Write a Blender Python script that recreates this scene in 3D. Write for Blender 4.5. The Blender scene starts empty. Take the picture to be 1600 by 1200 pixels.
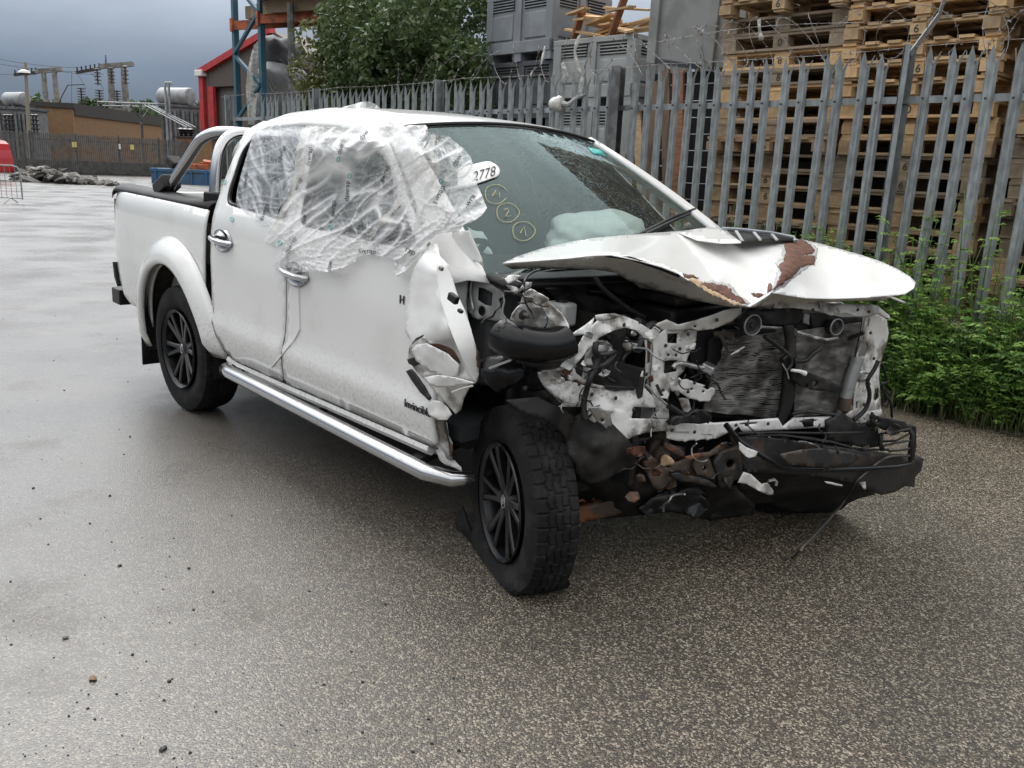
import bpy, bmesh, math, random
import numpy as np
from mathutils import Vector, Matrix, Euler
from mathutils.geometry import delaunay_2d_cdt
from mathutils import noise as mnoise
rad = math.radians
SC = bpy.context.scene
COL = SC.collection

# ------------------------------------------------------------------ camera
CAM = np.array([5.03, -2.87, 1.52])
YAW, PIT, ROLL, FPX = rad(136.4), rad(14.15), rad(2.45), 1326.0
fw = np.array([math.cos(YAW)*math.cos(PIT), math.sin(YAW)*math.cos(PIT), -math.sin(PIT)])
rt = np.array([math.sin(YAW), -math.cos(YAW), 0.0]); up = np.cross(rt, fw)
rt = math.cos(ROLL)*rt + math.sin(ROLL)*up
up = np.cross(rt, fw)
cd = bpy.data.cameras.new('camera'); cam = bpy.data.objects.new('camera', cd); COL.objects.link(cam)
cam.matrix_world = Matrix(((rt[0], up[0], -fw[0], CAM[0]), (rt[1], up[1], -fw[1], CAM[1]), (rt[2], up[2], -fw[2], CAM[2]), (0, 0, 0, 1)))
cd.sensor_width = 36.0; cd.lens = FPX/1600*36.0; cd.clip_start = 0.05; cd.clip_end = 3000
SC.camera = cam

# ------------------------------------------------------------------ world, sun, exposure
SUN_EL, SUN_AZ = rad(52), rad(168)      # azimuth of the direction towards the sun, from +x counter-clockwise
w = bpy.data.worlds.new('World'); SC.world = w; w.use_nodes = True
nt = w.node_tree; nt.nodes.clear()
def wn(t, **k):
    n = nt.nodes.new(t)
    for a, b in k.items(): setattr(n, a, b)
    return n
out = wn('ShaderNodeOutputWorld'); bg = wn('ShaderNodeBackground'); bg.inputs[1].default_value = 0.1
sky = wn('ShaderNodeTexSky', sky_type='NISHITA', sun_disc=False, sun_elevation=SUN_EL, sun_rotation=rad(90)-SUN_AZ)
tc = wn('ShaderNodeTexCoord'); sep = wn('ShaderNodeSeparateXYZ'); nt.links.new(tc.outputs['Generated'], sep.inputs[0])
rmp = wn('ShaderNodeValToRGB'); nt.links.new(sep.outputs[2], rmp.inputs[0])
el = rmp.color_ramp.elements
SKY = [(0.0, (0.155, 0.195, 0.26)), (0.04, (0.137, 0.182, 0.258)), (0.085, (0.195, 0.252, 0.345)), (0.165, (0.50, 0.565, 0.66)), (0.30, (1.20, 1.25, 1.30)), (0.52, (1.95, 1.98, 2.0)), (1.0, (2.15, 2.16, 2.16))]
el[0].position = 0; el[1].position = 1
for p, c in SKY[1:-1]: el.new(p)
for e, (p, c) in zip(el, SKY): e.position = p; e.color = tuple(v/2.2 for v in c) + (1,)
mp = wn('ShaderNodeMapping'); mp.inputs['Scale'].default_value = (1, 1, 3.2); nt.links.new(tc.outputs['Generated'], mp.inputs[0])
nz = wn('ShaderNodeTexNoise'); nz.inputs['Scale'].default_value = 2.6; nz.inputs['Detail'].default_value = 6; nz.inputs['Roughness'].default_value = 0.55
nt.links.new(mp.outputs[0], nz.inputs['Vector'])
mr = wn('ShaderNodeMapRange'); mr.inputs[1].default_value = 0.3; mr.inputs[2].default_value = 0.7; mr.inputs[3].default_value = 17.0; mr.inputs[4].default_value = 26.5
nt.links.new(nz.outputs['Fac'], mr.inputs[0])
cl = wn('ShaderNodeVectorMath', operation='SCALE'); nt.links.new(rmp.outputs[0], cl.inputs[0]); nt.links.new(mr.outputs[0], cl.inputs['Scale'])
# the cloud is thinner, so brighter, round the hidden sun
dt = wn('ShaderNodeVectorMath', operation='DOT_PRODUCT'); nt.links.new(tc.outputs['Generated'], dt.inputs[0]); dt.inputs[1].default_value = (math.cos(SUN_EL)*math.cos(SUN_AZ), math.cos(SUN_EL)*math.sin(SUN_AZ), math.sin(SUN_EL))
d1 = wn('ShaderNodeMath', operation='MAXIMUM'); d1.inputs[1].default_value = 0; nt.links.new(dt.outputs['Value'], d1.inputs[0])
d2 = wn('ShaderNodeMath', operation='POWER'); d2.inputs[1].default_value = 3.0; nt.links.new(d1.outputs[0], d2.inputs[0])
d3 = wn('ShaderNodeMath', operation='MULTIPLY_ADD'); d3.inputs[1].default_value = 0.9; d3.inputs[2].default_value = 0.72; nt.links.new(d2.outputs[0], d3.inputs[0])
d4 = wn('ShaderNodeMath', operation='MULTIPLY'); nt.links.new(d3.outputs[0], d4.inputs[0]); nt.links.new(mr.outputs[0], d4.inputs[1])
nt.links.new(d4.outputs[0], cl.inputs['Scale'])
mx = wn('ShaderNodeMix', data_type='RGBA'); mx.inputs[0].default_value = 0.94
nt.links.new(sky.outputs[0], mx.inputs[6]); nt.links.new(cl.outputs[0], mx.inputs[7])
nt.links.new(mx.outputs[2], bg.inputs[0]); nt.links.new(bg.outputs[0], out.inputs[0])
sl = bpy.data.lights.new('sun', 'SUN'); so = bpy.data.objects.new('sun', sl); COL.objects.link(so)
sl.energy = 1.0; sl.angle = rad(24); sl.color = (1.0, 0.97, 0.92)
sd = Vector((math.cos(SUN_EL)*math.cos(SUN_AZ), math.cos(SUN_EL)*math.sin(SUN_AZ), math.sin(SUN_EL)))
so.rotation_euler = sd.to_track_quat('Z', 'Y').to_euler(); so.location = (0, 0, 30)
vs = SC.view_settings; vs.view_transform = 'Standard'; vs.look = 'None'; vs.exposure = 0.0; vs.gamma = 1.0; vs.use_curve_mapping = False
SC.render.engine = 'CYCLES'; SC.cycles.use_denoising = True; SC.cycles.max_bounces = 8; SC.cycles.transparent_max_bounces = 16
SC.cycles.caustics_reflective = False; SC.cycles.caustics_refractive = False

# ------------------------------------------------------------------ photograph pixel -> direction -> position
TH = rad(1.54); RT = np.array([[math.cos(TH), 0, math.sin(TH)], [0, 1, 0], [-math.sin(TH), 0, math.cos(TH)]]); RO = np.array([0, 0, .385])
CL_ = (CAM-RO) @ RT + RO                              # camera in the pick-up's own (nose-down) frame
def ray(px, py, local=False):
    d = fw + (px-800)/FPX*rt - (py-600)/FPX*up
    return d @ RT if local else d
def W(px, py, ax, v):                                 # world point of a pixel on a plane ax = v
    d = ray(px, py); i = 'xyz'.index(ax); return CAM + (v-CAM[i])/d[i]*d
def WD(px, py, dep):                                  # world point of a pixel at a depth
    return CAM + dep*ray(px, py)
def L(px, py, ax, v):                                 # the same in the pick-up's frame
    d = ray(px, py, True); i = 'xyz'.index(ax); return CL_ + (v-CL_[i])/d[i]*d
SK_A, SK_B = np.array([3.02, -.75]), np.array([3.52, .78])   # the pushed-back front runs from A to B
SK_N = np.array([SK_B[1]-SK_A[1], -(SK_B[0]-SK_A[0]), 0]); SK_N /= np.linalg.norm(SK_N)
def K(px, py, off=0.0):                               # on the skewed front plane, off metres in front of it
    d = ray(px, py, True); a = np.array([SK_A[0], SK_A[1], 0]) + off*SK_N
    return CL_ + ((a-CL_) @ SK_N)/(d @ SK_N)*d
ZS = [.30, .42, .5, .58, .645, .705, .82, 1.0, 1.15, 1.22, 1.25, 1.45, 1.66, 1.73, 1.78]
YS = [.80, .836, .862, .878, .885, .868, .866, .868, .858, .846, .836, .765, .675, .635, .57]
def SY(z): return float(np.interp(z, ZS, YS))         # half width of the body at a height
def SIDE(px, py, off=0.0, n=30):
    d = ray(px, py, True); t = (-.87-CL_[1])/d[1]
    for i in range(n):
        p = CL_ + t*d; t = (-SY(p[2])-off-CL_[1])/d[1]*.6 + t*.4
    return CL_ + t*d

# ------------------------------------------------------------------ mesh helpers
def link(name, me, mat=None, parent=None, smooth=None, solid=0, bevel=0):
    o = bpy.data.objects.new(name, me); COL.objects.link(o)
    if mat is not None and not me.materials: me.materials.append(mat)
    if parent is not None: o.parent = parent
    if smooth is not None:
        me.shade_smooth()
        if smooth < 180: me.set_sharp_from_angle(angle=rad(smooth))
    if solid:
        m = o.modifiers.new('thickness', 'SOLIDIFY'); m.thickness = abs(solid); m.offset = -1 if solid > 0 else 1
    if bevel:
        m = o.modifiers.new('edges', 'BEVEL'); m.width = bevel; m.segments = 2; m.limit_method = 'ANGLE'; m.angle_limit = rad(40)
    return o
def tag(o, label=None, cat=None, group=None, kind=None):
    for k, v in (('label', label), ('category', cat), ('group', group), ('kind', kind)):
        if v: o[k] = v
    return o
def empty(name, loc=(0, 0, 0), rz=0, label=None, cat=None, group=None):
    o = bpy.data.objects.new(name, None); COL.objects.link(o); o.location = loc; o.rotation_euler = (0, 0, rz); o.empty_display_size = .1
    return tag(o, label, cat, group)
class MB:
    def __init__(s): s.v = []; s.f = []; s.m = []
    def add(s, vs, fs, mi=0):
        n = len(s.v); s.v += [tuple(map(float, p)) for p in vs]; s.f += [tuple(i+n for i in f) for f in fs]; s.m += [mi]*len(fs); return s
    def box(s, c, d, rot=None, mi=0):
        x, y, z = (q/2 for q in d)
        P = [Vector(p) for p in ((-x,-y,-z),(x,-y,-z),(x,y,-z),(-x,y,-z),(-x,-y,z),(x,-y,z),(x,y,z),(-x,y,z))]
        if rot is not None:
            R = rot if isinstance(rot, Matrix) else Euler(rot).to_matrix()
            P = [R @ p for p in P]
        return s.add([p+Vector(c) for p in P], [(0,3,2,1),(4,5,6,7),(0,1,5,4),(1,2,6,5),(2,3,7,6),(3,0,4,7)], mi)
    def bar(s, a, b, wd, ht, upv=(0, 0, 1), mi=0):
        a, b = Vector(a), Vector(b); d = (b-a); l = d.length; d = d.normalized(); u = Vector(upv); sd_ = d.cross(u)
        if sd_.length < 1e-4: sd_ = d.cross(Vector((1, 0, 0)))
        sd_.normalize(); u = sd_.cross(d)
        R = Matrix((d, sd_, u)).transposed()
        return s.box((a+b)/2, (l, wd, ht), R, mi)
    def tube(s, pts, r, seg=8, cap=True, mi=0):
        pts = [Vector(p) for p in pts]; n = len(pts); rr = [float(q) for q in (r if isinstance(r, (list, tuple)) else [r]*n)]
        ring = []; t0 = None; u = None
        for i, p in enumerate(pts):
            t = (pts[min(i+1, n-1)]-pts[max(i-1, 0)])
            t = t.normalized() if t.length > 1e-9 else Vector((0, 0, 1))
            if u is None:
                u = t.orthogonal().normalized()
            else:
                u = (u - t*u.dot(t)); u = u.normalized() if u.length > 1e-6 else t.orthogonal().normalized()
            v = t.cross(u)
            ring.append([p + rr[i]*(math.cos(2*math.pi*k/seg)*u + math.sin(2*math.pi*k/seg)*v) for k in range(seg)])
        V = [q for g in ring for q in g]; F = []
        for i in range(n-1):
            for k in range(seg):
                a = i*seg+k; b = i*seg+(k+1) % seg; F.append((a, b, b+seg, a+seg))
        if cap: F.append(tuple(range(seg-1, -1, -1))); F.append(tuple((n-1)*seg+k for k in range(seg)))
        return s.add(V, F, mi)
    def lathe(s, prof, seg=24, c=(0, 0, 0), axis='z', mi=0, rot=None):
        V = []; F = []; n = len(prof)
        for k in range(seg):
            a = 2*math.pi*k/seg
            for r, h in prof:
                p = {'z': (r*math.cos(a), r*math.sin(a), h), 'y': (r*math.cos(a), h, r*math.sin(a)), 'x': (h, r*math.cos(a), r*math.sin(a))}[axis]
                p = Vector(p)
                if rot is not None: p = rot @ p
                V.append(p+Vector(c))
        for k in range(seg):
            for i in range(n-1):
                a = k*n+i; b = ((k+1) % seg)*n+i
                F.append((a, b, b+1, a+1) if axis != 'y' else (a, a+1, b+1, b))
        return s.add(V, F, mi)
    def prism(s, poly, h0, h1, fn=lambda a, b, h: (a, b, h), mi=0):
        n = len(poly)
        V = [fn(a, b, h0) for a, b in poly] + [fn(a, b, h1) for a, b in poly]
        F = [tuple(range(n-1, -1, -1)), tuple(range(n, 2*n))] + [(i, (i+1) % n, (i+1) % n+n, i+n) for i in range(n)]
        return s.add(V, F, mi)
    def quad(s, a, b, c, d, mi=0): return s.add([a, b, c, d], [(0, 1, 2, 3)], mi)
    def mesh(s, name='m', mats=None):
        me = bpy.data.meshes.new(name); me.from_pydata(s.v, [], s.f); me.update()
        if mats:
            for m in mats: me.materials.append(m)
            me.polygons.foreach_set('material_index', s.m)
        return me
    def build(s, name, mat=None, parent=None, smooth=35, **k):
        mats = mat if isinstance(mat, (list, tuple)) else None
        return link(name, s.mesh(name, mats), None if mats else mat, parent, smooth, **k)
def dense(poly, step, closed=True):
    out_ = []; n = len(poly)
    for i in range(n if closed else n-1):
        a = np.array(poly[i], float); b = np.array(poly[(i+1) % n], float); k = max(1, int(np.linalg.norm(b-a)/step))
        out_ += [tuple(a+(b-a)*j/k) for j in range(k)]
    if not closed: out_.append(tuple(poly[-1]))
    return out_
def smoothpoly(poly, it=2):                             # Chaikin, closed
    for _ in range(it):
        q = []
        for i in range(len(poly)):
            a = np.array(poly[i], float); b = np.array(poly[(i+1) % len(poly)], float); q += [tuple(.75*a+.25*b), tuple(.25*a+.75*b)]
        poly = q
    return poly
def inside(P, poly):
    P = np.asarray(P, float); x, y = P[:, 0], P[:, 1]; r = np.zeros(len(P), bool); n = len(poly); j = n-1
    for i in range(n):
        xi, yi = poly[i]; xj, yj = poly[j]
        c = ((yi > y) != (yj > y)) & (x < (xj-xi)*(y-yi)/(yj-yi+1e-15)+xi); r ^= c; j = i
    return r
def cdt(outline, holes=(), step=.05, extra=()):
    loops = [dense(outline, step)] + [dense(h, step) for h in holes]
    V = []; E = []
    for lp in loops:
        n0 = len(V); V += lp; E += [(n0+i, n0+(i+1) % len(lp)) for i in range(len(lp))]
    A = np.array(loops[0]); x0, y0 = A.min(0); x1, y1 = A.max(0)
    g = [(x+(step/2 if j % 2 else 0), y) for j, y in enumerate(np.arange(y0+step/2, y1, step*.87)) for x in np.arange(x0+step/2, x1, step)]
    if g:
        g = np.array(g); m = inside(g, loops[0])
        for h in loops[1:]: m &= ~inside(g, h)
        allb = np.array(V)
        g = g[m]
        if len(g):
            d = np.min(((g[:, None, :]-allb[None, :, :])**2).sum(2), 1) if len(g)*len(allb) < 4e6 else np.full(len(g), 1e9)
            g = g[d > (step*.4)**2]
            V += [tuple(p) for p in g]
    V += list(extra)
    vo, eo, fo, *_ = delaunay_2d_cdt([Vector(p) for p in V], E, [], 0, 1e-7)
    P = np.array([(p[0], p[1]) for p in vo]); F = [tuple(f) for f in fo]
    c = np.array([P[list(f)].mean(0) for f in F])
    m = inside(c, loops[0])
    for h in loops[1:]: m &= ~inside(c, h)
    F = [f for f, k in zip(F, m) if k]
    used = sorted({i for f in F for i in f}); mp_ = {i: k for k, i in enumerate(used)}
    return [tuple(P[i]) for i in used], [tuple(mp_[i] for i in f) for f in F]
def panel(name, outline, fn, mat, parent=None, holes=(), step=.05, solid=.004, smooth=50, face=None):
    P, F = cdt(outline, holes, step); V = [tuple(map(float, fn(*p))) for p in P]
    if face is not None and F:                           # turn the faces so that they look along a direction
        n = Vector((0, 0, 0))
        for f in F: a, b, c = (Vector(V[i]) for i in f); n += (b-a).cross(c-a)
        if n.dot(Vector(face)) < 0: F = [f[::-1] for f in F]
    me = bpy.data.meshes.new(name); me.from_pydata(V, [], F); me.update()
    return link(name, me, mat, parent, smooth, solid)
class TPS:                                               # smooth depth through known points
    def __init__(s, pts, vals, lam=1e-6):
        s.c = np.array(pts, float)/200.0; n = len(pts)
        A = np.zeros((n+3, n+3)); A[:n, :n] = s.k(s.c, s.c)+lam*np.eye(n); A[:n, n] = 1; A[:n, n+1:] = s.c; A[n:, :n] = A[:n, n:].T
        s.w = np.linalg.solve(A, np.concatenate([vals, [0, 0, 0]]))
    @staticmethod
    def k(a, b):
        d = ((a[:, None]-b[None])**2).sum(2); return np.where(d > 0, .5*d*np.log(d+1e-12), 0)
    def __call__(s, x, y):
        p = np.array([[x, y]])/200.0
        return float((s.k(p, s.c) @ s.w[:-3])[0] + s.w[-3] + p[0] @ s.w[-2:])
def resolve(px, py, dep):                                # dep: ('x'|'y'|'z', v) | ('k', off) | ('s', off)
    a, v = dep
    return K(px, py, v) if a == 'k' else SIDE(px, py, v) if a == 's' else L(px, py, a, v)
def nz3(p, s, seed=0): return mnoise.noise(Vector(p)*s+Vector((seed*7.3, seed*3.1, seed*1.7)))
def traced(name, outline, ctrl, mat, parent, holes=(), step=10, solid=.003, crumple=0, cs=12, smooth=40, seed=0, sharp=None):
    """a sheet whose outline is a list of pixels; ctrl = one depth rule or [(px, py, rule), ...]"""
    if isinstance(ctrl, tuple):
        fn = lambda x, y: resolve(x, y, ctrl)
    else:
        ts = []
        for x, y, r in ctrl:
            d = ray(x, y, True); ts.append(float((resolve(x, y, r)-CL_) @ d/(d @ d)))
        tp = TPS([(c[0], c[1]) for c in ctrl], ts); fn = lambda x, y: CL_ + tp(x, y)*ray(x, y, True)
    def g(x, y):
        p = fn(x, y)
        if crumple:
            d = p-CL_; d = d/np.linalg.norm(d)
            if crumple >= .008:
                v1 = mnoise.voronoi(Vector(p)*cs*.9+Vector((seed*3.3, 1.7, seed)))[0]; v2 = mnoise.voronoi(Vector(p)*cs*2.4+Vector((seed, 5.1, 2.2)))[0]
                p = p + d*crumple*(1.5*(v1[0]-.45) + .45*nz3(p, cs, seed) + .45*(v2[0]-.45))
            else: p = p + d*crumple*(nz3(p, cs, seed) + .5*nz3(p, cs*2.3, seed+1))
        return p
    o = panel(name, outline, g, mat, parent, holes, step, solid, smooth, face=tuple(CL_-fn(*np.mean(np.array(outline, float), 0))))
    SURF[o.name] = g
    return o
SURF = {}
def decal(name, outline, on, mat, lift=.004, step=3, solid=.0008):      # a thin patch lying on a traced sheet
    g = SURF[on.name]
    def h(x, y): p = g(x, y); d = p-CL_; return p-lift*d/np.linalg.norm(d)
    return panel(name, outline, h, mat, on, (), step, solid, 180, tuple(CL_-g(*outline[0])))
def copy_tree(o, parent=None):
    c = o.copy(); COL.objects.link(c); c.parent = parent
    for ch in o.children: copy_tree(ch, c)
    return c
def text_mesh(txt, size, extr=0.0):
    cu = bpy.data.curves.new('lettering', 'FONT'); cu.body = txt; cu.size = size; cu.extrude = extr; cu.align_x = 'CENTER'; cu.align_y = 'CENTER'
    o = bpy.data.objects.new('lettering', cu); COL.objects.link(o); dg = bpy.context.evaluated_depsgraph_get(); dg.update()
    me = bpy.data.meshes.new_from_object(o.evaluated_get(dg)); bpy.data.objects.remove(o); bpy.data.curves.remove(cu); return me

# ------------------------------------------------------------------ materials
M = {}
def mat(name, col, rough=.6, metal=0.0, col2=None, ns=6.0, nth=(.45, .6), bump=0, bs=60.0, coat=0, spec=None, alpha=None, rnd=0, rough2=None, nd=5, stretch=None, extra=None, trans=0, sub=None):
    m = bpy.data.materials.new(name); m.use_nodes = True; t = m.node_tree; b = t.nodes['Principled BSDF']; N = t.nodes.new; Lk = t.links.new
    b.inputs['Base Color'].default_value = (*col, 1); b.inputs['Roughness'].default_value = rough; b.inputs['Metallic'].default_value = metal
    if coat: b.inputs['Coat Weight'].default_value = coat; b.inputs['Coat Roughness'].default_value = .06
    if spec is not None: b.inputs['Specular IOR Level'].default_value = spec
    if trans: b.inputs['Transmission Weight'].default_value = trans
    c = N('ShaderNodeTexCoord'); vec = c.outputs['Object']
    if stretch:
        mp_ = N('ShaderNodeMapping'); mp_.inputs['Scale'].default_value = stretch; Lk(vec, mp_.inputs[0]); vec = mp_.outputs[0]
    cur = None
    if col2 is not None:
        n = N('ShaderNodeTexNoise'); n.inputs['Scale'].default_value = ns; n.inputs['Detail'].default_value = nd; Lk(vec, n.inputs['Vector'])
        r = N('ShaderNodeMapRange'); r.interpolation_type = 'SMOOTHSTEP'; r.inputs[1].default_value = nth[0]; r.inputs[2].default_value = nth[1]; Lk(n.outputs['Fac'], r.inputs[0])
        x = N('ShaderNodeMix'); x.data_type = 'RGBA'; x.inputs[6].default_value = (*col, 1); x.inputs[7].default_value = (*col2, 1); Lk(r.outputs[0], x.inputs[0]); cur = x.outputs[2]
        if rough2 is not None:
            q = N('ShaderNodeMapRange'); q.inputs[3].default_value = rough; q.inputs[4].default_value = rough2; Lk(r.outputs[0], q.inputs[0]); Lk(q.outputs[0], b.inputs['Roughness'])
    if rnd:
        oi = N('ShaderNodeObjectInfo'); q = N('ShaderNodeMapRange'); q.inputs[3].default_value = 1-rnd; q.inputs[4].default_value = 1+rnd; Lk(oi.outputs['Random'], q.inputs[0])
        s_ = N('ShaderNodeVectorMath'); s_.operation = 'SCALE'; Lk(q.outputs[0], s_.inputs['Scale'])
        if cur is None: s_.inputs[0].default_value = col
        else: Lk(cur, s_.inputs[0])
        cur = s_.outputs[0]
    if cur is not None: Lk(cur, b.inputs['Base Color'])
    if bump:
        n = N('ShaderNodeTexNoise'); n.inputs['Scale'].default_value = bs; n.inputs['Detail'].default_value = 4; Lk(vec, n.inputs['Vector'])
        bp = N('ShaderNodeBump'); bp.inputs['Strength'].default_value = bump; bp.inputs['Distance'].default_value = .01; Lk(n.outputs['Fac'], bp.inputs['Height']); Lk(bp.outputs[0], b.inputs['Normal'])
    M[name] = m
    if extra: extra(m, t, b, N, Lk, vec)
    return m
def splash(m, t, b, N, Lk, vec):        # road dirt thrown up along the bottom of the panels
    base = b.inputs['Base Color'].links[0].from_socket; sx = N('ShaderNodeSeparateXYZ'); Lk(vec, sx.inputs[0])
    g = N('ShaderNodeMapRange'); g.inputs[1].default_value = .42; g.inputs[2].default_value = .95; g.inputs[3].default_value = .30; g.inputs[4].default_value = -.06; Lk(sx.outputs[2], g.inputs[0])
    n = N('ShaderNodeTexNoise'); n.inputs['Scale'].default_value = 60; n.inputs['Detail'].default_value = 6; n.inputs['Roughness'].default_value = .7; Lk(vec, n.inputs['Vector'])
    a = N('ShaderNodeMath'); a.operation = 'ADD'; Lk(g.outputs[0], a.inputs[0]); Lk(n.outputs['Fac'], a.inputs[1])
    r = N('ShaderNodeMapRange'); r.inputs[1].default_value = .62; r.inputs[2].default_value = 1.0; r.inputs[3].default_value = 0; r.inputs[4].default_value = .65; Lk(a.outputs[0], r.inputs[0])
    x = N('ShaderNodeMix'); x.data_type = 'RGBA'; x.inputs[7].default_value = (.33, .29, .24, 1); Lk(r.outputs[0], x.inputs[0]); Lk(base, x.inputs[6]); Lk(x.outputs[2], b.inputs['Base Color'])
mat('white_paint', (.79, .79, .77), .24, coat=.7, col2=(.70, .69, .66), ns=3.5, nth=(.5, .8), bump=.015, bs=9, extra=splash)
mat('dirty_white', (.66, .65, .62), .45, col2=(.23, .21, .19), ns=9, nth=(.5, .68), bump=.12, bs=40)
def grime(m, t, b, N, Lk, vec):
    base = b.inputs['Base Color'].links[0].from_socket
    for sc, lo, hi, c in ((6.0, .48, .64, (.15, .13, .11)), (26.0, .62, .69, (.14, .06, .03))):
        n = N('ShaderNodeTexNoise'); n.inputs['Scale'].default_value = sc; n.inputs['Detail'].default_value = 7; n.inputs['Roughness'].default_value = .65; Lk(vec, n.inputs['Vector'])
        r = N('ShaderNodeMapRange'); r.interpolation_type = 'SMOOTHSTEP'; r.inputs[1].default_value = lo; r.inputs[2].default_value = hi; Lk(n.outputs['Fac'], r.inputs[0])
        x = N('ShaderNodeMix'); x.data_type = 'RGBA'; x.inputs[7].default_value = (*c, 1); Lk(r.outputs[0], x.inputs[0]); Lk(base, x.inputs[6]); base = x.outputs[2]
    Lk(base, b.inputs['Base Color'])
mat('inner_white', (.70, .70, .68), .42, col2=(.33, .30, .27), ns=14, nth=(.50, .72), bump=.15, bs=35, extra=grime)
mat('grey_primer', (.42, .43, .43), .42, col2=(.26, .26, .255), ns=7, bump=.05, bs=30, metal=.1)
mat('rust', (.075, .028, .016), .8, col2=(.125, .05, .026), ns=35, bump=.3, bs=160)
mat('dark_beam', (.020, .018, .017), .55, col2=(.075, .045, .028), ns=7, nth=(.56, .72), bump=.25, bs=40, metal=.2)
mat('rusty_steel', (.10, .075, .058), .62, col2=(.24, .10, .045), ns=9, nth=(.52, .66), bump=.3, bs=60, metal=.3)
mat('chrome_dark', (.30, .30, .31), .16, 1.0, col2=(.2, .2, .2), ns=30)
mat('chrome', (.55, .55, .56), .17, 1.0, col2=(.5, .49, .48), ns=22, nth=(.55, .8), rough2=.35)
mat('black_plastic', (.010, .010, .011), .45, spec=.35, col2=(.024, .023, .022), ns=8)
mat('black_gloss', (.005, .005, .006), .22, spec=.35, col2=(.016, .015, .014), ns=12, nth=(.55, .8), rough2=.5)
mat('dusty_black', (.013, .0125, .012), .68, spec=.3, col2=(.050, .045, .040), ns=7, nth=(.45, .75), bump=.2, bs=30)
mat('rubber', (.006, .006, .0065), .75, spec=.25, col2=(.016, .0155, .015), ns=10, bump=.15, bs=90)
mat('rim_black', (.006, .006, .007), .3, spec=.4, coat=.1, col2=(.05, .042, .038), ns=9, nth=(.5, .8), rough2=.55)
mat('dark_metal', (.05, .05, .052), .45, .6, col2=(.09, .075, .062), ns=9, bump=.2, bs=50)
mat('engine', (.010, .010, .010), .6, col2=(.028, .026, .024), ns=12, bump=.4, bs=40)
mat('fin', (.46, .45, .43), .36, .6, col2=(.17, .16, .15), ns=10, nth=(.4, .65))
mat('alu', (.52, .52, .52), .38, .8, col2=(.3, .29, .28), ns=14)
mat('steel_grey', (.33, .34, .34), .45, .5, col2=(.22, .22, .22), ns=12)
mat('airbag', (.86, .90, .88), .8, bump=.35, bs=7)
mat('seat', (.05, .05, .055), .85, bump=.2, bs=200)
mat('dash', (.045, .047, .05), .7)
mat('yellow_chalk', (.62, .60, .28), .9)
mat('label_white', (.80, .80, .78), .6)
mat('ink', (.02, .02, .02), .7)
mat('teal_ink', (.12, .45, .45), .6)
mat('teal_sticker', (.03, .36, .32), .5)
mat('red_lamp', (.35, .02, .02), .25)
mat('galv', (.33, .36, .37), .48, .35, rnd=.13, col2=(.22, .235, .24), ns=16, nth=(.35, .65), bump=.06, bs=60, stretch=(1, 1, .5))
mat('galv_dark', (.16, .165, .165), .55, .35, col2=(.08, .08, .08), ns=5, bump=.06, bs=40)
mat('wire', (.32, .32, .32), .5, .6, col2=(.16, .12, .09), ns=8)
for k, (a, c) in enumerate((((.66, .455, .25), (.50, .32, .16)), ((.50, .355, .21), (.34, .235, .135)), ((.34, .265, .185), (.21, .165, .115)))):
    mat('wood%d' % k, a, .8, col2=c, ns=5, nth=(.35, .65), bump=.2, bs=40, rnd=.22, stretch=(1.2, 14, 14))
    mat('woodblock%d' % k, a, .85, col2=c, ns=9, nth=(.4, .7), bump=.2, bs=60, rnd=.2)
mat('wood_red', (.24, .10, .045), .75, col2=(.15, .065, .03), ns=5, stretch=(1, 9, 9), bump=.2)
mat('wood_dark', (.13, .085, .055), .8, col2=(.07, .05, .035), ns=4, stretch=(3, 3, .5), bump=.2)
mat('grey_bin', (.25, .27, .295), .55, col2=(.20, .215, .235), ns=3, bump=.03, bs=12)
mat('pale_bin', (.36, .37, .365), .55, col2=(.28, .29, .285), ns=3, bump=.03, bs=12)
mat('dark_bin', (.075, .08, .088), .6, col2=(.05, .052, .058), ns=4)
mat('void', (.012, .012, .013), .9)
mat('blue_paint', (.018, .085, .125), .5, col2=(.06, .10, .12), ns=7, nth=(.55, .7))
mat('orange_paint', (.42, .10, .03), .6, col2=(.2, .06, .03), ns=6)
mat('red_paint', (.50, .035, .04), .5, col2=(.40, .03, .035), ns=2)
mat('van_red', (.52, .02, .025), .25, coat=.6)
mat('brown_cladding', (.115, .095, .08), .6)
mat('shutter', (.19, .18, .165), .6)
mat('concrete', (.27, .26, .24), .85, col2=(.17, .16, .145), ns=1.5, bump=.2, bs=8)
mat('far_fence', (.155, .15, .14), .75, col2=(.105, .10, .095), ns=3, rnd=.25)
mat('insulator', (.035, .028, .026), .3)
mat('tank', (.36, .375, .385), .5, .2, col2=(.27, .28, .29), ns=2)
mat('substation_grey', (.20, .21, .215), .6, col2=(.15, .155, .16), ns=2)
mat('parapet', (.055, .05, .046), .8)
mat('warning_yellow', (.70, .58, .18), .6)
mat('rubble', (.19, .18, .165), .9, col2=(.09, .085, .08), ns=2.5, rnd=.5, bump=.4, bs=9)
mat('pole_wood', (.22, .19, .14), .85)
mat('bark', (.10, .08, .06), .9, bump=.4, bs=30)
mat('glove_white', (.66, .66, .64), .5)
mat('skip_blue', (.04, .12, .24), .5, col2=(.06, .10, .15), ns=3)
mat('number_ink', (.03, .028, .025), .8)
mat('stone_dark', (.022, .021, .02), .5)
mat('dry_leaf', (.16, .10, .05), .7)
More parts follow.
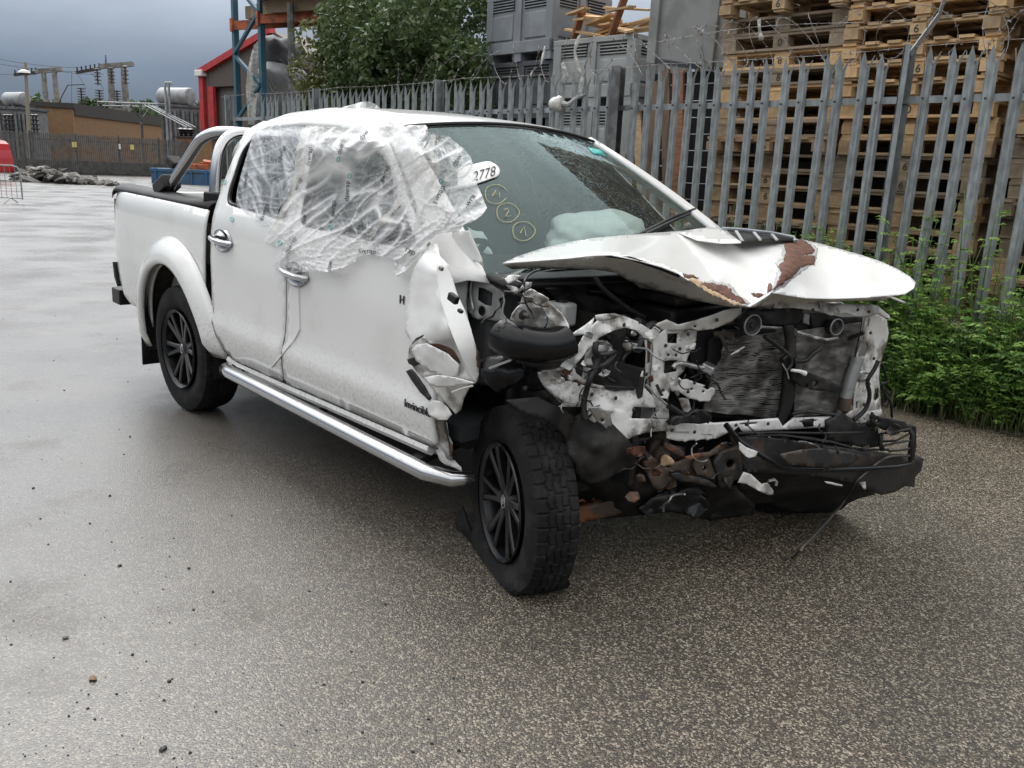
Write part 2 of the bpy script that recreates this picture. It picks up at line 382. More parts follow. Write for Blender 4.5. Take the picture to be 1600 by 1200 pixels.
def brickx(m, t, b, N, Lk, vec):
    br = N('ShaderNodeTexBrick'); br.inputs['Color1'].default_value = (.30, .165, .075, 1); br.inputs['Color2'].default_value = (.24, .125, .06, 1); br.inputs['Mortar'].default_value = (.22, .16, .10, 1)
    br.inputs['Scale'].default_value = 1; br.inputs['Brick Width'].default_value = .225; br.inputs['Row Height'].default_value = .075; br.inputs['Mortar Size'].default_value = .01
    mp_ = N('ShaderNodeMapping'); mp_.inputs['Rotation'].default_value = (rad(90), 0, rad(90)); Lk(vec, mp_.inputs[0]); Lk(mp_.outputs[0], br.inputs['Vector']); Lk(br.outputs['Color'], b.inputs['Base Color'])
mat('brick', (.3, .16, .07), .85, extra=brickx)
def leafm(name, c, c2, tr=.35):
    m = bpy.data.materials.new(name); m.use_nodes = True; t = m.node_tree; t.nodes.clear(); N = t.nodes.new; Lk = t.links.new
    o = N('ShaderNodeOutputMaterial'); d = N('ShaderNodeBsdfPrincipled'); tr_ = N('ShaderNodeBsdfTranslucent'); x = N('ShaderNodeMixShader'); x.inputs[0].default_value = tr
    g = N('ShaderNodeNewGeometry'); r = N('ShaderNodeMix'); r.data_type = 'RGBA'; r.inputs[6].default_value = (*c, 1); r.inputs[7].default_value = (*c2, 1)
    Lk(g.outputs['Random Per Island'], r.inputs[0]); Lk(r.outputs[2], d.inputs['Base Color']); Lk(r.outputs[2], tr_.inputs['Color']); d.inputs['Roughness'].default_value = .42
    Lk(d.outputs[0], x.inputs[1]); Lk(tr_.outputs[0], x.inputs[2]); Lk(x.outputs[0], o.inputs[0]); M[name] = m
leafm('weed_leaf', (.12, .25, .042), (.27, .40, .09)); leafm('weed_dark', (.07, .16, .035), (.15, .26, .06)); leafm('weed_yellow', (.35, .32, .05), (.22, .26, .05))
leafm('bush_leaf', (.042, .080, .024), (.125, .175, .065), .28); leafm('bush_yellow', (.14, .15, .035), (.09, .11, .03), .3); leafm('far_leaf', (.055, .10, .035), (.10, .15, .055), .2)
leafm('seed_head', (.45, .45, .30), (.35, .38, .24)); leafm('grass_blade', (.09, .13, .05), (.22, .22, .11))
def glassm(name, tint, refl=1.0, dirt=0.0):
    m = bpy.data.materials.new(name); m.use_nodes = True; t = m.node_tree; t.nodes.clear(); N = t.nodes.new; Lk = t.links.new
    o = N('ShaderNodeOutputMaterial'); tr_ = N('ShaderNodeBsdfTransparent'); tr_.inputs[0].default_value = (*tint, 1)
    gl = N('ShaderNodeBsdfGlossy'); gl.inputs['Roughness'].default_value = .03; gl.inputs[0].default_value = (.58, .72, .72, 1)
    fr = N('ShaderNodeFresnel'); fr.inputs[0].default_value = 1.52; mu = N('ShaderNodeMath'); mu.operation = 'MULTIPLY'; mu.inputs[1].default_value = refl; mu.use_clamp = True
    c = N('ShaderNodeTexCoord'); vo = N('ShaderNodeTexVoronoi'); vo.inputs['Scale'].default_value = 95; Lk(c.outputs['Object'], vo.inputs['Vector'])
    r = N('ShaderNodeMapRange'); r.inputs[1].default_value = .08; r.inputs[2].default_value = .38; r.inputs[3].default_value = 1; r.inputs[4].default_value = 0; Lk(vo.outputs['Distance'], r.inputs[0])
    bp = N('ShaderNodeBump'); bp.inputs['Strength'].default_value = .22; bp.inputs['Distance'].default_value = .004; Lk(r.outputs[0], bp.inputs['Height']); Lk(bp.outputs[0], gl.inputs['Normal']); Lk(bp.outputs[0], fr.inputs['Normal'])
    Lk(fr.outputs[0], mu.inputs[0]); x = N('ShaderNodeMixShader'); Lk(mu.outputs[0], x.inputs[0]); Lk(tr_.outputs[0], x.inputs[1]); Lk(gl.outputs[0], x.inputs[2])
    df = N('ShaderNodeBsdfDiffuse'); df.inputs[0].default_value = (.5, .58, .56, 1); y = N('ShaderNodeMixShader'); y.inputs[0].default_value = dirt; Lk(x.outputs[0], y.inputs[1]); Lk(df.outputs[0], y.inputs[2]); Lk(y.outputs[0], o.inputs[0]); M[name] = m
glassm('windscreen', (.86, .95, .92), 1.5, .03); glassm('dark_glass', (.10, .12, .12), 1.2)
def sheetm(name, lo, hi, sc, tint, bmp=.15):
    m = bpy.data.materials.new(name); m.use_nodes = True; t = m.node_tree; t.nodes.clear(); N = t.nodes.new; Lk = t.links.new
    o = N('ShaderNodeOutputMaterial'); tr_ = N('ShaderNodeBsdfTransparent'); pb = N('ShaderNodeBsdfPrincipled'); pb.inputs['Base Color'].default_value = (*tint, 1); pb.inputs['Roughness'].default_value = .16; pb.inputs['Specular IOR Level'].default_value = .7
    tl = N('ShaderNodeBsdfTranslucent'); tl.inputs[0].default_value = (*tint, 1); m0 = N('ShaderNodeMixShader'); m0.inputs[0].default_value = .3; Lk(pb.outputs[0], m0.inputs[1]); Lk(tl.outputs[0], m0.inputs[2])
    c = N('ShaderNodeTexCoord'); n = N('ShaderNodeTexNoise'); n.inputs['Scale'].default_value = sc; n.inputs['Detail'].default_value = 3; n.inputs['Distortion'].default_value = .8; Lk(c.outputs['Object'], n.inputs['Vector'])
    r = N('ShaderNodeMapRange'); r.inputs[1].default_value = .35; r.inputs[2].default_value = .68; r.inputs[3].default_value = lo; r.inputs[4].default_value = lo+(hi-lo)*.22; Lk(n.outputs['Fac'], r.inputs[0])
    at = N('ShaderNodeAttribute'); at.attribute_name = 'fold'; mu = N('ShaderNodeMath'); mu.operation = 'MULTIPLY_ADD'; mu.use_clamp = True; mu.inputs[1].default_value = hi-lo; Lk(at.outputs['Fac'], mu.inputs[0]); Lk(r.outputs[0], mu.inputs[2])
    n2 = N('ShaderNodeTexNoise'); n2.inputs['Scale'].default_value = sc*2.4; n2.inputs['Detail'].default_value = 2; n2.inputs['Distortion'].default_value = 1.5; Lk(c.outputs['Object'], n2.inputs['Vector'])
    bp = N('ShaderNodeBump'); bp.inputs['Strength'].default_value = bmp; bp.inputs['Distance'].default_value = .02; Lk(n2.outputs['Fac'], bp.inputs['Height']); Lk(bp.outputs[0], pb.inputs['Normal'])
    x = N('ShaderNodeMixShader'); Lk(mu.outputs[0], x.inputs[0]); Lk(tr_.outputs[0], x.inputs[1]); Lk(m0.outputs[0], x.inputs[2]); Lk(x.outputs[0], o.inputs[0]); M[name] = m
sheetm('clear_film', .09, .92, 6, (.84, .86, .90)); sheetm('milky_film', .13, 1.0, 4, (.87, .875, .88)); sheetm('old_film', .7, .95, 3, (.60, .60, .57)); sheetm('fold_film', .42, .95, 7, (.84, .825, .78))
def asphalt():
    m = bpy.data.materials.new('asphalt'); m.use_nodes = True; t = m.node_tree; b = t.nodes['Principled BSDF']; N = t.nodes.new; Lk = t.links.new
    c = N('ShaderNodeTexCoord'); vec = c.outputs['Object']
    vo = N('ShaderNodeTexVoronoi'); vo.inputs['Scale'].default_value = 175; Lk(vec, vo.inputs['Vector'])
    sp = N('ShaderNodeSeparateColor'); Lk(vo.outputs['Color'], sp.inputs[0])
    cr = N('ShaderNodeValToRGB'); Lk(sp.outputs[0], cr.inputs[0]); e = cr.color_ramp.elements
    e[0].position = 0; e[0].color = (.022, .018, .014, 1); e[1].position = 1; e[1].color = (.46, .40, .315, 1)
    for p, v in ((.3, (.034, .024, .014, 1)), (.55, (.070, .051, .031, 1)), (.74, (.15, .115, .074, 1))): q = e.new(p); q.color = v
    big = N('ShaderNodeTexNoise'); big.inputs['Scale'].default_value = .55; big.inputs['Detail'].default_value = 6; Lk(vec, big.inputs['Vector'])
    br = N('ShaderNodeMapRange'); br.inputs[1].default_value = .3; br.inputs[2].default_value = .7; br.inputs[3].default_value = .52; br.inputs[4].default_value = 1.25; Lk(big.outputs['Fac'], br.inputs[0])
    sc_ = N('ShaderNodeVectorMath'); sc_.operation = 'SCALE'; Lk(cr.outputs[0], sc_.inputs[0]); Lk(br.outputs[0], sc_.inputs['Scale']); b.inputs['Roughness'].default_value = .5
    # water lies deepest on the open yard, away from the fence side
    sx = N('ShaderNodeSeparateXYZ'); Lk(vec, sx.inputs[0])
    dx = N('ShaderNodeMath'); dx.operation = 'MULTIPLY_ADD'; dx.inputs[1].default_value = -.35; dx.inputs[2].default_value = 0; Lk(sx.outputs[0], dx.inputs[0])
    dy = N('ShaderNodeMath'); dy.operation = 'MULTIPLY_ADD'; dy.inputs[1].default_value = -.42; Lk(sx.outputs[1], dy.inputs[0]); Lk(dx.outputs[0], dy.inputs[2])
    ad = N('ShaderNodeMath'); ad.operation = 'MULTIPLY_ADD'; ad.inputs[1].default_value = 2.2; Lk(big.outputs['Fac'], ad.inputs[0]); Lk(dy.outputs[0], ad.inputs[2])
    wet = N('ShaderNodeMapRange'); wet.interpolation_type = 'SMOOTHSTEP'; wet.inputs[1].default_value = -.3; wet.inputs[2].default_value = 1.7; Lk(ad.outputs[0], wet.inputs[0])
    fm = N('ShaderNodeMix'); fm.data_type = 'RGBA'; fm.inputs[7].default_value = (.085, .08, .075, 1); ff = N('ShaderNodeMath'); ff.operation = 'MULTIPLY'; ff.inputs[1].default_value = .72; Lk(wet.outputs[0], ff.inputs[0]); Lk(ff.outputs[0], fm.inputs[0]); Lk(sc_.outputs[0], fm.inputs[6]); Lk(fm.outputs[2], b.inputs['Base Color'])   # base colour evened towards grey where the wet mask is high
    bp = N('ShaderNodeBump'); bp.inputs['Distance'].default_value = .006; iv = N('ShaderNodeMath'); iv.operation = 'SUBTRACT'; iv.inputs[0].default_value = 1; Lk(vo.outputs['Distance'], iv.inputs[1]); Lk(iv.outputs[0], bp.inputs['Height'])
    bs_ = N('ShaderNodeMapRange'); bs_.inputs[3].default_value = .85; bs_.inputs[4].default_value = .30; Lk(wet.outputs[0], bs_.inputs[0]); Lk(bs_.outputs[0], bp.inputs['Strength']); Lk(bp.outputs[0], b.inputs['Normal'])
    b.inputs['Coat Weight'].default_value = 1; b.inputs['Coat IOR'].default_value = 1.52
    cw = N('ShaderNodeMapRange'); cw.inputs[3].default_value = .42; cw.inputs[4].default_value = 1.0; Lk(wet.outputs[0], cw.inputs[0])
    # patches that stand proud of the water, and long scuffs
    pn = N('ShaderNodeTexNoise'); pn.inputs['Scale'].default_value = 1.1; pn.inputs['Detail'].default_value = 7; pn.inputs['Roughness'].default_value = .62; Lk(vec, pn.inputs['Vector'])
    pm = N('ShaderNodeMapRange'); pm.interpolation_type = 'SMOOTHSTEP'; pm.inputs[1].default_value = .50; pm.inputs[2].default_value = .70; pm.inputs[3].default_value = 1; pm.inputs[4].default_value = .32; Lk(pn.outputs['Fac'], pm.inputs[0])
    pw = N('ShaderNodeMath'); pw.operation = 'MULTIPLY'; Lk(cw.outputs[0], pw.inputs[0]); Lk(pm.outputs[0], pw.inputs[1]); Lk(pw.outputs[0], b.inputs['Coat Weight'])
    rr = N('ShaderNodeMapRange'); rr.inputs[3].default_value = .42; rr.inputs[4].default_value = .32; Lk(wet.outputs[0], rr.inputs[0])
    qn = N('ShaderNodeTexNoise'); qn.inputs['Scale'].default_value = .8; qn.inputs['Detail'].default_value = 5; Lk(vec, qn.inputs['Vector'])
    qm = N('ShaderNodeMapRange'); qm.inputs[1].default_value = .35; qm.inputs[2].default_value = .65; qm.inputs[3].default_value = .55; qm.inputs[4].default_value = 1.25; Lk(qn.outputs['Fac'], qm.inputs[0])
    qw = N('ShaderNodeMath'); qw.operation = 'MULTIPLY'; Lk(rr.outputs[0], qw.inputs[0]); Lk(qm.outputs[0], qw.inputs[1]); Lk(qw.outputs[0], b.inputs['Coat Roughness'])
    b2 = N('ShaderNodeBump'); b2.inputs['Distance'].default_value = .005; Lk(iv.outputs[0], b2.inputs['Height']); b3 = N('ShaderNodeMapRange'); b3.inputs[3].default_value = .38; b3.inputs[4].default_value = .14; Lk(wet.outputs[0], b3.inputs[0]); Lk(b3.outputs[0], b2.inputs['Strength']); Lk(b2.outputs[0], b.inputs['Coat Normal'])
    M['asphalt'] = m
asphalt()
# ================================================================== SETTING
rnd = random.Random(7)
def struct(o): o['kind'] = 'structure'; return o
g = MB(); g.quad((-1500, -1500, 0), (1500, -1500, 0), (1500, 1500, 0), (-1500, 1500, 0))
struct(g.build('ground', M['asphalt'], smooth=None))
mat('soil', (.05, .04, .03), .8, col2=(.09, .075, .05), ns=14, bump=.5, bs=60)
def verge():
    b = MB(); xs = np.linspace(-10, 7, 120); V = []; F = []
    for i, x in enumerate(xs):
        e = 3.12 + .13*mnoise.noise(Vector((x*1.3, 0, 0))) + .05*mnoise.noise(Vector((x*6, 3, 0)))
        for j, (y, z) in enumerate(((e, .004), (e+.12, .02), (3.5, .035), (4.0, .02))): V.append((x, y, z+.01*mnoise.noise(Vector((x*5, y*5, 1)))*(j > 0)))
    for i in range(len(xs)-1):
        for j in range(3): a = i*4+j; F.append((a, a+4, a+5, a+1))
    b.add(V, F); struct(b.build('verge', M['soil']))
verge()
def GP(px, dep, z=0.0):                              # a place on the ground below a pixel column at a depth
    yh = 265.7+(px-800)*.0428; p = WD(px, yh, dep); return Vector((p[0], p[1], z))
def HZ(px, py, dep): return float(WD(px, py, dep)[2])

# ---------------------------------------------------------------- far yard: substation
def far_fence():
    x0 = -58.0; root = empty('palisade_fence', (x0, 14, 0), 0, 'long grey-brown palisade fence in front of the brick substation', 'fence')
    b = MB(); y = -8.0; k = 0
    while y < 34:
        h = 2.62+.03*rnd.random(); wd = .085
        yy = y-14; b.add([(0, yy, .1), (0, yy+wd, .1), (0, yy+wd, h-.1), (0, yy+wd/2, h), (0, yy, h-.1), (.02, yy+wd/2, .1)], [(0, 1, 2, 3, 4)]); y += .125; k += 1
    o = b.build('pales', M['far_fence'], root, smooth=None, solid=.02); o['kind'] = 'stuff'
    for z in (.55, 2.2):
        b = MB(); b.box((-.05, -6+ .0, z), (.05, 32, .06)); b.build('rail', M['galv_dark'], root)
    for yy in np.arange(-20, 20, 2.75):
        b = MB(); b.box((-.09, yy, 1.35), (.1, .1, 2.7)); b.build('post', M['galv_dark'], root)
    b = MB(); b.box((-.2, -6, .45), (.15, 32, .9)); b.build('kick_board', M['far_fence'], root)
    for px, py in ((114, 226), (118, 226), (187, 229), (205, 230), (208, 230)):
        p = W(px, py, 'x', x0+.05); b = MB(); b.box((.05, p[1]-14, p[2]), (.02, .13, .34)); b.build('warning_sign', M['warning_yellow'] if px != 187 else M['label_white'], root)
far_fence()
def brick_block(name, pa, da, pb, db, ztop, depth, label, par=.9):
    a, b_ = GP(pa, da), GP(pb, db); d = (b_-a).normalized(); n = Vector((-d.y, d.x, 0))
    if n.dot(Vector((CAM[0]-a.x, CAM[1]-a.y, 0))) > 0: n = -n
    root = empty(name, a, 0, label, 'building'); ln = (b_-a).length
    R = Matrix((d, n, Vector((0, 0, 1)))).transposed()
    def bx(nm, c, s, m_): q = MB(); q.box((R @ Vector(c)), s, R); q.build(nm, m_, root)
    bx('wall', (ln/2, depth/2, (ztop-par)/2), (ln, depth, ztop-par), M['brick'])
    if par: bx('parapet', (ln/2, depth/2, ztop-par/2+.003), (ln+.25, depth+.25, par), M['parapet'])
    return root
brick_block('switch_house', 120, 71, 264, 90, 5.35, 7, 'low brown brick switch house with a dark parapet', .95)
brick_block('brick_annexe', 64, 69, 119, 70, 5.0, 5, 'short square brick annexe joined beside the switch house', .12)
brick_block('brick_outhouse', -60, 74, 12, 74, 4.1, 5, 'plain brick outhouse behind the grey transformer', .12)
brick_block('brick_kiosk', 277, 62, 332, 62, 2.9, 3, 'small brick kiosk with three dark insulators on top', .1)
for px in (285, 292, 300):
    o = MB(); p = GP(px, 63.0, 2.9)
    o.lathe([(.02, 0), (.22, .1), (.1, .16), (.28, .3), (.14, .36), (.3, .52), (.1, .62), (0, .62)], 10, p); tag(o.build('insulator', M['insulator']), 'squat dark insulator on the small brick kiosk', 'insulator', 'insulators on the kiosk')
def portal(posts, beam, arm, dep, label):
    root = empty('concrete_gantry', GP(posts[0][0], dep), 0, label, 'gantry'); o = root.location
    for (xa, ya, xb, yb, w_) in posts:
        a = Vector(WD(xa, ya, dep)); b_ = Vector((a.x, a.y, 0)); q = MB(); q.tube([b_-o, a-o], [.42*w_, .26*w_], 8); q.build('column', M['concrete'], root)
    a, b_ = Vector(WD(beam[0], beam[1], dep)), Vector(WD(beam[2], beam[3], dep)); q = MB(); q.bar(a-o, b_-o, .5, .45); q.build('beam', M['concrete'], root)
    a, b_ = Vector(WD(arm[0], arm[1], dep)), Vector(WD(arm[2], arm[3], dep)); q = MB(); q.bar(a-o, b_-o, .2, .3)
    for t in np.linspace(.05, .95, 6): c = a.lerp(b_, t)-o; q.box(c+Vector((0, 0, .3)), (.12, .12, .45))
    q.build('cross_arm', M['dark_metal'], root); return root
portal([(68, 113, 73, 168, 1), (85, 112, 89, 167, 1)], (56, 111.5, 96, 108.5), (22, 117, 58, 113), 95, 'twin-column concrete gantry beside the wooden lamp pole')
pr2 = portal([(172, 107, 177, 158, 1.15), (193, 105, 200, 160, 1.15)], (156, 104, 208, 100), (119, 113.5, 157, 107), 88, 'twin-column concrete gantry hung with dark insulator strings')
q = MB(); a = Vector(WD(165, 86, 88)); b_ = Vector(WD(165.5, 104, 88)); q.tube([a-pr2.location, b_-pr2.location], [.05, .12], 5); q.build('lightning_rod', M['dark_metal'], pr2)
def ins_string(px, y0, y1, dep, n, label, grp, r=.32):
    a, b_ = HZ(px, y0, dep), HZ(px, y1, dep); h = (a-b_); pf = [(.03, 0)]
    for i in range(n): z = h*(i+.3)/n; pf += [(.06, z), (r, z+.05), (r*.95, z+.12), (.07, z+h/n*.55)]
    pf += [(.05, h), (0, h)]; q = MB(); p = GP(px, dep, b_); q.lathe(pf, 9, p); tag(q.build('insulator', M['insulator']), label, 'insulator', grp)
for px, y0, y1 in ((161, 109, 136), (182.5, 108, 134), (204, 105, 135)): ins_string(px, y0, y1, 88, 5, 'dark string insulator hanging from the concrete gantry beam', 'insulator strings on the gantry', .36)
for px, y0, y1 in ((134, 139, 168), (162, 142, 170), (189, 143, 170)): ins_string(px, y0, y1, 84, 7, 'dark upright post insulator standing behind the switch house parapet', 'post insulators over the switch house', .42)
for px, dep, label in ((134, 84, 0), (162, 84, 0), (189, 84, 0)):
    q = MB(); q.box(GP(px, dep, (HZ(px, 168, dep))/2), (.5, .5, HZ(px, 168, dep))); tag(q.build('plinth', M['concrete']), 'concrete plinth under an upright post insulator', 'plinth', 'plinths of the post insulators')
def pole():
    dep = 61; o = GP(45, dep); root = empty('lamp_pole', o, 0, 'wooden lamp pole with a pale lamp and thin crossbar', 'pole')
    a = Vector(WD(39.5, 98, dep)); q = MB(); q.tube([(0, 0, 0), a-o], [.17, .10], 8); q.build('shaft', M['pole_wood'], root)
    c = Vector(WD(38, 113, dep))-o; q = MB(); q.lathe([(0, -.08), (.42, -.05), (.36, .1), (.15, .18), (0, .2)], 10, c); q.build('lamp', M['label_white'], root)
    q = MB(); q.bar(Vector(WD(24, 116, dep))-o, Vector(WD(56, 115, dep))-o, .08, .1); q.build('crossbar', M['dark_metal'], root)
pole()
def tank(pa, pb, yc, r, dep, boxpx, label):
    a, b_ = GP(pa, dep, HZ(pa, yc, dep)), GP(pb, dep, HZ(pa, yc, dep)); b_ = b_ + Vector((1.5, 0, 0)); d = (b_-a).normalized()
    root = empty('transformer', GP((boxpx[0]+boxpx[1])/2, dep), 0, label, 'transformer'); o = root.location
    q = MB(); n = 14; q.tube([a-o-d*.05, a-o, a-o+d*.1, b_-o-d*.1, b_-o, b_-o+d*.05], [r*.6, r*.92, r, r, r*.92, r*.6], 18); q.build('oil_tank', M['tank'], root)
    zt = HZ(boxpx[0], boxpx[2], dep); pa_, pb_ = GP(boxpx[0], dep), GP(boxpx[1], dep); c = (pa_+pb_)/2-o; ln = (pb_-pa_).length; an = math.atan2((pb_-pa_).y, (pb_-pa_).x)
    q = MB(); q.box(c+Vector((0, 0, zt/2)), (ln, 2.4, zt), (0, 0, an)); q.build('housing', M['substation_grey'], root)
    q = MB(); q.box(c+Vector((0, 0, zt+.1)), (ln+.3, 2.7, .2), (0, 0, an)); q.build('lid', M['galv_dark'], root)
    q = MB(); q.box((a+b_)/2-o-Vector((0, 0, r*.5+(HZ(pa, yc, dep)-zt)/4)), (.6, .6, (HZ(pa, yc, dep)-zt))); q.build('bracket', M['galv_dark'], root)
    t = (pb_-pa_).normalized(); nn = Vector((-t.y, t.x, 0)); nn = nn if nn.dot(Vector((CAM[0]-pa_.x, CAM[1]-pa_.y, 0))) > 0 else -nn
    for i in range(9):
        p = pa_-o+t*(ln*(i+.5)/9)+nn*1.28; q = MB(); q.bar(p+Vector((0, 0, .4)), p+Vector((0, 0, zt-.3)), .16, .16, t); q.build('cooling_fin', M['substation_grey'] if i % 2 else M['galv_dark'], root)
    return root, c, zt, t, nn
tank(19, 37, 156.5, .52, 66, (10, 66, 172), 'grey finned transformer with a pale oil tank behind the red van')
tank(258, 291, 152.5, .72, 72, (264, 322, 169), 'grey finned transformer with a silver oil tank by the red shed')
for i, (px, cols) in enumerate(((17, 3), (60, 2))):
    for c in range(cols):
        ins_string(px-4+c*5, 178, 212, 63.5, 5, 'dark stacked insulator in front of the grey transformer', 'insulators by the finned transformer', .2)
q = MB()
for px in (264, 269.5):
    q.tube([GP(px, 67, 0), GP(px, 67, HZ(px, 134, 67)), GP(px+1.6, 67, HZ(px, 131.5, 67)), GP(px+4, 67, HZ(px, 131.5, 67)), GP(px+5, 67, HZ(px, 134, 67))], .10, 7)
tag(q.build('vent_pipes', M['tank']), 'pair of grey hooked vent pipes beside the silver oil tank', 'pipes')
for k, (pa, ya, pb, yb, dep, r) in enumerate(((152, 159, 262, 163, 70, .06), (160, 165, 290, 168, 70, .055), (226, 164, 292, 199, 68, .05), (232, 164, 299, 199, 68, .05), (238, 165, 306, 199, 68, .05))):
    q = MB(); q.tube([WD(pa, ya, dep), WD(pb, yb, dep-4*(k > 1))], r, 6)
    tag(q.build('busbar_pipe', M['tank']), ['long level busbar pipe over the switch house parapet', 'lower level busbar pipe over the switch house parapet', 'slanting busbar pipe running down to the brick kiosk'][min(k, 2)], 'pipe', 'busbar pipes' if k > 1 else None)
q = MB(); z = HZ(224, 166, 69); p = GP(224, 69)
q.tube([p, p+Vector((0, 0, z))], .11, 6); q.tube([p+Vector((0, 0, z-1.1)), p+Vector((-.3, .9, z))], .05, 5); q.tube([p+Vector((0, 0, z-1.1)), p+Vector((.3, -.9, z))], .05, 5)
tag(q.build('busbar_support', M['galv_dark']), 'grey forked post holding up the busbar pipes', 'post')
for k, (x0, y0, x1, y1, sag) in enumerate(((-40, 84, 130, 106, 5), (-40, 92, 120, 112, 4), (-40, 112, 57, 117, 2), (96, 112, 162, 116, 1.5), (119, 113, 134, 139, -2), (139, 112, 162, 140, -3), (92, 160, 106, 133, -1), (106, 133, 132, 132, 0), (112, 112, 112, 165, 0))):
    pts = []
    for t in np.linspace(0, 1, 13): p = WD(x0+(x1-x0)*t, y0+(y1-y0)*t+sag*4*t*(1-t), 86); pts.append(p)
    q = MB(); q.tube(pts, .022 if k not in (6, 7) else .06, 4)
    tag(q.build('overhead_wire', M['dark_metal']), 'thin dark overhead wire strung between the concrete gantries', 'wire', 'overhead wires of the substation')

# ---------------------------------------------------------------- trees on the skyline
def leaf_cloud(cents, n, size, seed, squash=.8):
    r = np.random.RandomState(seed); V = []; F = []
    for (c, rd) in cents:
        for i in range(int(n*(rd[0]*rd[1]*rd[2])**.5)):
            d = r.normal(size=3); d /= np.linalg.norm(d); rr = r.uniform(.45, 1.0)**.5
            p = np.array(c)+d*np.array(rd)*rr*(1+.18*mnoise.noise(Vector(d*2.5)+Vector((seed, 0, 0))))
            a = r.normal(size=3); a /= np.linalg.norm(a); b = np.cross(a, r.normal(size=3)); b /= np.linalg.norm(b)+1e-9
            s = size*r.uniform(.6, 1.3); k = len(V)
            V += [tuple(p-a*s), tuple(p+b*s*.42), tuple(p+a*s), tuple(p-b*s*.42)]; F += [(k, k+1, k+2, k+3)]
    me = bpy.data.meshes.new('leaves'); me.from_pydata(V, [], F); me.update(); return me
def far_tree(px, ytop, dep, wpx, seed):
    o = GP(px, dep); h = HZ(px, ytop, dep); rw = wpx/FPX*dep/2
    root = empty('skyline_tree', o, 0, 'round green tree on the skyline behind the substation', 'tree', 'trees on the skyline')
    q = MB(); q.tube([(0, 0, 0), (0, 0, h*.7)], [.4, .15], 6); q.build('trunk', M['bark'], root)
    rr = random.Random(seed); cs = [((rr.uniform(-.6, .6)*rw, rr.uniform(-.6, .6)*rw, h*rr.uniform(.45, .8)), (rw*.6, rw*.6, h*.24)) for _ in range(7)]
    link('crown', leaf_cloud(cs, 90, .55, seed), M['far_leaf'], root)
for i, (px, yt, wp) in enumerate(((-10, 168, 60), (30, 165, 60), (55, 150, 46), (84, 155, 50), (118, 164, 60), (146, 149, 44), (180, 162, 60), (215, 162, 50), (243, 158, 55), (280, 163, 50), (306, 158, 40), (330, 160, 50))):
    far_tree(px, yt, 130+8*(i % 3), wp, 50+i)

# ---------------------------------------------------------------- red shed
def shed():
    da, db = 68.0, 63.0; SQ = 1.75; a, b_ = GP(323, da), GP(432, db); d = (b_-a).normalized(); n = Vector((-d.y, d.x, 0)); n = n if n.dot(Vector((CAM[0]-a.x, CAM[1]-a.y, 0))) > 0 else -n
    root = empty('red_shed', a, 0, 'brown clad shed with bright red trim and a roller shutter', 'shed'); R = Matrix((d, n, Vector((0, 0, 1)))).transposed(); ln = (b_-a).length
    ze = HZ(323, 118, da); zr = ze+ln*.30
    def P(u, v, z): return R @ Vector((u, v, z))
    # corrugated gable: real ridges, with the doorway left open
    d0, d1, dz = .42*SQ, 2.6*SQ, HZ(340, 139, da)
    for nm, ua, ub, za in (('cladding', .08, d0, 0), ('cladding', d1, ln, 0), ('cladding', d0, d1, dz)):
        q = MB(); us = np.arange(ua, ub, .08)
        V = []; F = []
        for i, u in enumerate(us): off = .05 if (int(u/.16) % 2) else 0; V += [P(u, off, za), P(u, off, ze+u*.30)]
        for i in range(len(us)-1): F.append((2*i, 2*i+2, 2*i+3, 2*i+1))
        q.add(V, F); q.build(nm, M['brown_cladding'], root, smooth=None)
    q = MB(); q.box(P(.05, 0, ze/2), (.30*SQ, .34*SQ, ze), R); q.build('corner_post', M['red_paint'], root)
    q = MB(); q.bar(P(-.25, .1, ze+.02), P(ln, .1, zr+.05), .34*SQ, .26*SQ); q.build('verge_trim', M['red_paint'], root)
    q = MB(); q.box(P(d0+.2*SQ, .04, dz/2), (.4*SQ, .25, dz), R); q.build('door_jamb', M['red_paint'], root)
    q = MB(); us = np.arange(0, dz, .09); V = []; F = []
    for i, z in enumerate(us): off = -.5+.02*(i % 2); V += [P(d0+.2, off, z), P(d1, off, z)]
    for i in range(len(us)-1): F.append((2*i, 2*i+1, 2*i+3, 2*i+2))
    q.add(V, F); q.build('roller_shutter', M['shutter'], root, smooth=None)
    q = MB(); q.box(P(d0+.2+.005, -.27, dz/2), (.02, .5, dz), R); q.build('door_reveal', M['red_paint'], root)
    q = MB(); q.prism([(-.2, ze-.05), (ln, zr-.05), (ln+6, ze-.05+0.0), (ln+6, 0), (ln, 0), (0, 0)][:3], -12, -.06, lambda u, z, v: tuple(P(u, v, z))); q.build('roof', M['brown_cladding'], root, smooth=None)
    q = MB(); q.quad(P(.02, -.05, 0), P(.02, -12, 0), P(.02, -12, ze), P(.02, -.05, ze)); q.build('side_wall', M['brown_cladding'], root, smooth=None)
    q = MB(); q.box(P(.12, .3, ze-.02), (.5*SQ, .3*SQ, .26*SQ), R); q.build('lamp', M['label_white'], root, bevel=.04)
shed()

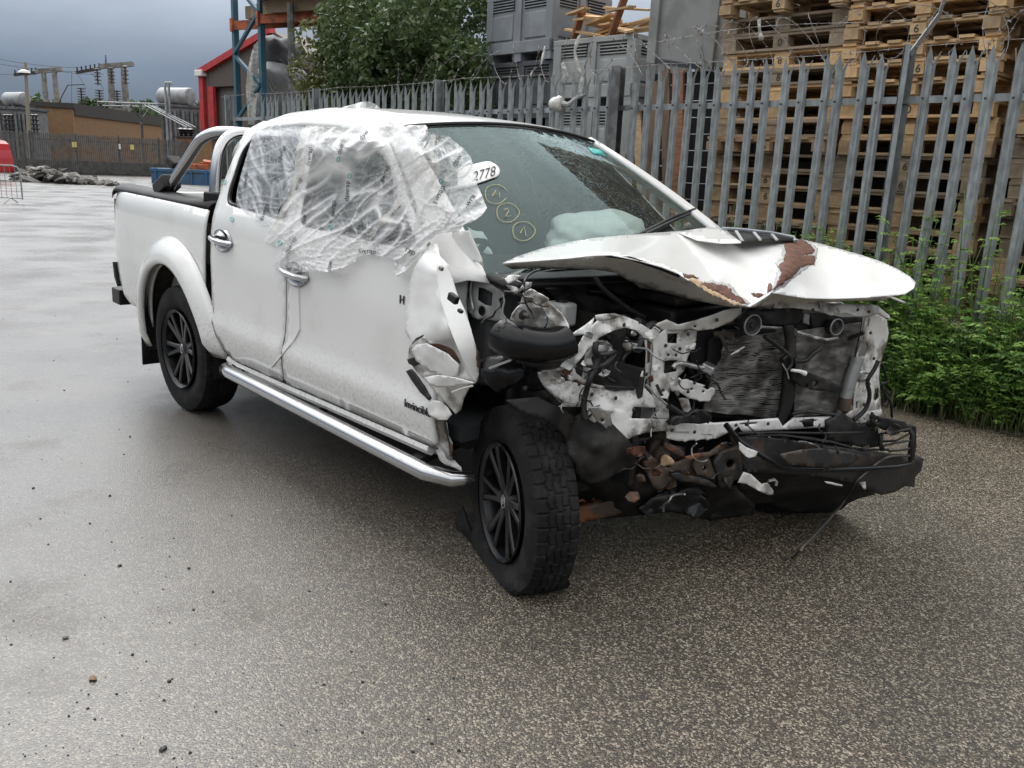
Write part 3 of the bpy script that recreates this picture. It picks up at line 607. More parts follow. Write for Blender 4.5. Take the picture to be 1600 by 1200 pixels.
# ---------------------------------------------------------------- things in the far yard
def van():
    c = GP(-53, 41); root = empty('red_van', c, 0, 'red van parked beside the rubble heap, rear window showing', 'van'); u = Vector(rt).normalized(); u.z = 0; u.normalize(); v = Vector((-u.y, u.x, 0))
    if v.dot(Vector((fw[0], fw[1], 0))) < 0: v = -v
    R = Matrix((u, v, Vector((0, 0, 1)))).transposed(); k = 41/FPX
    x1 = (18+43)*k-.12; H = 2.1
    prof = [(-2.6, .35), (x1-.06, .35), (x1, .6), (x1-.02, 1.15), (x1-.16, 1.72), (x1-.30, 1.86), (x1-.6, 1.92), (-2.0, 1.92), (-2.6, 1.3)]
    q = MB(); q.prism(prof, -.85, .85, lambda a, z, d: tuple(R @ Vector((a, d, z)))); q.build('body', M['van_red'], root, smooth=30, bevel=.05)
    q = MB(); q.prism([(x1-1.25, 1.2), (x1-.18, 1.12), (x1-.28, 1.66), (x1-1.25, 1.7)], -.87, -.852, lambda a, z, d: tuple(R @ Vector((a, d, z)))); q.build('side_window', M['dark_glass'], root)
    q = MB(); q.prism([(x1-.75, 1.25), (x1-.35, 1.25), (x1-.4, 1.6), (x1-.75, 1.62)], -.885, -.875, lambda a, z, d: tuple(R @ Vector((a, d, z)))); q.build('window_sticker', M['label_white'], root)
    q = MB(); q.box(R @ Vector((x1-.6, -.86, .62)), (1.2, .03, .05), R); q.build('trim_strip', M['label_white'], root)
    for xx in (x1-.55, -1.4):
        q = MB(); q.lathe([(.05, -.12), (.28, -.12), (.34, -.08), (.34, .08), (.28, .12), (.05, .12)], 18, R @ Vector((xx, -.8, .34)), 'y', rot=R); q.build('wheel', M['rubber'], root)
    q = MB(); q.box(R @ Vector((x1+.01, -.6, 1.0)), (.04, .2, .5), R); q.build('tail_lamp', M['red_lamp'], root)
van()
def barrier():
    a, b_ = Vector(W(-20, 317, 'z', 0)), Vector(W(36, 318.5, 'z', 0)); a.z = b_.z = 0; o = b_; d = (a-b_).normalized(); root = empty('crowd_barrier', o, 0, 'galvanised steel crowd barrier in front of the red van', 'barrier'); H = 1.05; Lb = 2.3
    q = MB(); q.tube([(0, 0, .12), (0, 0, H-.15), tuple(d*.06+Vector((0, 0, H-.04))), tuple(d*.18+Vector((0, 0, H))), tuple(d*Lb+Vector((0, 0, H)))], .021, 8); q.tube([(0, 0, .16), tuple(d*Lb+Vector((0, 0, .16)))], .018, 8); q.build('frame', M['galv'], root)
    for i in range(1, 18):
        q = MB(); p = d*(i*.13); q.tube([p+Vector((0, 0, .16)), p+Vector((0, 0, H))], .008, 5); q.build('bar', M['galv'], root)
    n = Vector((-d.y, d.x, 0))
    for s in (-1, 1):
        q = MB(); q.tube([d*.3+Vector((0, 0, .16)), d*.3+n*.3*s+d*.1*s+Vector((0, 0, .015))], .014, 6); q.build('foot', M['galv'], root)
barrier()
def rock(r, seed):
    b = bmesh.new(); bmesh.ops.create_icosphere(b, subdivisions=1, radius=1); rr = random.Random(seed); sx, sy, sz = rr.uniform(.6, 1.4), rr.uniform(.6, 1.2), rr.uniform(.25, .6)
    for v in b.verts: v.co = Vector((v.co.x*sx, v.co.y*sy, v.co.z*sz))*r*rr.uniform(.75, 1.2)
    me = bpy.data.meshes.new('rock'); b.to_mesh(me); b.free(); return me
rocks = [rock(1, 300+i) for i in range(8)]
for me in rocks: me.materials.append(M['rubble'])
rr = random.Random(3)
hp = empty('rubble_heap', GP(90, 42), 0, 'heap of broken grey concrete slabs beside the red van', 'rubble')
for i in range(170):
    px = rr.uniform(22, 182); env = 1.15*max(0, 1-abs(px-62)/62)+.30*max(0, 1-abs(px-110)/90); h = env*rr.random(); dep = 41+rr.uniform(-1.5, 2.5)
    p = GP(px, dep, h*.5+.04)-hp.location; o = link('slab', rocks[i % 8], None, hp); o.location = p; o.scale = [rr.uniform(.18, .5)*(.45 if px > 140 else 1)]*3; o.rotation_euler = (rr.uniform(-.5, .5), rr.uniform(-.5, .5), rr.uniform(0, 6))
def skip():
    dep = 47; a, b_ = GP(243, dep), GP(335, dep); d = (b_-a).normalized(); n = Vector((-d.y, d.x, 0)); R = Matrix((d, n, Vector((0, 0, 1)))).transposed(); ln = (b_-a).length
    root = empty('blue_skip', a, 0, 'low blue steel skip standing along the far palisade fence', 'skip'); z0 = .35
    zt = HZ(290, 264, dep)
    q = MB(); q.box(R @ Vector((ln/2, 0, zt-.1)), (ln, 1.8, .18), R); q.build('rim', M['skip_blue'], root, bevel=.02)
    q = MB(); q.box(R @ Vector((ln*.5, 0, zt/2-.05)), (ln*.97, 1.7, zt-.1), R); q.build('body', M['skip_blue'], root)
    for u in (.1, .4, .7, .95): q = MB(); q.box(R @ Vector((ln*u, -.92, zt/2)), (.08, .06, zt-.02), R); q.build('rib', M['skip_blue'], root)
    q = MB(); q.box((0, 0, .14), (1.3, .8, .28)); q.box((.5, .1, .38), (.5, .5, .22), (.2, .1, .3)); q.bar((-.9, .1, .12), (.9, .3, .5), .12, .1)
    o = q.build('orange_machine', M['orange_paint'], None, bevel=.02); o.location = a+R @ Vector((ln*.72, 0, zt)); o.rotation_euler = (0, 0, math.atan2(d.y, d.x)); tag(o, 'orange steel machine part lying on the blue skip', 'machine')
    q = MB(); q.box((0, 0, .28), (.9, .7, .5), (0, .5, 0)); o = q.build('dark_drum', M['dusty_black'], None, bevel=.1); o.location = a+R @ Vector((ln*.33, 0, zt)); tag(o, 'dark slumped bundle lying on the blue skip', 'bundle')
skip()

# ---------------------------------------------------------------- pallet rack with its load
def rack():
    d1, d2 = 18.6, 17.6; a, b_ = GP(371.5, d1), GP(411, d2); root = empty('pallet_rack', a, 0, 'blue upright pallet rack with orange beams beside the bush', 'rack'); o = a; H = 6.2
    b_ = Vector((b_.x, b_.y, 0)); d = (b_-a).normalized()
    for p in (a, b_):
        q = MB(); n = Vector((-d.y, d.x, 0))
        q.bar(p-o, p-o+Vector((0, 0, H)), .13, .012, n); q.bar(p-o+n*.05+d*.06, p-o+n*.05+d*.06+Vector((0, 0, H)), .012, .1, n); q.bar(p-o+n*.05-d*.06, p-o+n*.05-d*.06+Vector((0, 0, H)), .012, .1, n)
        q.build('upright', M['blue_paint'], root)
    zs = [HZ(368, 190, 18.6), HZ(408, 135, 17.6), HZ(368, 90, 18.6), HZ(408, 28, 17.6), HZ(368, -20, 18.6)]
    for i in range(4):
        p0, p1 = ((a, b_) if i % 2 == 0 else (b_, a)); q = MB(); q.bar(p0-o+Vector((0, 0, zs[i])), p1-o+Vector((0, 0, zs[i+1])), .065, .065); q.build('brace', M['blue_paint'], root)
    zb = HZ(408, 38, 17.6); run = (GP(600, 16.2)-b_); run.z = 0; run = run.normalized()
    for p, zz in ((a, 0), (b_, 0)):
        q = MB(); q.bar(p-o+Vector((0, 0, zb)), p-o+run*4.6+Vector((0, 0, zb)), .06, .18); q.build('beam', M['orange_paint'], root)
        q = MB(); q.bar(p-o+Vector((0, 0, zb-.12)), p-o+Vector((0, 0, zb+.14)), .10, .11, d); q.build('beam_end', M['orange_paint'], root)
    q = MB(); p = GP(459, 16.8); q.tube([p-o, p-o+Vector((0, 0, HZ(459, 15, 16.8)))], .07, 8); q.build('steel_post', M['galv_dark'], root)
    # load: timber deck on the beams, white boards on that, bags below
    dk = empty('timber_deck', b_+Vector((0, 0, zb+.07)), 0, 'weathered timber deck lying on the orange rack beams', 'deck'); n = Vector((-run.y, run.x, 0))
    n = d
    for i in range(5):
        q = MB(); s = run*.35-d*(.29*i)+d*.1; q.bar(s+Vector((0, 0, .12)), s+run*4.1+Vector((0, 0, .12)), .28, .24); q.build('plank', M['wood2'], dk)
    wb = MB(); wb.box((0, 0, .35), (4.3, 1.5, .7)); o2 = wb.build('white_board_stack', M['tank'], None, bevel=.02); o2.location = b_+run*2.75-d*.5+Vector((0, 0, zb+.32)); o2.rotation_euler = (0, 0, math.atan2(run.y, run.x)); tag(o2, 'pale stack of boards on top of the timber deck', 'boards')
    # dark load on lower level
    for k, (px, y0, y1, dep, w_, m_, lb) in enumerate(((440, 66, 118, 18.9, .8, 'dark_bin', 'dark wrapped load hanging below the orange beams'), (440, 110, 196, 18.6, 1.0, 'substation_grey', 'grey bulging sack stored on the blue rack'))):
        z0, z1 = HZ(px, y1, dep), HZ(px, y0, dep); b = bmesh.new(); bmesh.ops.create_icosphere(b, subdivisions=3, radius=1)
        for v in b.verts:
            c = v.co; e = 4.5; l = (abs(c.x)**e+abs(c.y)**e+abs(c.z)**e)**(1/e); c /= l; v.co = Vector((c.x*w_/2, c.y*w_/2, c.z*(z1-z0)/2))*(1+.34*mnoise.noise(c*2.2+Vector((k*5, 0, 0))))
        me = bpy.data.meshes.new('sack'); b.to_mesh(me); b.free(); o3 = link('sack', me, M[m_], None, 180); o3.location = GP(px, dep, (z0+z1)/2); tag(o3, lb, 'sack')
    q = MB(); p = GP(440, 18.6); zq = HZ(440, 194, 18.6); q.box((p.x, p.y, zq/2), (1.0, 1.0, zq)); tag(q.build('crate_base', M['dark_bin']), 'dark crate standing under the grey bulging sack', 'crate')
    # torn film hanging
    me_pts = [(403, 64), (397, 70), (392, 85), (387, 110), (384, 135), (386, 160), (388, 195), (398, 195), (401, 160), (403, 130), (404, 95)]
    P, F = cdt([(x, -y) for x, y in me_pts], (), 4); V = []
    for x, y in P: dd = 17.4+.15*mnoise.noise(Vector((x*.25, y*.03, 0)))+.05*mnoise.noise(Vector((x*.6, y*.05, 3))); V.append(tuple(WD(x, -y, dd)))
    me = bpy.data.meshes.new('film'); me.from_pydata(V, [], F); tag(link('torn_film', me, M['old_film'], None, 180, .004), 'long torn strip of pale film hanging from the blue rack', 'film')
rack()

# ---------------------------------------------------------------- palisade fence along the pallet yard
FY, FTOP = 3.60, 2.48
def pale_mesh():
    # W-shaped section, the head cut to three points and the outer two splayed
    w_, dpt = .039, .024
    sec = [(-w_, dpt), (-w_*.62, 0), (-w_*.28, 0), (0, -.010), (w_*.28, 0), (w_*.62, 0), (w_, dpt)]
    q = MB(); zt = FTOP-.13; V = []; t = .003
    for z in (.06, zt): V += [(x, y, z) for x, y in sec]
    F = [(i, i+1, i+8, i+7) for i in range(6)]
    n = len(V)
    V += [(-w_*.62, -.004, zt+.05), (0, -.012, zt+.13), (w_*.62, -.004, zt+.05)]                # middle point
    F += [(8, 9, n+1, n), (9, 10, n+1), (10, 11, n+1), (11, 12, n+2, n+1)]
    V += [(-w_*1.5, dpt+.012, zt+.10), (w_*1.5, dpt+.012, zt+.10)]
    F += [(7, 8, n+3), (12, 13, n+4)]
    q.add(V, F); me = q.mesh('pale', [M['galv']]); return me
def bolt_mesh():
    q = MB(); q.lathe([(0, -.012), (.008, -.011), (.009, 0)], 8, (0, -.012, 2.13), 'y'); q.lathe([(0, -.012), (.008, -.011), (.009, 0)], 8, (0, -.012, .42), 'y'); return q.mesh('bolt', [M['dark_metal']])
pm, bm_ = pale_mesh(), bolt_mesh()
POSTS = [4.97, 2.22, -.47, -3.2, -5.95, -8.7]
fence = empty('palisade_fence', (0, FY, 0), 0, 'galvanised palisade fence with pointed pales between truck and pallet stacks', 'fence')
x = 4.2; k = 0; rf = random.Random(5)
while x > -7.7:
    if all(abs(x-p) > .06 for p in POSTS):
        o = link('pale', pm, None, fence); o.modifiers.new('thickness', 'SOLIDIFY').thickness = .003; o.location = (x+rf.uniform(-.006, .006), 0, rf.uniform(-.015, .01)); o.rotation_euler = (rf.uniform(-.006, .006), rf.uniform(-.01, .01), rf.uniform(-.08, .08))
        if x > -4:
            b = link('bolt', bm_, None, o)
    x -= .155
for z in (2.13, .42):
    for i in range(len(POSTS)-1):
        q = MB(); xa, xb = POSTS[i+1], POSTS[i]; xb = min(xb, 4.3)
        q.box(((xa+xb)/2, .028, z), (xb-xa, .006, .05)); q.box(((xa+xb)/2, .05, z+.022), (xb-xa, .045, .006)); q.build('rail', M['galv'], fence, smooth=None)
for i, xp in enumerate(POSTS[1:]):
    q = MB(); h = 2.50
    q.box((xp-.018, -.01, h/2), (.006, .11, h)); q.box((xp-.0, -.062, h/2), (.045, .006, h)); q.box((xp, .045, h/2), (.045, .006, h))
    if i == 1: q.box((xp, -.0655, h/2), (.11, .004, h))
    q.build('post', M['galv' if i != 1 else 'galv_dark'], fence, smooth=None)
    if i: continue
    q = MB(); q.bar((xp, .0, 2.44), (xp+.08, .20, 2.72), .05, .008, (1, 0, 0)); q.bar((xp+.08, .20, 2.72), (xp+.12, .22, 3.05), .05, .008, (1, 0, 0)); q.build('cranked_arm', M['galv'], fence, smooth=None)
# barbed wire: loose coils, a straight strand and hanging tangles
def barbed(name, pts, label, r=.002, barb=.09, seed=0, grp=None):
    q = MB(); q.tube(pts, r, 5); rr = random.Random(seed); acc = 0
    for a, b in zip(pts[:-1], pts[1:]):
        a, b = Vector(a), Vector(b); acc += (b-a).length
        if acc > barb:
            acc = 0
            for _ in range(2):
                d = Vector((rr.gauss(0, 1), rr.gauss(0, 1), rr.gauss(0, 1))).normalized()*.016; q.bar(a-d, a+d, .004, .004)
            q.box(a, (.008, .008, .008), (rr.random()*3, rr.random()*3, 0))
    return tag(q.build(name, M['wire'], None, smooth=None), label, 'wire', grp)
barbed('barbed_wire', [(x, FY+.03+.01*math.sin(x*5), 2.5-.02*abs(math.sin(x*1.16))) for x in np.arange(-9, 3.9, .05)], 'single straight barbed strand along the tops of the pales', seed=1)
barbed('barbed_wire', [(x, FY+.22, 2.74+.03*math.sin(x*2.1)) for x in np.arange(-.6, 3.9, .05)], 'single high barbed strand in front of the pallet stacks', seed=2)
def coil(x0, x1, turns, seed, label, rad_=.17):
    rr = random.Random(seed); P = []
    n = int(turns*22)
    for i in range(n):
        t = i/n; a = 2*math.pi*turns*t; r = rad_*(1+.35*mnoise.noise(Vector((t*turns*1.2, seed, 0))))
        P.append((x0+(x1-x0)*t+.16*math.cos(a*.97+seed)+.05*mnoise.noise(Vector((t*9, seed, 4))), FY+.10+.10*math.sin(a), 2.62+r*math.cos(a)+.05*mnoise.noise(Vector((t*7, 2, seed)))))
    return barbed('barbed_wire', P, label, .0021, .075, seed)
coil(-4.3, -2.4, 5, 1, 'loose barbed coil over the fence by the dark crates', .15)
coil(-2.4, -.6, 5, 2, 'tangled barbed coil over the fence before the pale bin', .20)
coil(-.6, .4, 3, 3, 'loose barbed coil over the fence before the tilted grey panel', .17)
coil(.3, 1.5, 5, 4, 'tangled barbed coil over the fence before the widest pallet stack', .19)
coil(1.5, 2.9, 4, 5, 'sprawling barbed coil over the fence round the cranked arm', .22)
coil(2.7, 3.6, 3, 6, 'barbed coil over the fence before the frayed pallet stack', .20)
# scraps of film caught on the wire
def scrap(name, pts, label, wd=.03, m='old_film'):
    q = MB(); V = []; F = []
    P = [Vector(p) for p in pts]
    n = 0; D = []
    for a, b in zip(P[:-1], P[1:]):
        for t in np.linspace(0, 1, 5)[:-1]: D.append(a.lerp(b, t))
    D.append(P[-1])
    for i, p in enumerate(D):
        e = wd*(1+.5*mnoise.noise(p*9)); o = Vector((e, .3*e*math.sin(i), .3*e)); V += [p-o, p+Vector((0, .02*math.sin(i*1.7), 0)), p+o]
    for i in range(len(D)-1): a = i*3; F += [(a, a+1, a+4, a+3), (a+1, a+2, a+5, a+4)]
    q.add(V, F); return tag(q.build(name, M[m], None, smooth=180, solid=.002), label, 'film scrap')
YW = FY-.06
def WF(px, py): return W(px, py, 'y', YW)
scrap('film_scrap', [WF(851, 72), WF(846, 100), WF(832, 110), WF(829, 122)], 'white twisted film scrap on the wire beside the pale bin', .012, 'glove_white')
scrap('film_scrap', [WF(878, 98), WF(884, 112), WF(880, 125), WF(872, 132)], 'pale ragged film scrap above the white mirror shell', .022)
scrap('film_scrap', [WF(905, 55), WF(898, 80), WF(902, 105), WF(910, 118), WF(908, 140), WF(901, 152)], 'long grey film scrap hanging down the pales', .022)
scrap('film_scrap', [WF(1186, 30), WF(1187, 48), WF(1190, 62)], 'small frayed film scrap before the pallet stack', .016)
def mirror_shell():
    root = empty('mirror_shell', Vector(W(870, 162, 'y', FY-.12)), .2, 'white broken mirror shell hooked on the palisade fence', 'mirror shell')
    b = bmesh.new(); bmesh.ops.create_icosphere(b, subdivisions=3, radius=1)
    for v in b.verts:
        c = v.co.copy(); x = c.x*.085*(1.0 if c.x > 0 else 1.05); x = min(x, .062); z = c.z*.068*(1+.25*(c.x > .2)); v.co = Vector((x, c.y*.07, z))
    me = bpy.data.meshes.new('shell'); b.to_mesh(me); b.free(); link('shell', me, M['white_paint'], root, 50)
    q = MB(); q.tube([(.06, 0, 0), (.13, .01, -.01), (.20, .03, .05), (.30, .05, .09)], [.03, .026, .018, .008], 8); q.build('arm', M['pale_bin'], root)
mirror_shell()

# ---------------------------------------------------------------- pallets
BLK = {}
def pallet_parts(kind, wi):
    key = (kind, wi)
    if key in BLK: return BLK[key]
    wd, bl = M['wood%d' % wi], M['woodblock%d' % wi]; P = []
    def bx(nm, c, s, m_): q = MB(); q.box((0, 0, 0), s); P.append((nm, q.mesh(nm, [m_]), c))
    if kind == 0:      # long side to the fence: 1.2 along x, 0.8 deep
        for x in (-.5275, 0, .5275):
            for y in (-.35, 0): bx('block', (x, y, .061), (.145, .10, .078), bl)
            bx('stringer', (x, 0, .111), (.145, .8, .022), wd)
        for y in (-.35, 0): bx('bottom_board', (0, y, .011), (1.2, .10, .022), wd)
        for y in (-.33, -.165, 0, .165, .33): bx('deck_board', (0, y, .133), (1.2, .12, .022), wd)
    else:              # board ends to the fence
        for x in (-.5275, 0, .5275):
            for y in (-.45, 0): bx('block', (x, y, .061), (.12, .145, .078), bl)
            bx('bottom_board', (x, 0, .011), (.10, 1.0, .022), wd)
        for y in (-.43, 0): bx('stringer', (0, y, .111), (1.2, .10, .022), wd)
        for i in range(7): bx('deck_board', (-.54+.18*i, 0, .133), (.11, 1.0, .022), wd)
    BLK[key] = P; return P
numm = {}
def num_mesh(t):
    if t not in numm: numm[t] = text_mesh(t, .085); numm[t].materials.append(M['number_ink'])
    return numm[t]
rp = random.Random(21)
ORD = 'lowest second third fourth fifth sixth seventh eighth ninth tenth eleventh twelfth thirteenth fourteenth fifteenth sixteenth seventeenth eighteenth nineteenth twentieth'.split() 
ORD += ['twenty-'+w_ for w_ in 'first second third fourth fifth sixth seventh eighth ninth'.split()] + ['thirtieth'] + ['thirty-'+w_ for w_ in 'first second third fourth fifth sixth seventh'.split()]
def stack(xc, yc, n, label, grp, pick, wob=.02, z0=.0):
    z = z0+.002
    for i in range(n):
        kind, wi = pick(i); root = empty('pallet', (xc+rp.uniform(-wob, wob), yc+rp.uniform(-wob, wob), z), rp.uniform(-.02, .02), label % ORD[i], 'pallet', grp)
        fb = []
        for nm, me, c in pallet_parts(kind, wi):
            o = link(nm, me, None, root); o.location = (c[0]+rp.uniform(-.004, .004), c[1]+rp.uniform(-.006, .006), c[2]); o.rotation_euler = (0, 0, rp.uniform(-.008, .008))
            if nm == 'block' and c[1] < -.2: fb.append((o, c))
        for o, c in fb[1:2] + ([fb[2]] if rp.random() < .3 else []):
            if rp.random() < .6:
                t = link('stencil', num_mesh(rp.choice(['6', '6', '6', '0', '8'])), None, o); t.rotation_euler = (rad(90), 0, 0); t.location = (rp.uniform(-.03, .03), -.0535 if kind == 0 else -.0755, 0)
        z += .1455+rp.uniform(0, .002)
    return z
stack(.81, 4.62, 37, '%s pallet from the ground in the stack beside the tilted grey panel', 'pallets in the stack beside the tilted grey panel', lambda i: (0 if i in (3, 4, 8, 14, 15, 16, 17, 18) else rp.choice((0, 1)), rp.choice((0, 1, 1, 2, 2)) if i < 14 else rp.choice((0, 0, 1, 2))))
stack(2.02, 4.66, 37, '%s pallet from the ground in the stack behind the cranked fence arm', 'pallets in the middle stack', lambda i: (1 if i > 14 or i in (2, 5, 6) else 0, rp.choice((0, 1, 2)) if i < 12 else rp.choice((0, 0, 0, 1))))
stack(3.36, 4.72, 33, '%s pallet from the ground in the weathered stack past the dark gap', 'pallets in the stack past the gap', lambda i: (rp.choice((0, 0, 1)), rp.choice((1, 2, 2))), .03)
stack(-1.35, 6.9, 29, '%s pallet from the ground in the stack behind the broken wood', 'pallets in the stack behind the broken wood', lambda i: (rp.choice((0, 1)), rp.choice((0, 0, 1))))
def light_blocker():  # added screen that keeps light from behind out of the pallet openings
    q = MB(); q.box((2.2, 5.62, 2.6), (4.0, .2, 5.2)); tag(q.build('light_blocker', M['void']), 'added dark screen blocking light behind the pallet stacks', 'wall')
light_blocker()
# ---------------------------------------------------------------- plastic bins, cage, leaning boards, broken wood
def bin_(c, rz, size, m_, label, grp=None, tilt=None):
    lx, ly, h = size; root = empty('plastic_bin', c, rz, label, 'bin', grp)
    if tilt: root.rotation_euler = tilt
    m = M[m_]; f = .10
    q = MB(); q.box((0, 0, f+(h-f)/2), (lx-.05, ly-.05, h-f)); q.build('body', m, root, bevel=.01)
    def wallframe(face):
        ax = face in 'ab'; Lw = lx if ax else ly; s = -1 if face in 'ac' else 1; off = (ly if ax else lx)/2-.02
        def bx(nm, u, z, du, dz, proud=.04, mm=m, bev=.006):
            q = MB(); cc = (u, s*off, z) if ax else (s*off, u, z); ss = (du, proud, dz) if ax else (proud, du, dz); q.box(cc, ss); q.build(nm, mm, root, bevel=bev)
        bx('rim', 0, h-.03, Lw, .06); bx('bottom_rail', 0, f+.07, Lw-.004, .14)
        for u in (-Lw/2+.06, 0, Lw/2-.06): bx('rib', u, f+(h-f)/2, .12 if u else .10, h-f-.004, .036)
        for sg in (-1, 1):
            cu = sg*Lw/4; wv = Lw/2-.20
            bx('vent_opening', cu, h-.135, wv, .13, .012, M['void'], 0)
            for i in range(4): bx('vent_slat', cu, h-.085-.034*i, wv, .012, .026, m, 0)
            bx('recessed_panel', cu, f+.14+(h-f-.36)/2, wv-.03, h-f-.42, .02, m, .008)
    wallframe('a'); wallframe('d')
    for u in (-lx/2+.08, 0, lx/2-.08):
        q = MB(); q.box((u, 0, f/2), (.13, ly-.02, f)); q.build('foot', m, root)
    return root
BX = (1.24, 1.0, .80)
xa = -3.42
bin_((xa, 5.55, 2.87), -.03, (1.26, 1.05, .82), 'grey_bin', 'slate grey plastic bin on top of the dark bins')
for i, z in enumerate((.47, 1.27, 2.07)): bin_((xa+.05, 5.55, z), 0, BX, 'dark_bin', 'dark plastic bin, %s in the column under the slate bin' % ORD[i].replace('third', 'topmost'), 'dark bins under the slate bin')
for i, z in enumerate((-.0, .76, 1.52, 2.28)): bin_((-2.03, 5.40, z), .02, (1.24, 1.0, .76), 'pale_bin', 'pale grey plastic bin topped with broken wood' if i == 3 else 'pale grey plastic bin, %s in the column under the broken wood' % ORD[i], None if i == 3 else 'pale bins under the topmost')
q = MB(); q.box((xa+.05, 5.55, .235), (1.2, 1.0, .468)); tag(q.build('timber_bearer', M['wood_dark']), 'dark timber bearer under the column of dark bins', 'timber')
rw_ = random.Random(9)
for i in range(26):
    l = rw_.uniform(.3, .75); q = MB(); q.box((0, 0, 0), (l, rw_.uniform(.07, .12), .022)); o = q.build('broken_board', M[rw_.choice(['wood0', 'wood0', 'wood1'])], None, smooth=None)
    o.location = (-2.03+rw_.uniform(-.36, .42), 5.2+rw_.uniform(-.3, .5), 3.08+.012*i*.9); o.rotation_euler = (rw_.uniform(-.3, .3), rw_.uniform(-.25, .25), rw_.uniform(-.6, .6)); tag(o, 'broken pallet board in the heap on the pale bin', 'board', 'broken boards on the pale bin')
for (p0, p1, lb) in (((-2.42, 5.0, 3.06), (-2.30, 5.02, 3.42), 'short red-brown stake at the slate bin end of the wood heap'), ((-1.80, 4.96, 3.06), (-1.62, 4.98, 3.52), 'tall red-brown stake leaning in the broken wood heap')):
    q = MB(); q.bar(p0, p1, .03, .10, (0, 1, 0)); tag(q.build('stake', M['wood_red'], None, smooth=None), lb, 'stake')
# tilted grey panel = a bin lid standing on edge
def lid():
    root = empty('bin_lid', (-.62, 4.95, 2.64), 0, 'large grey plastic panel standing tilted on the mesh cage', 'panel'); root.rotation_euler = (rad(12), rad(9), .05)
    q = MB(); q.box((0, 0, .55), (1.12, .05, 1.1)); q.build('sheet', M['pale_bin'], root, bevel=.01)
    for x, w_ in ((-.52, .12), (.2, .13)): q = MB(); q.box((x, -.035, .55), (w_, .06, 1.12)); q.build('rib', M['pale_bin'], root, bevel=.01)
    q = MB(); q.box((0, -.03, .02), (1.14, .05, .05)); q.build('lip', M['dark_bin'], root)
    q = MB(); q.box((.2, -.066, .86), (.10, .004, .035)); q.build('slot', M['void'], root)
lid()
def cage():
    root = empty('mesh_cage', (-.60, 5.0, 0), 0, 'dark wire mesh cage standing under the tilted grey panel', 'cage'); H = 2.62
    q = MB(); q.box((0, .35, H/2), (1.28, .5, H)); q.build('load', M['void'], root)
    for x in (-.64, -.2, .25, .64): q = MB(); q.tube([(x, 0, 0), (x, 0, H)], .012, 6); q.build('upright', M['galv_dark'], root)
    z = .1
    while z < H: q = MB(); q.tube([(-.64, 0, z), (.64, 0, z)], .006, 5); q.build('wire', M['galv'], root); z += .17
cage()
rl = random.Random(4)
for i, (px0, py0, px1, py1, wd_, m_, lb) in enumerate(((994, 170, 1006, 330, .11, 'wood1', 'pale leaning plank with a grey cap beside the dark post'), (1018, 130, 1020, 330, .16, 'wood_dark', 'wide dark leaning board behind the pales'), (1040, 110, 1043, 330, .10, 'wood_dark', 'narrow dark leaning board behind the pales'), (1060, 112, 1058, 330, .13, 'wood_red', 'red-brown leaning board behind the pales'), (1035, 150, 1070, 340, .08, 'wood_red', 'slanting red-brown batten crossing the leaning boards'))):
    a, b_ = Vector(W(px0, py0, 'y', 4.55)), Vector(W(px1, py1, 'y', 4.3)); d = b_-a; b_ = a+d*((a.z-.01)/(-d.z)) ; q = MB(); q.bar(a, b_, .03, wd_, (1, 0, 0)); tag(q.build('leaning_board', M[m_], None, smooth=None), lb, 'board')
q = MB(); a = Vector(W(994, 166, 'y', 4.5)); q.box(a, (.16, .06, .035), (0, -.25, 0)); tag(q.build('plank_cap', M['galv']), 'grey metal cap on the pale leaning plank', 'cap')

# ---------------------------------------------------------------- bush
def bush():
    root = empty('bush', (-5.9, 5.3, 0), 0, 'large dense green bush growing behind the palisade fence', 'bush'); r = np.random.RandomState(2)
    cs = []
    for i in range(64):
        a = r.uniform(0, 6.28); e = r.uniform(-.2, 1) ; rr_ = r.uniform(.35, 1)
        cs.append(((2.0*math.cos(a)*rr_, .85*math.sin(a)*rr_, 2.35+1.75*r.uniform(-1, 1)*math.sqrt(max(.05, 1-rr_*.55))), (r.uniform(.38, .62),)*3))
    for i in range(26): cs.append(((r.uniform(-2.0, 2.0), r.uniform(-1.0, .2), r.uniform(.4, 2.2)), (r.uniform(.35, .5),)*3))
    link('crown', leaf_cloud(cs, 3400, .055, 5), M['bush_leaf'], root)
    ys = [((-1.75+r.uniform(-.2, .25), -.5+r.uniform(-.4, .3), r.uniform(1.4, 3.4)), (r.uniform(.2, .36),)*3) for _ in range(16)]
    link('yellowing_fringe', leaf_cloud(ys, 1500, .05, 9), M['bush_yellow'], root)
    q = MB()
    for i in range(9):
        a = i*.7; q.tube([(.25*math.cos(a), .2*math.sin(a), 0), (.5*math.cos(a), .35*math.sin(a), 1.0), (1.2*math.cos(a+.3), .6*math.sin(a+.3), 2.2), (1.6*math.cos(a+.2), .8*math.sin(a), 3.3)], [.05, .04, .025, .01], 6)
    q.build('trunk', M['bark'], root)
    q = MB(); rr_ = random.Random(3)
    for i in range(26):
        p = Vector((-2.2+rr_.uniform(-.2, .3), -.7+rr_.uniform(-.2, .3), rr_.uniform(1.8, 3.1))); P = [p]
        for j in range(6): p = p+Vector((-rr_.uniform(.02, .16), rr_.uniform(-.06, .06), rr_.uniform(-.10, .13))); P.append(p)
        q.tube(P, .006, 4)
    q.build('twigs', M['bark'], root)
bush()

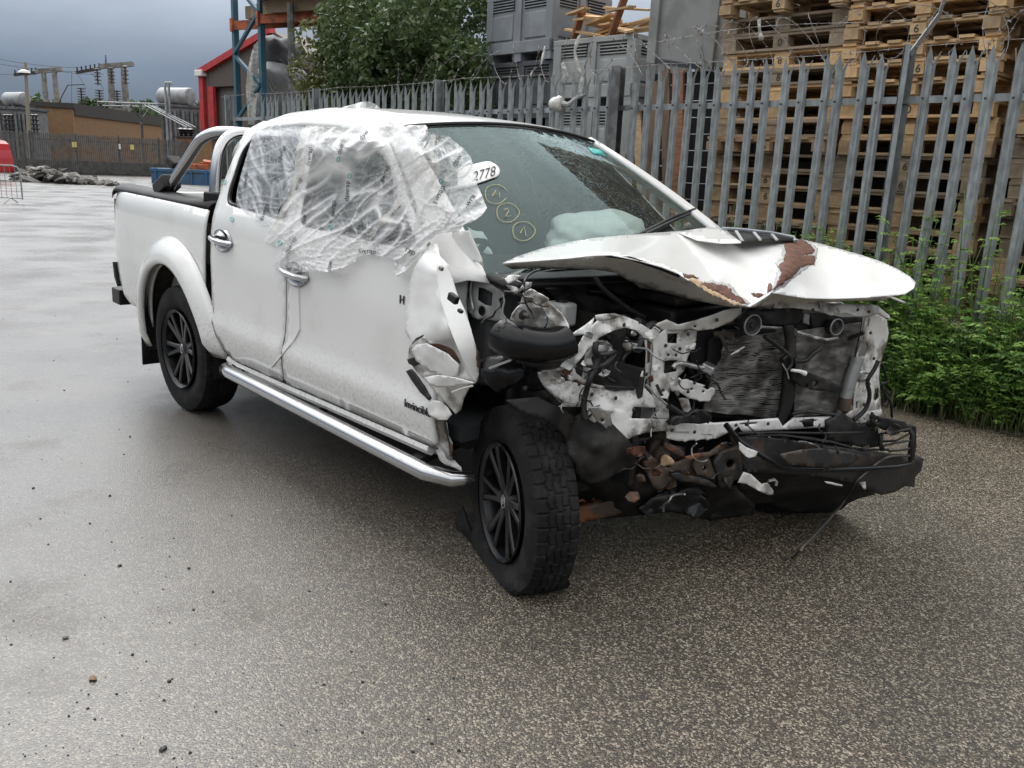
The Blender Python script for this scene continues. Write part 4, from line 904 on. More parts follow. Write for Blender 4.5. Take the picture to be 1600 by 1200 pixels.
# ---------------------------------------------------------------- weeds along the fence foot
def plant_mesh(h, ns, spread, leaf, seed, lm, dens=1.0, tall=False):
    r = np.random.RandomState(seed); st = MB(); V = []; F = []
    def leaf_(p, d, s):
        d = d/np.linalg.norm(d); sd_ = np.cross(d, [0, 0, 1]); sd_ = sd_/(np.linalg.norm(sd_)+1e-9); sd_ = sd_*math.cos(.5)+np.cross(sd_, d)*r.uniform(-.5, .5); k = len(V); m_ = p+d*s*.5; dr = np.array([0, 0, -.18*s])
        V.extend([tuple(p), tuple(m_+sd_*s*.21), tuple(p+d*s+dr*1.5), tuple(m_-sd_*s*.21), tuple(m_+np.array([0, 0, .05*s]))]); F.extend([(k, k+1, k+4), (k+1, k+2, k+4), (k+2, k+3, k+4), (k+3, k, k+4)])
    for i in range(ns):
        a = r.uniform(0, 6.28); ln = h*r.uniform(.55, 1.0); lean = r.uniform(.05, .5)*spread; b = np.array([r.uniform(-.06, .06), r.uniform(-.06, .06), 0]); P = []
        for t in np.linspace(0, 1, 7): P.append(b+np.array([math.cos(a)*lean*t**1.6, math.sin(a)*lean*t**1.6, ln*t*(1-.1*lean*t)]))
        st.tube(P, [.005*(1-.75*t) for t in np.linspace(0, 1, 7)], 4)
        nl = int((11 if not tall else 16)*dens*ln/.5)
        for j in range(nl):
            t = r.uniform(.12, 1); f_ = t*6; i0 = min(int(f_), 5); p = P[i0]+(P[i0+1]-P[i0])*(f_-i0); az = r.uniform(0, 6.28); d = np.array([math.cos(az), math.sin(az), r.uniform(-.1, .7)]); sl = leaf*r.uniform(.5, 1.2)*(1.15-.55*t)
            # a compound leaf: short stalk with leaflets
            stalk = p+d*sl*1.1; 
            for s_ in (-1, 1):
                dd = d+s_*.75*np.cross(d, [0, 0, 1]); leaf_(p+d*sl*.45, dd, sl*.75); leaf_(p+d*sl*.85, dd, sl*.65)
            leaf_(p+d*sl*.7, d, sl)
    me = bpy.data.meshes.new('foliage'); me.from_pydata(V, [], F); me.update(); me.materials.append(M[lm]); return st.mesh('stems', [M['weed_dark']]), me
protos = [plant_mesh(.62, 6, 1.0, .085, 1, 'weed_leaf', .8), plant_mesh(.85, 5, .7, .08, 2, 'weed_leaf', .75, tall=True), plant_mesh(.45, 7, 1.2, .09, 3, 'weed_leaf', .8), plant_mesh(.7, 6, .9, .07, 4, 'weed_dark', .8), plant_mesh(1.0, 4, .5, .065, 5, 'weed_leaf', .7, True), plant_mesh(.9, 3, .5, .05, 6, 'weed_yellow', .6)]
WL = [('bushy green weed in the thicket at the fence foot', 'bushy weeds at the fence foot'), ('tall green leafy weed in the thicket at the fence foot', 'tall leafy weeds at the fence foot'), ('low spreading green weed in the thicket at the fence foot', 'low weeds at the fence foot'), ('dark green weed in the thicket at the fence foot', 'dark weeds at the fence foot'), ('slender tall weed reaching up the galvanised pales', 'slender weeds along the pales'), ('thin yellowing weed reaching up the galvanised pales', 'yellowing weeds along the pales')]
rw2 = random.Random(12)
def weed(x, y, k, s):
    root = empty('weed', (x, y, .02), rw2.uniform(0, 6.28), WL[k][0], 'weed', WL[k][1]); root.scale = (s, s, s)
    link('stems', protos[k][0], None, root, 180); link('foliage', protos[k][1], None, root)
for i in range(92):
    x = rw2.uniform(2.05, 4.1); dn = rw2.random(); y = FY-.02-.55*dn*min(1, .55+(x-2.05)*.5); k = rw2.choice((0, 0, 1, 2, 3, 3)) if dn > .35 else rw2.choice((1, 1, 3, 4, 0)); s = rw2.uniform(.95, 1.5)*(1 if x > 2.3 else .95)
    weed(x, y, k, s*(.62 if dn > .8 else 1.12 if dn < .35 else .95))
for i in range(58):
    x = rw2.uniform(.2, 2.2); y = FY-.03-.3*rw2.random(); weed(x, y, rw2.choice((1, 1, 4, 4, 3, 0, 5)), rw2.uniform(1.0, 1.4))
for x, y, k, sz in ((2.62, 3.42, 4, 1.5), (2.78, 3.36, 1, 1.75), (2.95, 3.45, 4, 1.6), (3.12, 3.38, 1, 1.7), (3.35, 3.44, 4, 1.55), (2.4, 3.46, 1, 1.5)): weed(x, y, k, sz)
for i in range(16):
    weed(rw2.uniform(.8, 3.6), FY+.15+.2*rw2.random(), rw2.choice((1, 4, 5)), rw2.uniform(.7, 1))
def seedheads():
    for i, (px, py) in enumerate(((1485, 500), (1497, 508), (1515, 520), (1580, 490), (1590, 480))):
        c = Vector(W(px, py, 'y', 3.12)); root = empty('seed_plume', (c.x, c.y, .02), 0, 'pale flower plume drooping out of the weeds', 'plume', 'pale plumes in the weeds'); h = c.z-.02
        q = MB(); q.tube([(.05, .1, 0), (.03, .05, h*.6), (0, 0, h)], .003, 4); q.build('stem', M['weed_dark'], root)
        link('plume', leaf_cloud([((0, 0, h), (.05, .04, .022)), ((.05, 0, h-.012), (.035, .03, .018)), ((-.05, 0, h+.004), (.03, .03, .015))], 3400, .007, 40+i), M['seed_head'], root)
seedheads()
def grass_tufts():
    r = np.random.RandomState(8); V = []; F = []
    for i in range(900):
        x = r.uniform(1.2, 4.2); y = 3.02+r.uniform(0, .35) ; h = r.uniform(.06, .24); a = r.uniform(0, 6.28); b = np.array([x, y, .0]); l = r.uniform(.2, 1.0)*h; k = len(V); w_ = .003
        m_ = b+np.array([math.cos(a)*l*.4, math.sin(a)*l*.4, h*.7]); e = b+np.array([math.cos(a)*l, math.sin(a)*l, h*r.uniform(.55, 1)]); s_ = np.array([-math.sin(a)*w_, math.cos(a)*w_, 0])
        V += [tuple(b-s_), tuple(b+s_), tuple(m_+s_), tuple(m_-s_), tuple(e)]; F += [(k, k+1, k+2, k+3), (k+3, k+2, k+4)]
    me = bpy.data.meshes.new('grass'); me.from_pydata(V, [], F); o = link('grass', me, M['grass_blade']); tag(o, 'sparse grass blades along the edge of the verge', 'grass', kind='stuff')
grass_tufts()
def litter():
    for i, (px, py, lb) in enumerate(((1480, 606, 'crushed white paper cup on the verge under the weeds'), (1396, 592, 'torn white wrapper lying beside the truck under the weeds'))):
        c = Vector(W(px, py, 'z', .03)); b = bmesh.new(); bmesh.ops.create_icosphere(b, subdivisions=2, radius=.035)
        for v in b.verts: v.co *= 1+.5*mnoise.noise(v.co*40+Vector((i*4, 0, 0))); v.co.z *= .7
        me = bpy.data.meshes.new('paper'); b.to_mesh(me); b.free(); o = link('paper_scrap', me, M['label_white'], None, 25); o.location = c; tag(o, lb, 'litter')
litter()
def grit():
    r = np.random.RandomState(11); q = MB()
    for i in range(420):
        px, py = r.uniform(-50, 720), 380+820*r.uniform(0, 1)**.8; c = W(px, py, 'z', 0)
        if (c[0] > -.6 and c[0] < 3.6 and c[1] > -1.25): continue
        s = .0022+.0065*r.uniform(0, 1)**6; a = r.uniform(0, 3)
        P = [Vector((s*math.cos(a+j*1.257)*r.uniform(.7, 1.3), s*math.sin(a+j*1.257)*r.uniform(.6, 1.1), 0)) for j in range(5)]; V = [Vector(c)+p for p in P]+[Vector(c)+p*.6+Vector((0, 0, s*.8)) for p in P]
        q.add(V, [(5, 6, 7, 8, 9)]+[(j, (j+1) % 5, (j+1) % 5+5, j+5) for j in range(5)])
    tag(q.build('loose_grit', M['stone_dark'], None, smooth=None), 'dark loose grit scattered over the wet yard', 'grit', kind='stuff')
grit()
for px, py, s, m_, lb in ((255, 1169, .013, 'stone_dark', 'small black stone alone on the wet yard'), (102, 996, .012, 'stone_dark', 'small black pebble beside the dead leaf'), (187, 883, .010, 'stone_dark', 'small dark pebble on the open yard'), (145, 1060, .012, 'dry_leaf', 'curled brown dead leaf on the wet yard')):
    me = rock(s, int(px)); o = link('pebble' if m_ == 'stone_dark' else 'dead_leaf', me, M[m_], None, 40); c = W(px, py, 'z', s*.35); o.location = c; tag(o, lb, 'stone' if m_ == 'stone_dark' else 'leaf')
# ================================================================== THE PICK-UP
truck = empty('pickup_truck', tuple(RO - RT @ RO), 0, 'crashed white double-cab pickup truck with its front end torn open', 'pickup truck')
truck.rotation_euler = (0, TH, 0)
T = truck
WP = M['white_paint']
def tp(name, parent=T): return parent
# ---- side sheets: outline in (x, z), laid on the curved body side
def side_fn(off=0.0, s=-1):
    return lambda x, z: (x, s*(SY(z)+off), z)
def arc(cx, cz, r, a0, a1, n, rz=None):
    rz = rz or r
    return [(cx+r*math.cos(rad(a0+(a1-a0)*i/n)), cz+rz*math.sin(rad(a0+(a1-a0)*i/n))) for i in range(n+1)]
def rounded(poly, r=.03, n=4):
    out_ = []; N = len(poly)
    for i in range(N):
        p0, p1, p2 = (np.array(poly[j % N], float) for j in (i-1, i, i+1)); a = p0-p1; b = p2-p1; la, lb = np.linalg.norm(a), np.linalg.norm(b); k = min(r, la*.45, lb*.45); A = p1+a/la*k; B = p1+b/lb*k
        for t in np.linspace(0, 1, n+1): out_.append(tuple((1-t)**2*A+2*t*(1-t)*p1+t*t*B))
    return out_
REAR_DOOR = rounded([(.475, 1.235), (.475, .70), (.53, .58), (.60, .50), (.70, .462), (1.262, .472), (1.303, .78), (1.318, 1.0), (1.32, 1.235), (1.20, 1.66), (1.17, 1.715), (.60, 1.705), (.50, 1.65)], .05)
FRONT_DOOR = rounded([(1.325, 1.235), (1.323, 1.0), (1.31, .78), (1.27, .474), (2.505, .500), (2.47, .80), (2.44, 1.10), (2.40, 1.235), (1.95, 1.60), (1.83, 1.68), (1.72, 1.712), (1.19, 1.716), (1.21, 1.66)], .04)
RWIN = rounded([(.575, 1.30), (1.245, 1.275), (1.16, 1.60), (1.13, 1.655), (.66, 1.65), (.57, 1.585)], .07)
FWIN = rounded([(1.385, 1.268), (2.30, 1.262), (1.90, 1.575), (1.74, 1.65), (1.27, 1.66), (1.29, 1.60)], .05)
for s in (-1, 1):
    rd = panel('rear_door', REAR_DOOR, side_fn(.004, s), WP, T, [RWIN], .04, .02, 40, (0, s, .1))
    fd = panel('front_door', FRONT_DOOR, side_fn(.004, s), WP, T, [FWIN], .04, .02, 40, (0, s, .1))
    for d_, wn_ in ((rd, RWIN), (fd, FWIN)):
        panel('window_glass', wn_, side_fn(-.018, s), M['dark_glass'], d_, (), .08, .004, 60, (0, s, .1))
        q = MB(); P = [side_fn(-.004, s)(*p) for p in wn_]; q.tube(P+[P[0]], .011, 6, False); q.build('window_seal', M['black_plastic'], d_)
    # crease light-catching swage low on the doors comes from the section itself; inner jamb behind the gaps
    CABSIDE = [(.42, 1.25), (.42, .70), (.50, .54), (.62, .435), (2.55, .455), (2.50, .80), (2.47, 1.16), (2.42, 1.25), (1.97, 1.62), (1.84, 1.71), (1.72, 1.735), (.60, 1.735), (.46, 1.68)]
    panel('cab_side', CABSIDE, side_fn(-.020, s), M['inner_white'], T, [[(x, z) for x, z in RWIN], [(x, z) for x, z in FWIN]], .06, .012, 40, (0, s, .1))
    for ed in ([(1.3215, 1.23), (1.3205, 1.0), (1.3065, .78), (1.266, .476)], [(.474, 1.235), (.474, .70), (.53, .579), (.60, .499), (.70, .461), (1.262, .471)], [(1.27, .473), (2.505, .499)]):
        q = MB(); q.tube([(x, s*(SY(z)+.0005), z) for x, z in dense(ed, .05, False)], .0045, 6); q.build('shut_line_shade', M['black_plastic'], T)  # black strips drawn along the shut lines for the shade in the gaps
    panel('cabin_trim', [(x, z) for x, z in CABSIDE if True], side_fn(-.040, s), M['dash'], T, [RWIN, FWIN], .08, .006, 40, (0, -s, 0))
    q = MB(); P = [(x, s*(SY(z)-.006), z) for x, z in ((.62, .452), (.75, .440), (1.3, .448), (2.45, .475))]; q.tube(P, .024, 8); q.build('sill', WP, T)
# ---- door handles with bowl
def handle(px, py, s=-1):
    p = SIDE(px, py); x, z = p[0], p[2]; y = SY(z)+.004
    root = bpy.data.objects.new('door_handle', None); COL.objects.link(root); root.parent = T; root.empty_display_size = .05
    q = MB(); q.lathe([(0, .003), (.030, .0035), (.046, .007), (.054, .013), (.059, .012), (.062, .001)], 24, (x, s*y, z), 'y', rot=Matrix(((1.7, 0, 0), (0, -1 if s < 0 else 1, 0), (0, 0, 1)))); q.build('bowl', M['chrome_dark'], root)
    q = MB(); q.tube([(x-.112, s*(y+.006), z+.004), (x-.10, s*(y+.024), z+.004), (x-.03, s*(y+.040), z), (x+.05, s*(y+.038), z-.004), (x+.10, s*(y+.022), z-.006), (x+.112, s*(y+.006), z-.006)], [.012, .016, .0165, .0165, .016, .012], 10); q.build('grip', M['chrome'], root)
    return root
handle(350, 376); handle(465, 428)
handle(350, 376, 1); handle(465, 428, 1)
# ---- roof: one crowned sheet from the rear wall to the windscreen, running down to the gutter
def roof_z(x, y):
    c = float(np.interp(x, [.30, .38, .50, .75, 1.1, 1.4, 1.7, 1.95], [1.60, 1.71, 1.765, 1.808, 1.832, 1.83, 1.808, 1.768])); u = abs(y)/.66
    return c-.028*u*u-.075*max(0, (u-.72)/.28)**2.2
def roof():
    V = []; F = []; xs = list(np.linspace(.33, 1.93, 42)); ys = list(np.linspace(-.665, .665, 45))
    for x in xs:
        for y in ys:
            xe = x-(.055*(abs(y)/.66)**2 if x > 1.6 else 0)*((x-1.6)/.37 if x > 1.6 else 0); V.append((xe, y, roof_z(x, y)))
    n = len(ys)
    for i in range(len(xs)-1):
        for j in range(n-1): a = i*n+j; F.append((a, a+n, a+n+1, a+1))
    me = bpy.data.meshes.new('roof'); me.from_pydata(V, [], F); me.update(); return link('roof', me, WP, T, 60, .02)
roof()
def headlining():
    V = []; F = []; xs = np.linspace(.45, 1.88, 12); ys = np.linspace(-.60, .60, 13)
    for x in xs:
        for y in ys: V.append((x, y, roof_z(x, y)-.035))
    for i in range(11):
        for j in range(12): a = i*13+j; F.append((a, a+13, a+14, a+1))
    me = bpy.data.meshes.new('headlining'); me.from_pydata(V, [], F); link('headlining', me, M['dash'], T, 60)
headlining()
def rear_wall():      # rear of the cab: rounded plan, with its window
    b = MB(); V = []; F = []; zs = [.62, .9, 1.15, 1.24, 1.35, 1.5, 1.60, 1.65, 1.68, 1.70]
    for z in zs:
        hw = SY(z)-.002; lean = float(np.interp(z, [.6, 1.24, 1.60, 1.65, 1.70], [.415, .405, .385, .40, .45])); r = .09 if z < 1.3 else .13
        row = [(lean+r, -hw)]+[(lean+r-r*math.sin(a), -hw+r-r*math.cos(a)) for a in np.linspace(.2, math.pi/2, 6)]; row = row+[(x, -y) for x, y in row[::-1]]
        V += [(x, y, z) for x, y in row]
    n = 14
    for i in range(len(zs)-1):
        for j in range(n-1): a = i*n+j; F.append((a, a+n, a+n+1, a+1))
    b.add(V, F); b.build('rear_wall', WP, T, 40, solid=.01)
    q = MB(); q.prism(rounded([(-.56, 1.30), (.56, 1.30), (.50, 1.62), (-.50, 1.62)], .05), .375, .385, lambda y, z, x: (x+.0-(z-1.3)*.06, y, z)); q.build('rear_window', M['dark_glass'], T)
rear_wall()
# ---- A pillars, windscreen
def ws(u, v, off=0.0):        # u across -1..1, v 0 bottom .. 1 top
    xb, xt = 2.74+.12*u-.06*u*u, 1.945-.055*u*u; zb, zt = 1.22+.022*u, 1.768-.045*u*u; hb, ht = .715, .615
    bul = .018*math.sin(math.pi*v)
    x, y, z = xb+(xt-xb)*v, u*(hb+(ht-hb)*v), zb+(zt-zb)*v
    return (x+.62*(bul+off), y, z+.78*(bul+off))
wsc = panel('windscreen', [(-1, 0), (1, 0), (1, 1), (-1, 1)], lambda u, v: ws(u, v), M['windscreen'], T, (), .12, 0, 180, (1, 0, 1))
panel('windscreen_border', [(-1.0, -.005), (1.0, -.005), (1.0, 1.005), (-1.0, 1.005)], lambda u, v: ws(u, v, -.0035), M['black_plastic'], wsc, [rounded([(-.955, .115), (0, .085), (.955, .115), (.965, .96), (-.965, .96)], .06)], .06, 0, 60, (1, 0, 1))
for s in (-1, 1):
    q = MB(); V = []; F = []
    for i, v in enumerate(np.linspace(-.06, 1.04, 15)):
        a = Vector(ws(s, v, .004)); z = a.z; b = Vector((a.x-.085, s*(SY(min(z, 1.73))-.003), z-.012)); m_ = (a+b)/2+Vector((.018, s*.018, .018)); c = Vector((a.x-.03, a.y-s*.02, a.z-.03)); V += [c, a, m_, b, b+Vector((-.02, -s*.03, 0))]
    for i in range(14):
        for j in range(4): k = i*5+j; F.append((k, k+5, k+6, k+1) if s > 0 else (k, k+1, k+6, k+5))
    q.add(V, F); q.build('pillar', WP, T, 50, solid=.006)
q = MB(); q.tube([ws(u, 1.012, .006) for u in np.linspace(-1, 1, 21)], .008, 6); q.build('roof_seal', M['black_plastic'], T)
q = MB(); P = [ws(u, -.03, .0) for u in np.linspace(-1, 1, 17)]; V = [p for p in P]+[(p[0]+.16-.05*abs(u), p[1]*1.02, p[2]-.02) for p, u in zip(P, np.linspace(-1, 1, 17))]; q.add(V, [(i, i+17, i+18, i+1) for i in range(16)]); q.build('cowl', M['black_plastic'], T, 60, solid=-.02)
def wp_at(px, py, off=.006):   # pixel on the windscreen
    d = ray(px, py, True); best = None
    n0 = np.array(ws(0, 0)); n1 = np.array(ws(0, 1)); e = n1-n0; nn = np.array([-e[2], 0, e[0]]); nn = nn/np.linalg.norm(nn); nn = nn if nn[0] > 0 else -nn
    t = ((n0-CL_) @ nn)/(d @ nn)
    for _ in range(25):
        p = CL_+t*d; v = (p[2]-1.22)/.53
        for _k in range(4):
            u = p[1]/(.715-.10*v); v = (p[2]-1.22-.022*u)/((1.768-.045*u*u)-1.22-.022*u)
        q_ = np.array(ws(u, v, off)); t += .7*((q_-p) @ nn)/(d @ nn)
    return CL_+t*d
WSN = Vector((.62, 0, .78))
def wiper():
    P = [Vector(wp_at(*p, .03)) for p in ((1105, 357), (1085, 331), (1062, 338), (1030, 356), (1000, 366))]
    root = bpy.data.objects.new('wiper', None); COL.objects.link(root); root.parent = T
    q = MB(); q.tube([Vector(wp_at(1078, 334, .02)), Vector(wp_at(1050, 346, .022)), Vector(wp_at(1008, 367, .03))], [.006, .008, .012], 6); q.build('arm', M['black_plastic'], root)
    q = MB(); q.tube([Vector(wp_at(1086, 327, .012)), Vector(wp_at(1050, 340, .014)), Vector(wp_at(1000, 366, .016)), Vector(wp_at(950, 377, .014)), Vector(wp_at(875, 390, .012))], .008, 6); q.build('blade', M['black_plastic'], root)
wiper()
for (cx, cy), tx in (((818, 361), '1'), ((793, 332), '2'), ((775, 303), '3')):
    q = MB(); P = []
    for a in np.linspace(0, 2*math.pi*(1.0 if tx != '3' else .88), 30): P.append(wp_at(cx+17.5*math.cos(a+.4)*(1-.05*math.sin(3*a)), cy+15*math.sin(a+.4), .004))
    q.tube(P, .0011, 4); q.build('chalk_ring', M['yellow_chalk'], wsc)
    G = {'1': [[(-5, 3), (1, -7), (4, 7)]], '2': [[(-6, -4), (0, -7), (2, -3), (-3, 6), (5, 5)]], '3': [[(-6, 4), (0, -6), (-1, 2), (6, -3), (5, 5)]]}[tx]
    for st in G:
        q = MB(); q.tube([wp_at(cx+a, cy+b, .004) for a, b in st], .0013, 4); q.build('chalk_mark', M['yellow_chalk'], wsc)
def on_ws(px, py, me, m_, ang, off=.006, name='lettering', parent=None):
    o = link(name, me, None, parent or wsc); me.materials.append(m_); p = Vector(wp_at(px, py, off)); xa = Vector((0, 1, 0)); ya = Vector((-.78, 0, .62)); za = WSN.normalized(); R = Matrix((xa, ya, za)).transposed() @ Matrix.Rotation(ang, 3, 'Z')
    o.matrix_local = Matrix.Translation(p) @ R.to_4x4(); return o
# auction slip with its number
slip = panel('paper_slip', rounded([(715, 262), (764, 251), (777, 258), (782, 266), (779, 275), (742, 288), (715, 296)], 6), lambda x, y: wp_at(x, y, .006), M['label_white'], wsc, (), 6, .0006, 180, (1, 0, 1))
SLIP_TEXT = True
q = bpy.data.objects[-1] if False else None
panel('tax_sticker', [(918, 230), (938, 234), (948, 244), (928, 241)], lambda x, y: wp_at(x, y, .004), M['teal_sticker'], wsc, (), 6, .0006, 180, (1, 0, 1))
# ---- cabin
q = MB(); q.prism([(2.58, .75), (2.60, 1.14), (2.45, 1.20), (2.20, 1.17), (2.08, 1.06), (2.12, .75)], -.70, .70, lambda x, z, y: (x, y, z)); q.build('dashboard', M['dash'], T, bevel=.02)
for y in (-.36, .36):
    q = MB(); q.box((1.55, y, .84), (.52, .5, .16)); q.box((1.32, y, 1.14), (.15, .48, .56), (0, -.22, 0)); q.build('front_seat', M['seat'], T, bevel=.05)
    q = MB(); q.box((1.245, y, 1.51), (.09, .26, .17), (0, -.2, 0)); q.build('headrest', M['seat'], T, bevel=.04)
q = MB(); q.box((.85, 0, .84), (.5, 1.3, .16)); q.box((.60, 0, 1.12), (.14, 1.3, .55), (0, -.2, 0)); q.build('rear_seat', M['seat'], T, bevel=.05)
q = MB(); q.box((1.5, 0, .55), (2.1, 1.55, .06)); q.build('cabin_floor', M['dash'], T)
q = MB(); cc = Vector((2.02, -.36, 1.10)); Rw = Matrix.Rotation(rad(-62), 3, 'Y'); P = [cc+Rw @ Vector((.185*math.cos(a), .185*math.sin(a), 0)) for a in np.linspace(0, 2*math.pi, 28)]; q.tube(P, .014, 8, False)
for a in (.3, 2.84, 4.71): q.tube([cc, cc+Rw @ Vector((.18*math.cos(a), .18*math.sin(a), 0))], .016, 6)
q.build('steering_wheel', M['black_plastic'], T)
def airbag(name, c, d, seed, m_='airbag'):
    b = bmesh.new(); bmesh.ops.create_icosphere(b, subdivisions=4, radius=1)
    for v in b.verts:
        n = v.co.copy(); k = 1+.20*mnoise.noise(n*1.6+Vector((seed, 0, 0)))+.09*mnoise.noise(n*4+Vector((0, seed, 0))); v.co = Vector((n.x*d[0]*k, n.y*d[1]*k, n.z*d[2]*k*(1 if n.z > 0 else .6)))
    me = bpy.data.meshes.new(name); b.to_mesh(me); b.free(); o = link(name, me, M[m_], T, 180); o.location = c; return o
airbag('airbag', (2.22, .33, 1.265), (.17, .33, .14), 3)
airbag('airbag', (1.98, -.36, 1.10), (.10, .22, .20), 8)
q = MB(); q.box((1.86, 0, 1.66), (.03, .2, .06), (0, .3, 0)); q.build('rear_view_mirror', M['black_plastic'], T, bevel=.015)
# far-side door mirror peeping round the pillar
mr_ = bpy.data.objects.new('door_mirror', None); COL.objects.link(mr_); mr_.parent = T
q = MB(); q.box((2.33, .99, 1.27), (.10, .20, .17)); q.build('housing', M['black_plastic'], mr_, bevel=.04)
q = MB(); q.tube([(2.35, .84, 1.22), (2.34, .92, 1.21)], .025, 8); q.build('bracket', M['black_plastic'], mr_)

# ---- load bed
ARC_IN = arc(-.06, .40, .455, 18, 178, 26, .50)
BED = [(.375, 1.215), (.372, .80), (.378, .56)]+ARC_IN+[(-.56, .50), (-.86, .515), (-.98, .56), (-1.07, .64), (-1.10, .80), (-1.13, 1.10), (-1.15, 1.225), (-1.10, 1.262), (.36, 1.245)]
def bed_y(z): return float(np.interp(z, [.4, .5, .7, .82, 1.0, 1.15, 1.22, 1.27], [.835, .845, .862, .868, .864, .855, .84, .81]))
for s in (-1, 1):
    def bf(x, z, s=s):
        y = bed_y(z)-.045*max(0, (-x-.9)/.25)**2; return (x, s*y, z)
    panel('bed_side', BED, bf, WP, T, (), .04, .012, 40, (0, s, .1))
    # flared arch lip: swept section round the opening
    q = MB(); V = []; F = []; n = 44; ang = np.linspace(4, 190, n)
    for i, a in enumerate(ang):
        e = min(1, min(i, n-1-i)/3+.35); ca, sa = math.cos(rad(a)), math.sin(rad(a)); prof = ((.445, .488, .060), (.455, .498, .085), (.475, .518, .092), (.515, .558, .082), (.570, .615, .045), (.605, .650, .006))
        for r1, r2, o in prof:
            x, z = -.06+r1*ca, .40+r2*sa
            if a > 180: z = .40+r2*sa*1.2
            x += .05*max(0, ca)**2*(1-sa)
            V.append((x, s*(bed_y(z)+o*e*.78-.002), z))
    for i in range(n-1):
        for j in range(5): k = i*6+j; F.append((k, k+1, k+7, k+6) if s > 0 else (k, k+6, k+7, k+1))
    q.add(V, F); q.build('arch_flare', WP, T, 50, solid=.004)
    q = MB(); V = []; F = []
    for i, a in enumerate(np.linspace(-12, 195, 30)):
        x, z = -.06+.50*math.cos(rad(a)), .40+.53*math.sin(rad(a)); V += [(x, s*.86, z), (x, s*.45, z)]
    for i in range(29): F.append((2*i, 2*i+2, 2*i+3, 2*i+1))
    q.add(V, F); q.build('wheel_arch_liner', M['dusty_black'], T, 60)
    q = MB(); q.prism([(.37, .56), (.37, 1.21), (-1.10, 1.21), (-1.10, .62)], .70, .715, lambda x, z, y, s=s: (x, s*y, z)); q.build('bed_inner_wall', WP, T, smooth=None)
    # black over-rail, rounded, turned down at the tail
    q = MB(); V = []; F = []; xs = [-1.165, -1.15, -1.11, -1.0, -.6, 0, .36]
    for i, x in enumerate(xs):
        dz = (-.055, -.015, 0, 0, 0, 0, 0)[i]
        for a in np.linspace(0, math.pi, 9): V.append((x, s*(.735+.085*math.cos(a)), 1.245+dz+.045*math.sin(a)))
    for i in range(len(xs)-1):
        for j in range(8): k = i*9+j; F.append((k, k+1, k+10, k+9) if s < 0 else (k, k+9, k+10, k+1))
    q.add(V, F); q.build('bed_rail', M['black_plastic'], T, 50, solid=.004)
q = MB(); q.box((-.38, 0, .66), (1.5, 1.42, .03)); q.build('bed_floor', M['black_plastic'], T)
q = MB(); q.box((.352, 0, .93), (.03, 1.42, .57)); q.build('bed_front_wall', WP, T)
q = MB(); q.prism(rounded([(-1.10, .66), (-1.165, .66), (-1.175, 1.0), (-1.165, 1.235), (-1.10, 1.245)], .02), -.725, .725, lambda x, z, y: (x, y, z)); tg = q.build('tailgate', WP, T)
q = MB(); q.box((-1.18, 0, 1.06), (.03, .22, .07)); q.build('tailgate_handle', M['chrome'], tg, bevel=.01)
for s in (-1, 1):
    q = MB(); q.prism(rounded([(-1.085, .66), (-1.130, .68), (-1.160, 1.0), (-1.150, 1.19), (-1.12, 1.19)], .02), .72, .815, lambda x, z, y, s=s: (x, s*y, z)); q.build('tail_lamp', M['black_gloss'], T)
    q = MB(); q.prism([(-1.075, .60), (-1.125, .66), (-1.14, .76), (-1.105, .72)], .70, .855, lambda x, z, y, s=s: (x, s*y, z)); q.build('bumper_corner', M['black_plastic'], T)
q = MB(); q.box((-1.26, 0, .50), (.15, 1.62, .11)); q.build('rear_bumper', M['black_plastic'], T, bevel=.008)
for s in (-1, 1):
    q = MB(); q.box((-.60, s*.755, .41), (.015, .25, .52), (0, .04, 0)); q.build('mud_flap', M['black_plastic'], T, bevel=.003)
q = MB()
for s in (-1, 1): q.bar((-1.2, s*.48, .56), (2.6, s*.48, .52), .09, .14)
for x in (-1.0, -.2, .6, 1.4, 2.2): q.bar((x, -.48, .54), (x, .48, .54), .08, .08)
q.tube([(-.02, -.7, .385), (-.02, .7, .385)], .055, 10); q.lathe([(0, -.14), (.13, -.1), (.15, 0), (.13, .1), (0, .14)], 14, (0, 0, .385), 'y'); q.tube([(0, 0, .4), (2.0, 0, .5)], .04, 8); q.box((.9, .22, .46), (.9, .35, .22)); q.box((2.2, 0, .48), (.8, .5, .25))
q.build('chassis', M['dusty_black'], T)
q = MB(); q.box((1.5, 0, .5), (2.1, 1.5, .03)); q.build('underbody', M['dusty_black'], T)
# side step tube
for s in (-1, 1):
    q = MB(); z = .425; P = [(.66, s*.80, .42), (.66, s*.86, .42), (.70, s*.905, .42), (.80, s*.925, .425), (1.6, s*.93, .425), (2.35, s*.93, .42), (2.50, s*.915, .41), (2.60, s*.86, .40), (2.63, s*.78, .395)]
    q.tube(P, [.022, .032, .036, .036, .036, .036, .036, .032, .026], 16); st = q.build('side_step', M['chrome'], T, 60)
    for x in (.8, 1.6, 2.4): q = MB(); q.bar((x, s*.92, .415), (x-.03, s*.5, .47), .05, .03); q.build('bracket', M['black_plastic'], st)
